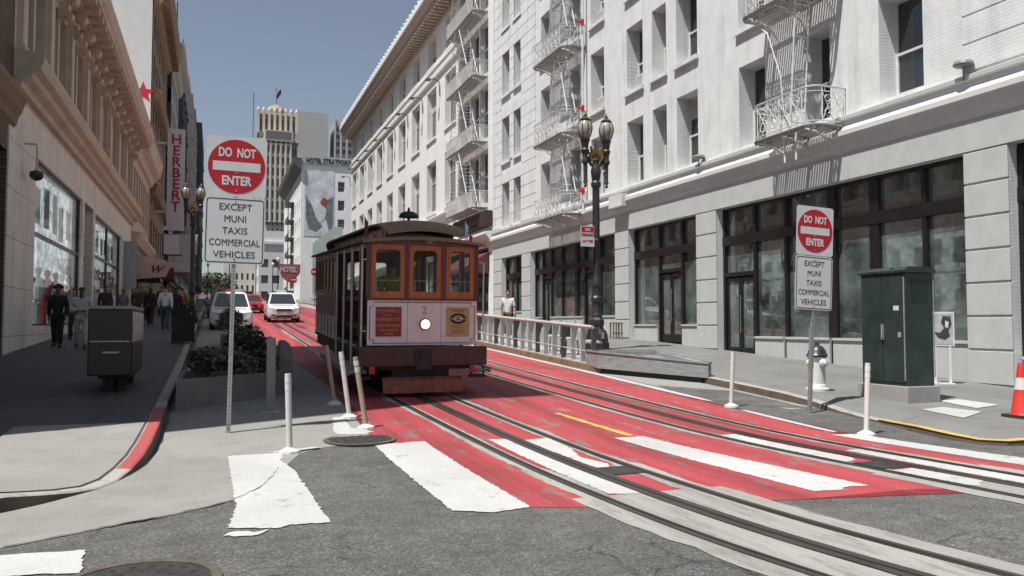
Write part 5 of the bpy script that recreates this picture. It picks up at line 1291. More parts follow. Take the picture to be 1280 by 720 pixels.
for y, d, w_ in zip(st_, dz, wd):
    for i in range(n+1):
        t = -1+2*i/n; vs.append((w_*t, y, 3.22+.10*(1-t*t)+d))
    for i in range(n+1):
        t = 1-2*i/n; vs.append((w_*t, y, 3.175+.09*(1-t*t)+d))
mb = MB(); mb.add(vs, [(j*m_+i, j*m_+(i+1) % m_, (j+1)*m_+(i+1) % m_, (j+1)*m_+i) for j in range(len(st_)-1) for i in range(m_)] + [tuple(range(m_)), tuple(range((len(st_)-1)*m_, len(st_)*m_))])
mb.build('upper_roof', M_CROOF, cc, recalc=True, smooth=35)
# roof bell
mb = MB(); mb.tube((0, 1.5, 3.28), (0, 1.5, 3.58), .03); mb.lathe([(.20, 3.55), (.20, 3.58), (.17, 3.635), (.10, 3.67), (.03, 3.68), (.02, 3.75), (.005, 3.76)], (0, 1.5, -.12), n=16); mb.build('bell', M_UNDER, cc, smooth=True)
# headlight
mb = MB(); mb.lathe([(.02, .17), (.105, .17), (.108, .11), (.090, .092), (.083, .11), (.02, .115)], (.03, 0, 1.335), n=20, axis='y'); hl = mb.build('headlight', M_BRASS, cc, smooth=True)
mb = MB(); mb.lathe([(.005, .106), (.05, .098), (.080, .106), (.080, .114), (.005, .114)], (.03, 0, 1.335), n=18, axis='y'); mb.build('lens', mat('lit_lens', (.9, .9, .85), emit=(1, 1, 1), estr=3), hl)
mb = MB(); mb.text('2', .20, (.02, .157, 1.53), (1, 0, 0), (0, 0, 1), depth=.004, bold=.004); mb.build('fleet_number', M_GOLD, cc)
# route board
mb = MB(); mb.box(-.89, -.42, .135, .158, 1.11, 1.65); rb = mb.build('route_board', mat('route_board_red', (.22, .014, .016), rough=.4, var=.15), cc)
mb = MB()
for s, z, h, w in (('POWELL', 1.555, .085, .42), ('AND', 1.485, .05, .12), ('MARKET', 1.395, .085, .43), ('HYDE AND BEACH', 1.285, .085, .40), ("FISHERMAN'S", 1.205, .055, .34), ('WHARF', 1.14, .055, .18)): mb.text(s, h, (-.655, .1345, z), (1, 0, 0), (0, 0, 1), depth=.004, width=w)
mb.build('lettering', M_GOLD, rb)
mb = MB(); mb.box(.45, .89, .135, .158, 1.11, 1.65); ad = mb.build('notice_board', mat('notice_yellow', (.46, .33, .11), rough=.5, var=.12, scale=8), cc)
mb = MB(); mb.M = Matrix.Translation((.67, .132, 1.44)) @ Matrix.Diagonal((.16, 1, .105, 1)); mb.lathe([(.01, 0), (1, 0), (1, .004), (.01, .004)], n=22, axis='y'); mb.build('emblem', M_BLACK, ad)
mb = MB(); mb.M = None
mb.M = Matrix.Translation((.67, .1295, 1.44)) @ Matrix.Diagonal((.09, 1, .055, 1)); mb.lathe([(.6, 0), (1, 0), (1, .003), (.6, .003)], n=18, axis='y', cap=False); mb.M = None
mb.box(.53, .81, .129, .1325, 1.432, 1.449); mb.build('emblem_mark', mat('notice_pale', (.5, .46, .3), rough=.5), ad)
mb = MB()
for z, w in ((1.60, .34), (1.57, .22), (1.30, .30), (1.26, .20), (1.21, .24), (1.17, .28)): mb.box(.67-w/2, .67+w/2, .1315, .1355, z, z+.014)
mb.build('fine_print', mat('notice_brown', (.20, .11, .04), rough=.5), ad)
# marker lamps, small flags
for x in (-.92, .92):
    mb = MB(); mb.tube((x, .2, 2.89), (x, .2, 2.97), .025); mb.ball((x, .2, 2.99), .04); mb.build('marker_lamp', mat('marker_red', (.5, .03, .02), rough=.3), cc)
M_FLAGW = mat('flag_pale', (.55, .57, .60), rough=.8, var=.3, scale=12)
for x, m in ((-1.1, mat('flag_red', (.12, .03, .05), rough=.8, var=.4, scale=14)), (.82, M_FLAGW)):
    mb = MB(); mb.tube((x, .25, 2.85), (x, .25, 3.30), .010); mb.prism([(x, .24, 3.28), (x+.06, .24, 3.2), (x+.05, .24, 2.96), (x, .24, 3.0)], Vector((0, 0, 0)), Vector((0, .02, 0))); mb.build('flag', m, cc)
# red tail lamps low on the beam
for x in (-.97, .93):
    mb = MB(); mb.lathe([(.005, -.03), (.03, -.02), (.03, 0)], (x, .0, .50), n=10, axis='y'); mb.box(x-.05, x+.05, 0, .06, .44, .57); mb.build('tail_lamp', MATS['marker_red'], cc)
# ------------------------------------------------------------------ street furniture
M_GALV = mat('galvanised_steel', (.36, .37, .37), rough=.45, metal=.55, var=.2, scale=12)
M_SIGNR = mat('sign_face_red', (.44, .008, .018), rough=.4, var=.05)
M_SIGNF = mat('sign_face_white', (.60, .61, .60), rough=.45, var=.05, scale=3, dirt=.12, dirtcol=(.4, .4, .38))
def rrect(x0, x1, z0, z1, r):
    P = []
    for cx_, cz_, a0 in ((x1-r, z0+r, -pi/2), (x1-r, z1-r, 0), (x0+r, z1-r, pi/2), (x0+r, z0+r, pi)):
        for k in range(5): a = a0+k*pi/8; P.append((cx_+r*cos(a), cz_+r*sin(a)))
    return P
def dne_sign(x, y, z, top, w, hd, he, label, tilt, base):
    s = thing('do_not_enter_sign', (x, y, z), label, 'sign', world=False, rot=(0, tilt, 0)); T = top - z
    mb = MB()      # square perforated post
    for (a, b, c, d) in ((-.028, -.022, -.028, .028), (.022, .028, -.028, .028), (-.022, .022, -.028, -.022), (-.022, .022, .022, .028)): mb.box(a, b, c, d, -.05, T-.05)
    k = .06
    po = mb.build('post', M_GALV, s); mb = MB()
    while k < T-hd-he: mb.box(-.006, .006, -.0292, -.0286, k, k+.012); k += .05
    mb.build('perforation', M_SLOT, po)['kind'] = 'stuff'
    z1 = T; z0 = T-hd
    mb = MB(); mb.prism([(a, -.036, b) for a, b in rrect(-w/2, w/2, z0, z1, .05)], Vector((0, 0, 0)), Vector((0, .004, 0))); p = mb.build('no_entry_plate', M_SIGNF, s)
    r = w*.475; zc = (z0+z1)/2
    mb = MB(); mb.lathe([(.005, -.0392), (r, -.0392), (r, -.037), (.005, -.037)], (0, 0, zc), n=48, axis='y'); d = mb.build('red_disc', M_SIGNR, p)
    mb = MB(); mb.box(-r*.83, r*.83, -.0412, -.0396, zc-r*.17, zc+r*.17); mb.build('white_bar', M_SIGNF, d)
    mb = MB(); mb.text('DO  NOT', r*.46, (0, -.0398, zc+r*.36), (1, 0, 0), (0, 0, 1), depth=.002, width=r*1.30, bold=.006*r/.37); mb.text('ENTER', r*.46, (0, -.0398, zc-r*.68), (1, 0, 0), (0, 0, 1), depth=.002, width=r*1.04, bold=.006*r/.37); mb.build('lettering', M_SIGNF, d)
    z1 = z0-.012; z0 = z1-he
    mb = MB(); mb.prism([(a, -.036, b) for a, b in rrect(-w/2, w/2, z0, z1, .05)], Vector((0, 0, 0)), Vector((0, .004, 0))); p = mb.build('exception_plate', M_SIGNF, s)
    mb = MB(); O = rrect(-w/2+.018, w/2-.018, z0+.018, z1-.018, .04); I = rrect(-w/2+.03, w/2-.03, z0+.03, z1-.03, .03); ring(mb, O, I, -.0378, -.0364); mb.build('border', M_BLACK, p, recalc=True)
    mb = MB(); n = 5; st = (he-.10)/n
    for i, (t, ww) in enumerate((('EXCEPT', .56), ('MUNI', .37), ('TAXIS', .43), ('COMMERCIAL', .87), ('VEHICLES', .72))): mb.text(t, st*.80, (0, -.0366, z1-.065-st*(i+.80)+.02), (1, 0, 0), (0, 0, 1), depth=.002, width=ww*w*.96)
    mb.build('lettering', M_BLACK, p)
    for zz in (zc-r*.23, zc-r*.9, z1-.06, z0+.07): mb = MB(); mb.lathe([(.003, -.045), (.012, -.043), (.013, -.036)], (0, 0, zz), n=8, axis='y'); mb.build('bolt', M_GALV, s)
    return s
dne_sign(.20, 11.65, gz(11.65), 4.19, .79, .835, .92, 'do not enter sign on the bare left pavement corner before the concrete planter', radians(.9), 0)
dne_sign(9.50, 11.05, gz(11.05), 3.62, .78, .845, .92, 'do not enter sign on the right, tilted slightly beside the fire hydrant', radians(2.7), 0)

# flexible delineator posts
M_DEL = mat('white_delineator', (.58, .57, .53), rough=.6, var=.1, scale=5, dirt=.35, dirtcol=(.35, .30, .24))
M_DELT = mat('tan_delineator', (.36, .29, .21), rough=.7, var=.15, scale=5, dirt=.4, dirtcol=(.2, .14, .10))
def delineator(x, y, h, lean, label, m, band=M_SIGNF):
    d = thing('delineator_post', (x, y, gz(y)), label, 'delineator', 'flexible delineator posts', world=False)
    mb = MB(); mb.lathe([(.005, 0), (.13, 0), (.125, .03), (.07, .055), (.05, .07), (.005, .07)], n=8); mb.build('base', M_DEL, d)
    L = Vector((lean[0], lean[1], h)); A = Vector((0, 0, .05)); mb = MB(); mb.path([A, A+(L-A)*.5+Vector((0, 0, .0)), L], [.038, .038, .038], n=10); p = mb.build('tube', m, d, smooth=True)
    for t in (.78, .88):
        mb = MB(); mb.tube(A+(L-A)*t, A+(L-A)*(t+.07), .0395, n=12); mb.build('reflective_band', band, p, smooth=True)
delineator(.87, 10.02, .95, (-.03, 0), 'white upright delineator post nearest the camera, at the crosswalk bar on the left', M_DEL)
delineator(1.97, 12.5, 1.02, (-.13, .05), 'leaning white delineator post, middle one of three by the cable car', M_DEL)
delineator(2.05, 11.5, 1.02, (-.16, 0), 'leaning tan delineator post just above the left manhole cover', M_DELT, M_DEL)
delineator(1.95, 14.0, 1.02, (-.14, .05), 'leaning tan delineator post farthest of three, beside the cable car step', M_DELT, M_DELT)
delineator(8.60, 12.0, .98, (.05, 0), 'white delineator post between the parklet and the right sign post', M_DEL)
delineator(8.71, 8.98, 1.02, (.10, .05), 'white delineator post in front of the green utility cabinet', M_DEL)

# grey steel bollard with base plate; dark rounded stone slab; yellow post
t = thing('bollard', (.86, 13.4, gz(13.4)), 'flat grey steel bollard on a base plate beside the planter', 'bollard', world=False)
mb = MB(); mb.box(-.16, .16, -.1, .1, .0, .025); mb.build('base_plate', M_GALV, t); mb = MB(); mb.prism([(a, -.04, b) for a, b in rrect(-.07, .07, .0, 1.2, .05)], Vector((0, 0, 0)), Vector((0, .08, 0))); mb.build('post', mat('worn_grey_paint', (.22, .22, .21), rough=.6, var=.15, scale=5), t, bevel=.006)
mb = MB(); mb.prism([(-.12, 0, 0), (.13, 0, 0), (.14, 0, .70), (.08, 0, .90), (-.02, 0, .97), (-.10, 0, .95), (-.12, 0, .75)], Vector((0, -.25, 0)), Vector((0, .25, 0)))
solo(mb, 'stone_marker', mat('dark_stone', (.2, .195, .185), rough=.7, var=.3, scale=5, bump=.3), (1.30, 16.4, gz(16.4)), 'dark rounded stone marker at the end of the planter', 'stone', bevel=.03, segs=3)
mb = MB(); mb.lathe([(.005, 0), (.09, 0), (.085, 1.15), (.05, 1.2), (.005, 1.21)], n=12)
solo(mb, 'bollard', mat('pale_yellow_paint', (.52, .46, .22), rough=.5, var=.1), (.35, 29.5, gz(29.5)), 'pale yellow round bollard half hidden behind the left sign post', 'bollard', smooth=True)

# planters with shrubs
M_PLANT = mat('planter_concrete', (.19, .185, .17), rough=.85, var=.15, scale=2.5, dirt=.5, dirtcol=(.09, .085, .08), bump=.2)
M_SOIL = mat('soil', (.04, .03, .022), rough=.95, var=.3)
def planter(P, h, label, name='planter'):
    z = gz(P[0][1]); c = (sum(p[0] for p in P)/4, sum(p[1] for p in P)/4)
    t = thing(name, (c[0], c[1], z), label, 'planter')
    mb = MB(); n = 4; ins = [(c[0]+(p[0]-c[0])*.9, c[1]+(p[1]-c[1])*.9) for p in P]
    vs = [(p[0], p[1], z-.15) for p in P] + [(p[0], p[1], z+h) for p in P] + [(p[0], p[1], z+h) for p in ins] + [(p[0], p[1], z+h-.1) for p in ins]
    mb.add(vs, [(i, (i+1) % 4, 4+(i+1) % 4, 4+i) for i in range(4)] + [(4+i, 4+(i+1) % 4, 8+(i+1) % 4, 8+i) for i in range(4)] + [(8+i, 8+(i+1) % 4, 12+(i+1) % 4, 12+i) for i in range(4)])
    mb.build('trough', M_PLANT, t, recalc=True, bevel=.015); mb = MB(); mb.add([(p[0], p[1], z+h-.06) for p in ins], [(0, 1, 2, 3)]); mb.build('soil', M_SOIL, t)
planter([(-.56, 13.85), (1.25, 15.6), (.5, 17.6), (-.56, 16.6)], .50, 'low angled concrete planter of dark shrubs on the left kerb')
planter([(.2, 25.5), (1.3, 25.5), (1.3, 29), (.2, 29)], .55, 'farther small grey planter in front of the parked white patrol car')
def shrub(x, y, z, r, h, n, label, m, seed, s=.06):
    rd = random.Random(seed); t = thing('shrub', (x, y, z), label, 'shrub', 'shrubs in the left planters')
    mb = MB()
    for k in range(9): a = k*.7; mb.path([(x, y, z-.08), (x+cos(a)*r*.3, y+sin(a)*r*.3, z+h*.4), (x+cos(a)*r*.6, y+sin(a)*r*.6, z+h*.75)], [.014, .010, .005], n=4)
    mb.build('stems', M_BARK, t); mb = MB()
    for k in range(8):
        a = rd.random()*6.28; q = rd.random()*r*.55; leaves(mb, (x+cos(a)*q, y+sin(a)*q, z+h*(.35+.4*rd.random())), (r*.5, r*.5, h*.35), n//8, s, rd)
    mb.build('foliage', m, t)
z0 = gz(15)+.44
shrub(-.2, 14.6, z0, .42, .5, 900, 'low dark shrub at the near left end of the angled planter', M_LEAF2, 1); shrub(.3, 15.2, z0, .45, .5, 900, 'low dark shrub in the middle of the angled planter, behind the sign post', M_LEAF2, 2)
shrub(.85, 15.8, z0, .42, .45, 800, 'low dark shrub at the right end of the angled planter by the grey bollard', M_LEAF2, 3); shrub(-.1, 16.0, z0, .45, .48, 800, 'low dark shrub at the back corner of the angled planter', M_LEAF2, 4)
shrub(.75, 19.8, gz(19.8)+.1, .60, .98, 1500, 'bushy green shrub standing tallest behind the angled planter', mat('bush_leaves', (.085, .11, .055), rough=.5, var=.6, scale=7), 5, .07)
shrub(.5, 27.0, gz(27)+.5, .5, .85, 700, 'pale grassy plant in the farther small planter', mat('pale_leaves', (.16, .19, .10), rough=.6, var=.4, scale=7), 6, .07)
shrub(1.25, 20.6, gz(20.6)+.05, .35, .7, 600, 'small trailing shrub between the tall bush and the red lane', MATS['bush_leaves'], 7)

# newspaper rack on a pedestal, litter bin
zL = lz(-1.6, 15.5)
t = thing('newspaper_rack', (-1.64, 16, zL), 'long dark brown newspaper rack raised on a pedestal on the left pavement', 'newspaper rack')
M_RACK = mat('rack_brown', (.030, .022, .017), rough=.45, var=.2, scale=4)
mb = MB(); mb.box(-1.78, -1.62, 15.35, 15.55, zL-.02, zL+.3); mb.box(-1.55, -1.42, 15.4, 15.55, zL-.02, zL+.3); mb.box(-1.78, -1.42, 16.6, 16.9, zL-.02, zL+.3); mb.box(-1.84, -1.38, 15.2, 17.0, zL+.22, zL+.3); mb.build('pedestal', M_UNDER, t)
mb = MB(); mb.box(-1.98, -1.31, 15.0, 17.15, zL+.28, zL+1.40); mb.build('cabinet', M_RACK, t, bevel=.02)
mb = MB(); mb.box(-2.0, -1.29, 14.98, 17.17, zL+1.40, zL+1.46); mb.build('lid', mat('rack_lid', (.28, .28, .27), rough=.55, var=.15), t, bevel=.01)
mb = MB(); mb.box(-1.95, -1.34, 14.985, 15.0, zL+.85, zL+.87); mb.box(-1.75, -1.5, 14.975, 14.99, zL+.66, zL+.69); mb.build('handle', M_GALV, t)
for k in range(4):
    y = 15.06+k*.525; f = MB()
    f.box(-1.31, -1.295, y, y+.49, zL+.85, zL+1.36); o = f.build('door', mat('rack_paper', (.5, .5, .5), rough=.35, var=.7, scale=6), t)
    f = MB(); f.box(-1.31, -1.297, y, y+.49, zL+.34, zL+.80); f.build('door', M_RACK, t)
zL = lz(-.9, 28)
t = thing('litter_bin', (-.95, 28, zL), 'black square litter bin with a wide lid near the left kerb', 'bin')
mb = MB(); mb.box(-1.25, -.62, 27.7, 28.3, zL+.04, zL+.92); 
for x in (-1.25, -.62): mb.box(x-.03, x+.03, 27.67, 27.73, zL, zL+1.0)
mb.box(-1.25, -.62, 27.66, 27.69, zL+.1, zL+.14); mb.box(-1.25, -.62, 27.66, 27.69, zL+.8, zL+.84)
mb.build('body', mat('bin_black', (.014, .014, .014), rough=.5, var=.3), t); mb = MB(); mb.prism([(-1.33, 0, zL+.98), (-.54, 0, zL+.98), (-.54, 0, zL+1.04), (-.7, 0, zL+1.12), (-1.17, 0, zL+1.12), (-1.33, 0, zL+1.04)], Vector((0, 27.6, 0)), Vector((0, 28.4, 0))); mb.build('lid', M_UNDER, t)

# manhole covers
def manhole(x, y, r, z, label):
    t = thing('manhole_cover', (x, y, z), label, 'manhole cover', world=False)
    mb = MB(); mb.lathe([(.005, 0), (r, 0), (r, .012), (.005, .012)], n=40); c = mb.build('cover', mat('cast_iron', (.055, .052, .048), rough=.55, metal=.4, var=.3, scale=8, bump=.6, bscale=45), t)
    mb = MB(); mb.lathe([(r+.012, 0), (r+.075, 0), (r+.075, .014), (r+.012, .014), (r+.012, 0)], n=40, cap=False); mb.build('rim', mat('cast_iron_rim', (.12, .10, .08), rough=.6, metal=.3, var=.3, scale=8), t)
    mb = MB()
    for q in range(3):
        for k in range(6+6*q):
            a = 2*pi*k/(6+6*q); rr = r*(.25+.28*q); mb.lathe([(.003, .013), (.018, .013), (.018, .0155), (.003, .0155)], (rr*cos(a), rr*sin(a), 0), n=6)
    st_o = mb.build('studs', M_UNDER, c); st_o['kind'] = 'stuff'
manhole(1.82, 10.62, .40, gz(10.62)+.004, 'round rusty manhole cover on the left beside the leaning posts')
manhole(-.42, 5.50, .42, gz(5.5)+.004, 'dark manhole cover at the bottom left edge of the photo')

# fire hydrant
zR = rz(10.97, 12.53)
t = thing('fire_hydrant', (10.97, 12.53, zR), 'white fire hydrant with a dark domed cap on the right kerb', 'fire hydrant', world=False)
mb = MB(); mb.lathe([(.005, 0), (.22, 0), (.22, .05), (.17, .07), (.165, .12), (.15, .14), (.145, .58), (.165, .60), (.17, .66), (.005, .66)], n=20); mb.build('barrel', mat('hydrant_white', (.62, .62, .60), rough=.5, var=.08, scale=6, dirt=.25, dirtcol=(.4, .33, .25)), t, smooth=35)
mb = MB(); mb.lathe([(.19, .655), (.20, .69), (.175, .72), (.16, .78), (.11, .85), (.05, .885), (.04, .93), (.005, .935)], n=16); mb.build('cap', mat('hydrant_cap', (.05, .052, .06), rough=.35, metal=.5), t, smooth=40)
for ax, s in (('x', 1), ('x', -1), ('y', -1)):
    mb = MB(); r = .07 if ax == 'x' else .085; mb.lathe([(.05, s*.12), (r, s*.15), (r, s*.20), (r*.9, s*.21), (.03, s*.22), (.03, s*.255), (.004, s*.255)], (0, 0, .54), n=12, axis=ax); mb.build('outlet', MATS['hydrant_white'], t, smooth=40, recalc=True)

# green utility cabinet
zR = rz(11.5, 10.6)-.02
t = thing('utility_cabinet', (11.5, 11.1, zR), 'tall dark green steel utility cabinet on a concrete base', 'cabinet')
M_CAB = mat('cabinet_green', (.022, .038, .032), rough=.42, var=.3, scale=2.5, dirt=.75, dirtcol=(.055, .075, .065))
mb = MB(); mb.box(11.15, 11.90, 10.55, 11.68, zR-.05, zR+.30); mb.build('base', mat('cabinet_base', (.30, .295, .28), rough=.85, var=.12, scale=3, dirt=.3, dirtcol=(.18, .17, .16)), t, bevel=.01)
mb = MB(); mb.box(11.21, 11.84, 10.61, 11.62, zR+.30, zR+2.28); mb.build('body', M_CAB, t, bevel=.012)
mb = MB(); mb.prism([(11.17, 0, zR+2.28), (11.88, 0, zR+2.28), (11.88, 0, zR+2.32), (11.8, 0, zR+2.38), (11.25, 0, zR+2.38), (11.17, 0, zR+2.32)], Vector((0, 10.57, 0)), Vector((0, 11.66, 0))); mb.build('roof', M_CAB, t)
for a, b in ((10.64, 11.11), (11.125, 11.59)):
    mb = MB(); mb.box(11.195, 11.212, a, b, zR+.36, zR+2.22); o = mb.build('door', M_CAB, t, bevel=.005)
mb = MB(); mb.box(11.18, 11.197, 11.08, 11.14, zR+1.1, zR+1.38); mb.tube((11.17, 11.11, zR+1.32), (11.14, 11.08, zR+1.14), .012); mb.build('handle', M_GALV, o)
mb = MB()
for k in range(7): mb.box(11.38, 11.68, 10.603, 10.612, zR+1.80+k*.05, zR+1.825+k*.05)
mb.box(11.36, 11.37, 10.600, 10.612, zR+1.77, zR+2.16); mb.box(11.69, 11.70, 10.600, 10.612, zR+1.77, zR+2.16); mb.box(11.36, 11.70, 10.601, 10.612, zR+1.77, zR+1.785); mb.box(11.36, 11.70, 10.601, 10.612, zR+2.15, zR+2.165); mb.build('louvre', M_CAB, t)
mb = MB(); mb.box(11.190, 11.196, 10.74, 10.86, zR+1.62, zR+1.70); mb.build('sticker', M_SIGNF, o); mb = MB(); mb.box(11.190, 11.196, 10.70, 10.77, zR+1.15, zR+1.24); mb.build('sticker', mat('faded_sticker', (.30, .30, .22), rough=.6, var=.3, scale=30), o)
mb = MB(); mb.tube((11.195, 10.63, zR+.4), (11.195, 10.63, zR+2.2), .012); mb.build('hinge', M_GALV, t)
mb = MB(); mb.tube((11.845, 10.60, zR+.45), (11.845, 10.60, zR+2.2), .010); mb.build('hinge', M_GALV, t)
mb = MB(); mb.tube((11.2, 10.9, zR+2.38), (11.2, 10.9, zR+2.42), .03); mb.build('lifting_eye', M_GALV, t)

# poster stand
zR = rz(14.35, 12.6)
t = thing('poster_stand', (14.35, 12.65, zR), 'white legged poster stand with a grey picture by the stone pilaster', 'poster')
U_ = Vector((.74, -.67, 0)); Nn = Vector((-.67, -.74, 0)); C0 = Vector((14.35, 12.65, zR)); FP = Face(C0, U_, Nn)
mb = MB()
for u in (-.14, .14): FP.box(mb, u-.025, u+.025, 0, .86, -.02, .02)
FP.box(mb, -.22, .22, 0, .03, -.12, .12); mb.build('legs', M_SIGNW, t)
mb = MB(); FP.box(mb, -.23, .23, .80, 1.52, -.025, .025); o = mb.build('frame', M_SIGNW, t)
mb = MB(); FP.box(mb, -.20, .20, .84, 1.48, -.030, -.0255); pc = mb.build('picture', mat('poster_grey', (.40, .41, .43), rough=.4, var=.3, scale=6), o)
mb = MB(); mb.prism([FP.p(u, v, -.0305) for u, v in ((.02, 1.44), (.16, 1.42), (.18, 1.25), (.12, 1.12), (.15, 1.0), (.05, .93), (-.08, .97), (-.15, 1.1), (-.04, 1.08), (.04, 1.18), (-.02, 1.3))], Vector((0, 0, 0)), Nn*.002); mb.build('picture_shape', mat('poster_dark', (.05, .05, .055), rough=.4, var=.5, scale=10), pc)
mb = MB(); mb.prism([FP.p(u, v, -.033) for u, v in ((.06, 1.34), (.13, 1.30), (.11, 1.18), (.06, 1.2))], Vector((0, 0, 0)), Nn*.002); mb.build('picture_shape', M_SIGNW, pc)

# traffic cone
zR = rz(11.5, 8.75)
t = thing('traffic_cone', (11.47, 8.72, zR), 'red traffic cone with a white collar at the right edge of the photo', 'traffic cone', world=False)
mb = MB(); mb.prism([(a, b, 0) for a, b in rrect(-.21, .21, -.21, .21, .05)], Vector((0, 0, .0)), Vector((0, 0, .045))); mb.build('base', mat('cone_base', (.03, .028, .028), rough=.8), t)
mb = MB(); mb.lathe([(.165, .045), (.15, .07), (.098, .42), (.096, .42)], n=24, cap=False); mb.lathe([(.072, .60), (.045, .80), (.04, .82), (.005, .82)], n=24, cap=False); mb.build('cone', mat('cone_red', (.60, .035, .03), rough=.45, var=.08), t, smooth=True)
mb = MB(); mb.lathe([(.0975, .42), (.0715, .60)], n=24, cap=False); mb.build('collar', M_SIGNF, t, smooth=True)

# twin-globe street lamps
M_LAMP = mat('lamp_iron', (.030, .026, .026), rough=.42, var=.25, scale=6, dirt=.2, dirtcol=(.08, .07, .06))
M_GLOBE = mat('lamp_globe', (.34, .32, .25), rough=.25, var=.3, scale=3, coat=.5)
M_GILT = mat('lamp_gilding', (.30, .19, .06), rough=.45, metal=.4, var=.3)
def lamp(x, y, z, label, s=1.0):
    t = thing('street_lamp', (x, y, z), label, 'street lamp', 'twin globed iron street lamps', world=False); t.scale = (s, s, s)
    mb = MB(); mb.lathe([(.005, -.1), (.42, -.1), (.42, .22), (.39, .26), (.36, .52), (.32, .60), (.25, .66), (.22, .74), (.25, .80), (.25, .95), (.2, 1.02), (.17, 1.05)], n=8); mb.build('base', M_LAMP, t)
    mb = MB(); mb.lathe([(.17, 1.04), (.19, 1.10), (.155, 1.2), (.15, 1.5), (.19, 1.56), (.19, 1.66), (.15, 1.72), (.145, 2.0), (.18, 2.06), (.17, 2.2), (.13, 2.3), (.12, 2.45), (.115, 5.2), (.16, 5.26), (.16, 5.36), (.12, 5.42), (.15, 5.6), (.17, 5.75), (.12, 5.9), (.10, 6.0), (.13, 6.1), (.06, 6.3)], n=14); mb.build('shaft', M_LAMP, t, smooth=30)
    mb = MB(); mb.box(-.04, .05, -.44, -.41, .36, .56); mb.build('plate', M_GALV, t)
    mb = MB()
    for k in range(7):
        a = (k-3)*.36; L = .62 - .10*abs(k-3); mb.prism([(0, -.06, 6.05), (.06*cos(a)+sin(a)*L*.5, -.06, 6.05+cos(a)*L*.5-.06*sin(a)), (sin(a)*L, -.06, 6.05+cos(a)*L), (-.06*cos(a)+sin(a)*L*.5, -.06, 6.05+cos(a)*L*.5+.06*sin(a))], Vector((0, 0, 0)), Vector((0, .12, 0)))
    mb.build('acanthus', M_GILT, t)
    for sx in (-1, 1):
        mb = MB(); mb.path([(0, 0, 5.85), (sx*.18, 0, 5.95), (sx*.28, 0, 6.15), (sx*.38, 0, 6.2)], .05, n=6); mb.path([(sx*.08+sx*.12*(1-.6*k/14)*cos(k*.5+2), 0, 6.2+.12*(1-.6*k/14)*sin(k*.5+2)) for k in range(15)], .02, n=4)
        mb.build('arm', M_LAMP, t)
        mb = MB(); mb.lathe([(.005, 5.18), (.03, 5.22), (.06, 5.27), (.03, 5.32), (.075, 5.36), (.055, 5.42), (.065, 5.95), (.11, 6.0), (.11, 6.08), (.08, 6.15), (.10, 6.3), (.14, 6.4), (.10, 6.46), (.12, 6.6), (.13, 6.66), (.16, 6.72), (.16, 6.76), (.005, 6.76)], (sx*.38, 0, 0), n=12); q = mb.build('lamp_stem', M_LAMP, t, smooth=30)
        mb = MB(); mb.lathe([(.12, 6.76), (.20, 6.88), (.24, 7.04), (.24, 7.16), (.19, 7.30), (.13, 7.36)], (sx*.38, 0, 0), n=18); mb.build('globe', M_GLOBE, t, smooth=True)
        mb = MB()
        for k in range(8): a = k*pi/4; mb.path([(sx*.38+r*cos(a), r*sin(a), zz) for r, zz in ((.125, 6.76), (.205, 6.88), (.247, 7.04), (.247, 7.16), (.197, 7.30), (.135, 7.37))], .012, n=4)
        mb.lathe([(.17, 7.35), (.18, 7.39), (.10, 7.46), (.05, 7.50), (.06, 7.54), (.02, 7.60), (.005, 7.68)], (sx*.38, 0, 0), n=12); mb.build('globe_cage', M_LAMP, t)
    return t
lamp(11.45, 23.05, rz(11.45, 23.05), 'tall twin globed iron street lamp on the right behind the grey wedge bench')
lamp(-1.08, 43, lz(-1.1, 43), 'twin globed iron street lamp far up the crowded left pavement', .92)
zz = rz(11.1, 23)
t = thing('parking_sign', (11.08, 22.98, zz+3.4), 'small red and white no stopping plate fixed to the lamp post', 'sign')
mb = MB(); mb.box(10.82, 11.29, 22.86, 22.88, zz+3.28, zz+3.93); p = mb.build('plate', M_SIGNF, t); mb = MB(); mb.box(11.25, 11.42, 22.89, 22.93, zz+3.5, zz+3.55); mb.build('bracket', M_GALV, t)
mb = MB(); mb.box(10.84, 11.27, 22.852, 22.859, zz+3.63, zz+3.91); rp = mb.build('red_field', M_SIGNR, p)
mb = MB(); mb.text('NO', .12, (11.055, 22.851, zz+3.78), (1, 0, 0), (0, 0, 1), depth=.003, bold=.004); mb.text('STOPPING', .09, (11.055, 22.851, zz+3.67), (1, 0, 0), (0, 0, 1), depth=.003, width=.38, bold=.003); mb.build('lettering', M_SIGNF, rp)
mb = MB(); mb.text('ANY TIME', .10, (11.055, 22.858, zz+3.42), (1, 0, 0), (0, 0, 1), depth=.003, width=.37, bold=.003); mb.build('lettering', M_SIGNR, p)

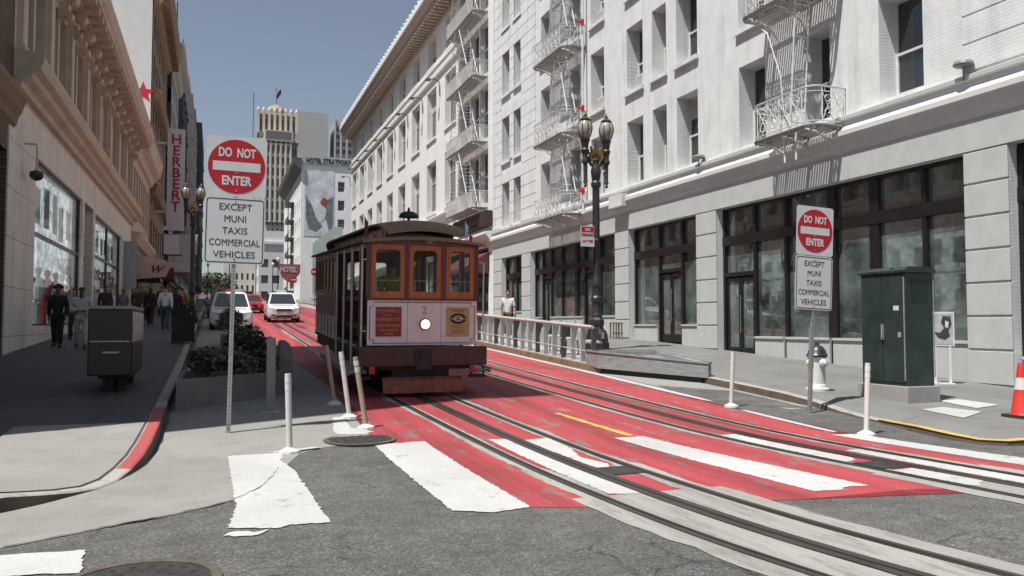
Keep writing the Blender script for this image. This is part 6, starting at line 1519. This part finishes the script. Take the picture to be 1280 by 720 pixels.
# parklet: deck, rail of bent plates, wedge-shaped planter bench, stools
t = thing('parklet_deck', (9.6, 23, gz(23)), 'low timber edged parklet deck along the right kerb', 'deck')
mb = MB(); ys = yrange(17.8, 31); k = []
for y in ys: k += [(8.98, y, gz(y)), (8.98, y, gz(y)+.17), (10.28, y, gz(y)+.17), (10.28, y, gz(y))]
mb.add(k, [(4*i+j, 4*i+(j+1), 4*(i+1)+j+1, 4*(i+1)+j) for i in range(len(ys)-1) for j in range(3)] + [(0, 1, 2, 3), tuple(4*(len(ys)-1)+j for j in range(4))]); mb.build('deck', mat('grey_deck', (.33, .33, .32), rough=.7, var=.2, scale=3), t, recalc=True)
mb = MB(); k = []
for y in ys: k += [(8.93, y, gz(y)), (8.93, y, gz(y)+.15), (8.975, y, gz(y)+.15), (8.975, y, gz(y))]
mb.add(k, [(4*i+j, 4*i+(j+1) % 4, 4*(i+1)+(j+1) % 4, 4*(i+1)+j) for i in range(len(ys)-1) for j in range(4)] + [(0, 1, 2, 3), tuple(4*(len(ys)-1)+j for j in range(4))]); mb.build('timber_edge', mat('timber_edge', (.20, .12, .07), rough=.8, var=.35, scale=4), t, recalc=True)
t = thing('parklet_railing', (9.05, 22, gz(22)), 'pale metal railing of bent upright plates along the parklet', 'railing')
M_PRAIL = mat('pale_rail_metal', (.55, .56, .56), rough=.4, metal=.3, var=.15, scale=5)
mb = MB(); pts = [(9.05, y, gz(y)+.17+.93) for y in (18.45, 20, 23, 26, 29, 30.5)]; mb.path(pts, .05, n=8); mb.build('top_rail', M_PRAIL, t)
mb = MB(); pts = [(9.05, y, gz(y)+.17+.30) for y in (18.45, 20, 23, 26, 29, 30.5)]; mb.path(pts, .016, n=6); mb.build('low_rail', M_PRAIL, t)
for k in range(20):
    y = 18.5+k*.63; z = gz(y)+.17; mb = MB()
    a = Vector((.05, .02, 0)); w_ = .10
    P = [(9.05-.03, y-.06, z), (9.05+.12, y-.02, z), (9.05+.11, y-.02, z+.50), (9.05+.30, y+.16, z+.90), (9.05-.03, y-.06, z+.93)]
    mb.prism(P, Vector((0, 0, 0)), Vector((-.005, .03, 0))); mb.build('plate_upright', M_PRAIL if k % 3 else mat('dark_plate', (.10, .10, .10), rough=.5), t)
t = thing('wedge_bench', (9.6, 16.9, gz(16.9)), 'grey weathered wedge shaped planter bench at the near end of the parklet', 'bench')
M_WB = mat('weathered_grey_board', (.25, .255, .255), rough=.65, var=.25, scale=3, dirt=.4, dirtcol=(.15, .15, .15), stretch=(1, 1, 6))
P = [(8.86, 17.75), (10.30, 15.2), (10.46, 15.32), (11.0, 18.6), (9.0, 18.75)]; zt = [gz(p[1])+h for p, h in zip(P, (.52, .45, .45, .46, .48))]
mb = MB(); n = 5; c = (9.9, 17.1); ins = [(c[0]+(p[0]-c[0])*.86, c[1]+(p[1]-c[1])*.86) for p in P]
mb.add([(p[0], p[1], gz(p[1])+.13) for p in P] + [(p[0], p[1], q) for p, q in zip(P, zt)] + [(p[0], p[1], q+.002) for p, q in zip(ins, zt)] + [(p[0], p[1], q-.1) for p, q in zip(ins, zt)], [(i, (i+1) % n, n+(i+1) % n, n+i) for i in range(n)] + [(n+i, n+(i+1) % n, 2*n+(i+1) % n, 2*n+i) for i in range(n)] + [(2*n+i, 2*n+(i+1) % n, 3*n+(i+1) % n, 3*n+i) for i in range(n)] + [tuple(range(3*n, 4*n))])
mb.build('body', M_WB, t, recalc=True)
mb = MB(); 
mb.add([(c[0]+(p[0]-c[0])*.9, c[1]+(p[1]-c[1])*.9, gz(p[1])+.01) for p in P] + [(c[0]+(p[0]-c[0])*.9, c[1]+(p[1]-c[1])*.9, gz(p[1])+.14) for p in P], [(i, (i+1) % n, n+(i+1) % n, n+i) for i in range(n)]); mb.build('plinth', M_BLACK, t)
mb = MB(); A = [Vector((p[0], p[1], q+.012)) for p, q in zip(P, zt)]
for i in range(n): mb.path([A[i], A[(i+1) % n]], .03, n=4)
mb.build('rim', M_WB, t)
def stool(x, y, z, label):
    t = thing('parklet_stool', (x, y, z), label, 'stool', 'dark stools on the parklet', world=False); mb = MB()
    mb.prism([(-.2, -.2, .42), (.2, -.2, .42), (.22, .2, .46), (-.22, .2, .46)], Vector((0, 0, 0)), Vector((0, 0, .05))); mb.build('seat', M_PRAIL, t)
    for a, b in ((-.17, -.17), (.17, -.17), (.17, .17), (-.17, .17)): mb = MB(); mb.path([(a, b, .44), (a*1.2, b*1.2, 0)], .018, n=5); mb.build('leg', M_BLACK, t)
    mb = MB(); mb.prism([(-.2, .2, .5), (.2, .2, .5), (.16, .27, .85), (-.16, .27, .85)], Vector((0, 0, 0)), Vector((0, .02, 0))); mb.build('back', M_BLACK, t)
for i, (x, y, l) in enumerate([(9.75, 20.0, 'nearest of three dark stools behind the parklet railing'), (9.7, 21.3, 'middle of three dark stools behind the parklet railing'), (9.75, 22.6, 'farthest of three dark stools behind the parklet railing')]): stool(x, y, gz(y)+.17, l)
zR = rz(14.8, 28)
t = thing('slatted_stool', (14.75, 28, zR), 'small weathered slatted wooden stand against a stone pilaster', 'stool', world=False)
mb = MB()
for k in range(4): mb.box(-.20+k*.12, -.15+k*.12, -.15, -.11, 0, .62)
mb.box(-.22, .23, -.16, .16, .60, .64); mb.box(-.22, .23, -.15, -.12, .2, .24); mb.build('slats', mat('stool_wood', (.22, .19, .14), rough=.8, var=.3, scale=5), t)
mb = MB(); mb.box(-.2, -.15, .1, .15, 0, .6); mb.build('leg', MATS['stool_wood'], t); mb = MB(); mb.box(.16, .21, .1, .15, 0, .6); mb.build('leg', MATS['stool_wood'], t)
# ------------------------------------------------------------------ people: one skinned body each, with clothes and hair as children
def skin_mesh(name, V, E, R, m, parent, level=1):
    me = bpy.data.meshes.new(name); me.from_pydata([tuple(v) for v in V], E, [])
    o = bpy.data.objects.new(name, me); COL.objects.link(o)
    md = o.modifiers.new('skin', 'SKIN'); md.use_smooth_shade = True
    sv = me.skin_vertices[0].data
    for i, r in enumerate(R):
        r = r if isinstance(r, tuple) else (r, r); sv[i].radius = r; sv[i].use_root = (i == 0)
    ss = o.modifiers.new('sub', 'SUBSURF'); ss.levels = level; ss.render_levels = level
    bpy.context.view_layer.update(); dg = bpy.context.evaluated_depsgraph_get()
    m2 = bpy.data.meshes.new_from_object(o.evaluated_get(dg)); m2.name = name; o.modifiers.clear(); o.data = m2; bpy.data.meshes.remove(me)
    m2.materials.clear(); m2.materials.append(m); o.parent = parent
    return o
SKINS = [mat('skin_dark', (.11, .058, .036), rough=.5, var=.08), mat('skin_tan', (.30, .17, .115), rough=.5, var=.08), mat('skin_light', (.44, .28, .21), rough=.5, var=.08)]
def cloth(c): return mat('cloth_%02d%02d%02d' % tuple(int(q*99) for q in c), c, rough=.9, var=.25, scale=9, bump=.3, bscale=18)
M_HAIR = mat('dark_hair', (.014, .011, .010), rough=.6, var=.3)
def person(x, y, z, face, label, top, legs, skin=0, h=1.74, stride=.22, arms=(.12, -.12), elbow=(.15, .25), hands_front=False, group='people on the pavements', short=False, shorts=False, hair='short', shoe=(.02, .02, .02), bag=None, hold=None, slim=1.0):
    t = thing('person', (x, y, z), label, 'person', group, world=False, rot=(0, 0, face)); k = h/1.75; t.scale = (k*slim, k*slim, k)
    P = {}
    P['pel'] = Vector((0, 0, .94)); P['sp'] = Vector((0, .0, 1.10)); P['ch'] = Vector((0, .01, 1.30)); P['nk'] = Vector((0, .0, 1.46)); P['hb'] = Vector((0, -.015, 1.555)); P['hd'] = Vector((0, -.02, 1.64)); P['ht'] = Vector((0, -.005, 1.705))
    for s, n in ((1, 'L'), (-1, 'R')):
        st = stride*s
        P['hp'+n] = Vector((s*.09, 0, .88)); P['kn'+n] = Vector((s*.10, -st*.55-.03, .48)); P['an'+n] = Vector((s*.10, -st*.75+(.06 if st < 0 else 0), .085 + (.05 if st < 0 and abs(stride) > .1 else 0))); P['to'+n] = P['an'+n] + Vector((s*.02, -.16, -.05 - (.02 if st < 0 and abs(stride) > .1 else 0)))
        P['sh'+n] = Vector((s*.185, .01, 1.41)); sw = arms[0 if s > 0 else 1]
        P['el'+n] = P['sh'+n] + Vector((s*.05, -sw*.5+.03, -.29))
        if hands_front: P['wr'+n] = Vector((s*.10, -.24, 1.08)); P['el'+n] = P['sh'+n] + Vector((s*.07, .02, -.28))
        else: P['wr'+n] = P['el'+n] + Vector((-s*.0, -sw*.6-elbow[0 if s > 0 else 1]*.5, -.24))
        d = (P['wr'+n]-P['el'+n]).normalized(); P['pm'+n] = P['wr'+n] + d*.075
        if hands_front: P['pm'+n] = P['wr'+n] + Vector((-s*.06, -.03, -.01))
        e = (P['pm'+n]-P['wr'+n]).normalized(); side = Vector((0, -1, 0)) if abs(e.y) < .7 else Vector((0, 0, 1))
        for q in range(4):
            b = P['pm'+n] + side*(.027-.018*q) + e*.02; L = (.038, .045, .042, .032)[q]
            P['f%da%s' % (q, n)] = b + e*L + Vector((-s*.006, 0, 0)); P['f%db%s' % (q, n)] = b + e*L*1.75 + Vector((-s*.022, 0, 0))
        P['ta'+n] = P['wr'+n] + e*.03 + side*.045; P['tb'+n] = P['ta'+n] + e*.035 + side*.012
    P['ns'] = Vector((0, -.115, 1.615))
    body = ['pel', 'sp', 'ch', 'nk', 'hb', 'hd', 'ht', 'ns']; ed = [('pel', 'sp'), ('sp', 'ch'), ('ch', 'nk'), ('nk', 'hb'), ('hb', 'hd'), ('hd', 'ht'), ('hd', 'ns')]
    RR = {'pel': (.13, .10), 'sp': (.125, .095), 'ch': (.145, .10), 'nk': .052, 'hb': (.066, .075), 'hd': (.074, .092), 'ht': (.055, .065), 'ns': .010}
    for n in 'LR':
        body += [a+n for a in ('hp', 'kn', 'an', 'to', 'sh', 'el', 'wr', 'pm', 'ta', 'tb')]
        ed += [('pel', 'hp'+n), ('hp'+n, 'kn'+n), ('kn'+n, 'an'+n), ('an'+n, 'to'+n), ('ch', 'sh'+n), ('sh'+n, 'el'+n), ('el'+n, 'wr'+n), ('wr'+n, 'pm'+n), ('wr'+n, 'ta'+n), ('ta'+n, 'tb'+n)]
        RR.update({'hp'+n: .085, 'kn'+n: .058, 'an'+n: .040, 'to'+n: .033, 'sh'+n: .058, 'el'+n: .042, 'wr'+n: .028, 'pm'+n: (.034, .018), 'ta'+n: .011, 'tb'+n: .008})
        for q in range(4):
            body += ['f%da%s' % (q, n), 'f%db%s' % (q, n)]; ed += [('pm'+n, 'f%da%s' % (q, n)), ('f%da%s' % (q, n), 'f%db%s' % (q, n))]; RR['f%da%s' % (q, n)] = .0095; RR['f%db%s' % (q, n)] = .0075
    def sk(name, keys, edges, grow, m, over=None, level=1):
        ix = {q: i for i, q in enumerate(keys)}; V = [P[q] for q in keys]; R = []
        for q in keys:
            r = (over or {}).get(q, RR.get(q, .05)); r = r if isinstance(r, tuple) else (r, r); R.append((r[0]+grow, r[1]+grow))
        return skin_mesh(name, V, [(ix[a], ix[b]) for a, b in edges], R, m, t, level)
    sk('body', body, ed, 0, SKINS[skin], level=2)
    keys = ['ch', 'sp', 'pel', 'shL', 'shR', 'elL', 'elR']; es = [('ch', 'sp'), ('sp', 'pel'), ('ch', 'shL'), ('ch', 'shR'), ('shL', 'elL'), ('shR', 'elR')]
    if not short: keys += ['wrL', 'wrR']; es += [('elL', 'wrL'), ('elR', 'wrR')]
    P['nk2'] = Vector((0, .008, 1.435)); keys.append('nk2'); es.append(('ch', 'nk2')); P['hem'] = Vector((0, 0, .86)); keys.append('hem'); es.append(('pel', 'hem'))
    sk('shirt', keys, es, .022, cloth(top), over={'nk2': .055, 'hem': (.135, .105), 'elL': .048, 'elR': .048, 'wrL': .034, 'wrR': .034}, level=2)
    keys = ['pel', 'hpL', 'hpR', 'knL', 'knR']; es = [('pel', 'hpL'), ('pel', 'hpR'), ('hpL', 'knL'), ('hpR', 'knR')]
    if not shorts: keys += ['anL', 'anR']; es += [('knL', 'anL'), ('knR', 'anR')]
    sk('trousers', keys, es, .018, cloth(legs), over={'knL': .064, 'knR': .064, 'anL': .055, 'anR': .055}, level=2)
    for n in 'LR':
        mb = MB(); a = P['an'+n]; b = P['to'+n]; mb.path([a+Vector((0, .06, -.035)), a+Vector((0, .0, -.03)), (a+b)/2+Vector((0, 0, -.012)), b, b+Vector((0, -.05, -.005))], [.042, .052, .05, .042, .02], n=8); mb.build('shoe', cloth(shoe), t, smooth=True)
    mb = MB()
    if hair == 'short': mb.ball((0, .028, 1.692), (.086, .094, .064), 14, 9)
    elif hair == 'long': mb.ball((0, .030, 1.69), (.092, .096, .07), 14, 9); mb.path([(0, .05, 1.66), (0, .085, 1.55), (0, .09, 1.40), (0, .085, 1.30)], [.085, .085, .08, .04], n=10)
    elif hair == 'curly':
        rd = random.Random(int(x*100))
        for q in range(40):
            a = rd.random()*6.28; e = rd.uniform(.1, 1.5); mb.ball((.105*cos(a)*cos(e), .035+.105*sin(a)*cos(e), 1.68+.08*sin(e)), .034, 7, 5)
        mb.ball((0, .03, 1.69), (.092, .095, .07), 12, 8)
    elif hair == 'cap': mb.ball((0, .0, 1.682), (.096, .108, .07), 14, 9); mb.box(-.07, .07, -.19, -.07, 1.665, 1.68)
    mb.build('hair' if hair != 'cap' else 'cap', M_HAIR if hair != 'cap' else cloth((.05, .05, .055)), t, smooth=True)
    mb = MB()
    for s in (-1, 1): mb.ball((s*.030, -.098, 1.638), .009, 6, 5)
    mb.build('eyes', M_BLACK, t)
    if bag:
        mb = MB(); mb.prism([(.20, -.10, .70), (.20, .14, .70), (.20, .12, .98), (.20, -.08, .98)], Vector((0, 0, 0)), Vector((.09, 0, 0)))
        mb.path([(.245, -.06, .98), (.2, .0, 1.42), (.245, .08, .98)], .01, n=4); o = mb.build('shoulder_bag', cloth(bag), None)
        o.location = t.location; o.rotation_euler = t.rotation_euler; o.scale = t.scale
        tag(o, 'shoulder bag carried by the %s' % hold, 'bag')
    return t
rad = radians
person(-4.19, 25.9, lz(-4.19, 25.9), rad(-4), 'person all in black with curly hair walking nearest the display window', (.018, .018, .020), (.016, .016, .018), 0, 1.78, .16, hair='curly')
person(-3.54, 25.5, lz(-3.54, 25.5), rad(6), 'person in pale grey hoodie and beige trousers with hands held in front', (.48, .48, .48), (.46, .41, .33), 0, 1.74, .14, hands_front=True, hair='short', shoe=(.04, .04, .04))
person(-4.30, 29.4, lz(-4.3, 29.4), rad(0), 'person in light grey half hidden behind the pair nearest the window', (.24, .235, .23), (.05, .05, .055), 1, 1.68, .1)
person(-4.2, 36.5, lz(-4.2, 36.5), rad(8), 'person in a dark printed sweatshirt at the front of the far group', (.035, .018, .018), (.02, .02, .025), 0, 1.76, .12)
person(-3.75, 38.5, lz(-3.75, 38.5), rad(-6), 'person with long dark hair in a pale lilac top', (.21, .16, .24), (.04, .04, .05), 1, 1.64, .14, hair='long')
person(-3.55, 43, lz(-3.55, 43), rad(5), 'person in brown behind the lilac top walker', (.06, .032, .02), (.03, .03, .03), 1, 1.72, .14, hair='long')
person(-3.15, 44, lz(-3.15, 44), rad(-5), 'person in a rust brown jacket in the middle of the pavement crowd', (.09, .035, .02), (.03, .028, .03), 1, 1.74, .16)
person(-2.75, 40, lz(-2.75, 40), rad(170), 'person in dark maroon walking uphill beside the news rack end', (.045, .018, .018), (.02, .02, .022), 1, 1.70, .18, hair='long')
person(-2.55, 47, lz(-2.55, 47), rad(0), 'person in black farther back between the maroon and white tops', (.02, .02, .022), (.02, .02, .024), 2, 1.75, .16)
person(-1.92, 36.2, lz(-1.92, 36.2), rad(176), 'person in a loose white shirt and jeans walking away uphill', (.58, .58, .58), (.05, .06, .09), 2, 1.82, .18)
person(-1.55, 36.8, lz(-1.55, 36.8), rad(180), 'person in a black coat walking away just right of the white shirt', (.015, .015, .017), (.018, .018, .02), 1, 1.70, .16, hair='long')
person(-1.45, 41, lz(-1.45, 41), rad(178), 'person in an orange and black top beyond the litter bin', (.30, .09, .03), (.02, .02, .02), 2, 1.72, .16)
person(-1.25, 45.8, lz(-1.25, 45.8), rad(184), 'person in a white top beside the far twin lamp', (.55, .53, .53), (.05, .05, .06), 2, 1.7, .14)
person(-3.0, 52, lz(-3.0, 52), rad(0), 'person in charcoal deep in the pavement crowd near the cream building end', (.04, .04, .045), (.03, .03, .03), 1, 1.74, .14)
person(-2.2, 55, lz(-2.2, 55), rad(180), 'person in dusty blue farthest up the left pavement', (.07, .08, .11), (.03, .03, .035), 2, 1.72, .14)
person(-3.9, 50, lz(-3.9, 50), rad(10), 'person in a dark olive jacket far along the cream building', (.05, .055, .03), (.03, .03, .035), 1, 1.75, .16)
person(-3.4, 48, lz(-3.4, 48), rad(-8), 'person in a dull red top far down the pavement crowd', (.20, .04, .04), (.03, .03, .04), 2, 1.66, .18, hair='long')
person(-1.95, 50, lz(-1.95, 50), rad(182), 'person in a light grey top walking away beyond the white shirt', (.34, .34, .35), (.05, .05, .07), 1, 1.76, .2)
person(-2.9, 59, lz(-2.9, 59), rad(4), 'person in a beige coat under the maroon canopy', (.26, .21, .15), (.04, .035, .03), 2, 1.70, .16)
person(-2.35, 63, lz(-2.35, 63), rad(176), 'person in dark navy walking away in the farthest part of the crowd', (.02, .025, .05), (.02, .02, .02), 1, 1.78, .2)
person(10.72, 29.3, rz(10.72, 29.3), rad(-20), 'person in a white v neck shirt and brown shorts behind the parklet railing', (.60, .60, .60), (.075, .045, .025), 1, 1.86, .16, short=True, shorts=True, hair='short', shoe=(.4, .4, .4), bag=(.38, .36, .32), hold='walker in the white v neck shirt')
person(3.40, 16.2, gz(16.2)+.87, rad(10), 'person at the grip levers inside the cable car wearing a dull yellow vest', (.50, .36, .03), (.02, .02, .025), 2, 1.68, .0, hands_front=True, hair='cap', group='crew aboard the cable car')

# ------------------------------------------------------------------ cars
M_CARW = mat('car_white', (.62, .63, .64), rough=.25, var=.03, coat=.6); M_CARR = mat('car_red', (.50, .015, .025), rough=.25, var=.05, coat=.6); M_CARD = mat('car_dark', (.03, .032, .036), rough=.25, var=.1, coat=.6)
M_CARG = glass_mat('car_window', (.02, .024, .026), spec=.7); M_TYRE = mat('tyre', (.018, .018, .018), rough=.85, var=.2); M_RIM = mat('alloy_rim', (.30, .30, .31), rough=.3, metal=.8); M_TRIMB = mat('black_plastic', (.02, .02, .02), rough=.5); M_HEAD = mat('headlamp_glass', (.55, .57, .58), rough=.1, coat=.5)
def car(x, y, face, label, paint, L=4.6, W=1.86, H=1.72, kind='suv', group='cars on the street', bar=False, roofsign=False, pitch=1):
    """Front at local y = 0 facing -y; the body runs to y = L."""
    t = thing('parked_car', (x, y, gz(y)+.006), label, 'car', group, world=False, rot=(PITCH*pitch if abs(face) < 1 else -PITCH, 0, face))
    hw = W/2; sh = .98 if kind == 'suv' else .86; hood = .95 if kind == 'suv' else .78
    st = [(0.0, .80, .34, .60), (.04, .90, .27, .74), (.18, .97, .22, hood-.10), (.5, 1.0, .22, hood-.03), (1.1, 1.0, .24, hood+.03), (1.35, 1.0, .24, sh), (2.4, 1.0, .24, sh+.02), (3.4, 1.0, .24, sh+.03), (L-.35, .99, .24, sh+.02), (L-.08, .95, .28, sh-.06), (L, .86, .36, sh-.2)]
    vs = []; n = 12
    for yy, w_, zb, zs in st:
        h_ = zs-zb; w_ *= hw
        vs += [(-w_*.86, yy, zb), (-w_*.97, yy, zb+h_*.16), (-w_, yy, zb+h_*.45), (-w_*.985, yy, zb+h_*.75), (-w_*.93, yy, zb+h_*.95), (-w_*.6, yy, zs+.015), (w_*.6, yy, zs+.015), (w_*.93, yy, zb+h_*.95), (w_*.985, yy, zb+h_*.75), (w_, yy, zb+h_*.45), (w_*.97, yy, zb+h_*.16), (w_*.86, yy, zb)]
    mb = MB(); m_ = len(st); mb.add(vs, [(j*n+i, j*n+(i+1) % n, (j+1)*n+(i+1) % n, (j+1)*n+i) for j in range(m_-1) for i in range(n)] + [tuple(range(n)), tuple(range((m_-1)*n, m_*n))])
    b = mb.build('body', paint, t, recalc=True, smooth=30)
    # greenhouse
    y0, y1, y2, y3 = (1.2, 1.95, L-.62, L-.12) if kind == 'suv' else (1.25, 2.0, L-1.5, L-.65); zs = sh-.02
    a, c = hw*.92, hw*.72
    vs = [(-a, y0, zs), (a, y0, zs), (a, y3, zs), (-a, y3, zs), (-c, y1, H-.05), (c, y1, H-.05), (c, y2, H-.05), (-c, y2, H-.05), (-c*.85, y1+.15, H), (c*.85, y1+.15, H), (c*.85, y2-.15, H), (-c*.85, y2-.15, H)]
    mb = MB(); mb.add(vs, [(0, 1, 5, 4), (1, 2, 6, 5), (2, 3, 7, 6), (3, 0, 4, 7), (4, 5, 9, 8), (5, 6, 10, 9), (6, 7, 11, 10), (7, 4, 8, 11), (8, 9, 10, 11)]); mb.build('cabin', paint, t, recalc=True, bevel=.03)
    V = [Vector(p) for p in vs]
    def pane(i, j, k, l, u0, u1, v0, v1, name):
        A, B, C, D = V[i], V[j], V[k], V[l]; nn_ = (B-A).cross(D-A).normalized(); f = lambda u, v: (A*(1-u)+B*u)*(1-v)+(D*(1-u)+C*u)*v
        mb = MB(); q = [f(u0, v0), f(u1, v0), f(u1-.02, v1), f(u0+.02, v1)]
        ce = sum(q, Vector())/4; out = nn_ if nn_.dot(ce-Vector((0, (y0+y3)/2, sh))) > 0 else -nn_
        mb.prism(q, -out*.01, out*.012); mb.build(name, M_CARG, t)
    pane(0, 1, 5, 4, .05, .95, .10, .95, 'windscreen'); pane(2, 3, 7, 6, .08, .92, .15, .9, 'rear_window')
    for i, j, k, l in ((1, 2, 6, 5), (3, 0, 4, 7)): pane(i, j, k, l, .06, .34, .1, .9, 'side_window'); pane(i, j, k, l, .37, .66, .1, .9, 'side_window'); pane(i, j, k, l, .69, .93, .1, .9, 'side_window')
    for yy in (.82, L-.9):
        for s in (-1, 1):
            mb = MB(); mb.lathe([(.2, -.11), (.31, -.11), (.34, -.07), (.34, .07), (.31, .11), (.2, .11)], (s*(hw-.12), yy, .34), n=18, axis='x'); w_ = mb.build('wheel', M_TYRE, t); mb = MB(); mb.lathe([(.02, s*.112), (.19, s*.105), (.215, s*.09), (.215, s*-.09), (.02, s*-.09)], (s*(hw-.12), yy, .34), n=12, axis='x'); mb.build('rim', M_RIM, w_, recalc=True)
    zf = hood
    for s in (-1, 1):
        mb = MB(); mb.prism([(s*hw*.50, -.015, zf-.30), (s*hw*.90, .05, zf-.28), (s*hw*.92, .07, zf-.12), (s*hw*.52, .0, zf-.16)], Vector((0, 0, 0)), Vector((0, .08, 0))); mb.build('headlight', M_HEAD, t)
        mb = MB(); mb.box(s*hw*.55, s*hw*.72, -.02, .03, .38, .46); mb.build('fog_lamp', M_TRIMB, t)
        mb = MB(); mb.box(s*(hw+.0), s*(hw+.2), 1.55, 1.66, sh+.03, sh+.18); mb.build('mirror', paint if not bar else M_TRIMB, t, bevel=.02)
        mb = MB(); mb.box(s*hw*.8, s*hw*.95, L-.12, L+.005, sh-.3, sh-.05); mb.build('tail_light', M_LRED, t)
    mb = MB()
    for k in range(3): mb.box(-hw*.46, hw*.46, -.02, .04, zf-.30+k*.05, zf-.275+k*.05)
    mb.box(-hw*.48, hw*.48, -.008, .05, zf-.31, zf-.15) if bar else None
    mb.box(-hw*.46, -hw*.44, -.018, .04, zf-.30, zf-.17); mb.build('grille', M_TRIMB, t)
    mb = MB(); mb.box(-hw*.5, hw*.5, -.015, .03, .30, .42); mb.build('bumper_intake', M_TRIMB, t); mb = MB(); mb.box(-.16, .16, -.022, -.008, .44, .54); mb.build('number_plate', M_SIGNF, t)
    mb = MB()
    for s in (-1, 1): mb.path([(s*c*.8, y1+.25, H+.05), (s*c*.8, y2-.2, H+.05)], .02, n=5)
    for s in (-1, 1):
        for yy in (y1+.3, y2-.3): mb.box(s*c*.8-.02, s*c*.8+.02, yy, yy+.05, H-.03, H+.05)
    if kind == 'suv': mb.build('roof_rail', M_TRIMB, t)
    if bar:
        mb = MB(); mb.box(-.62, -.02, y1+.35, y1+.65, H+.02, H+.14); o = mb.build('light_bar', mat('bar_red', (.4, .05, .05), rough=.2), t); mb = MB(); mb.box(.02, .62, y1+.35, y1+.65, H+.02, H+.14); mb.build('light_bar', mat('bar_clear', (.45, .45, .5), rough=.2), t)
        mb = MB(); mb.box(-.5, .5, -.12, -.04, .42, .78); mb.box(-.32, -.26, -.15, -.02, .36, .92); mb.box(.26, .32, -.15, -.02, .36, .92); mb.build('push_bar', M_TRIMB, t)
    if roofsign: mb = MB(); mb.prism([(-.3, 0, H), (.3, 0, H), (.22, 0, H+.17), (-.22, 0, H+.17)], Vector((0, 2.3, 0)), Vector((0, 2.5, 0))); mb.build('roof_sign', M_SIGNW, t)
    return t
car(.72, 38.4, 0, 'white patrol car with roof light bar parked at the left kerb', M_CARW, bar=True, W=1.9, H=1.72)
car(3.65, 46.3, 0, 'white suv with a small roof sign coming down the red lane behind the cable car', M_CARW, W=1.80, H=1.66, roofsign=True, L=4.4)
car(2.6, 62, 0, 'low red sedan half hidden behind the white patrol car', M_CARR, kind='sedan', H=1.40, W=1.82)
car(.5, 52, 0, 'dark sedan parked at the left kerb beyond the patrol car', M_CARD, kind='sedan', H=1.44)
car(.5, 60, 0, 'dark suv parked farther up the left kerb', M_CARD)
car(3.5, 96, 0, 'pale grey sedan far up the red lane', mat('car_grey', (.25, .26, .27), rough=.3, coat=.5), kind='sedan', H=1.45)
# ------------------------------------------------------------------ tidy
for o in bpy.data.objects:
    if '_w' in o: del o['_w']
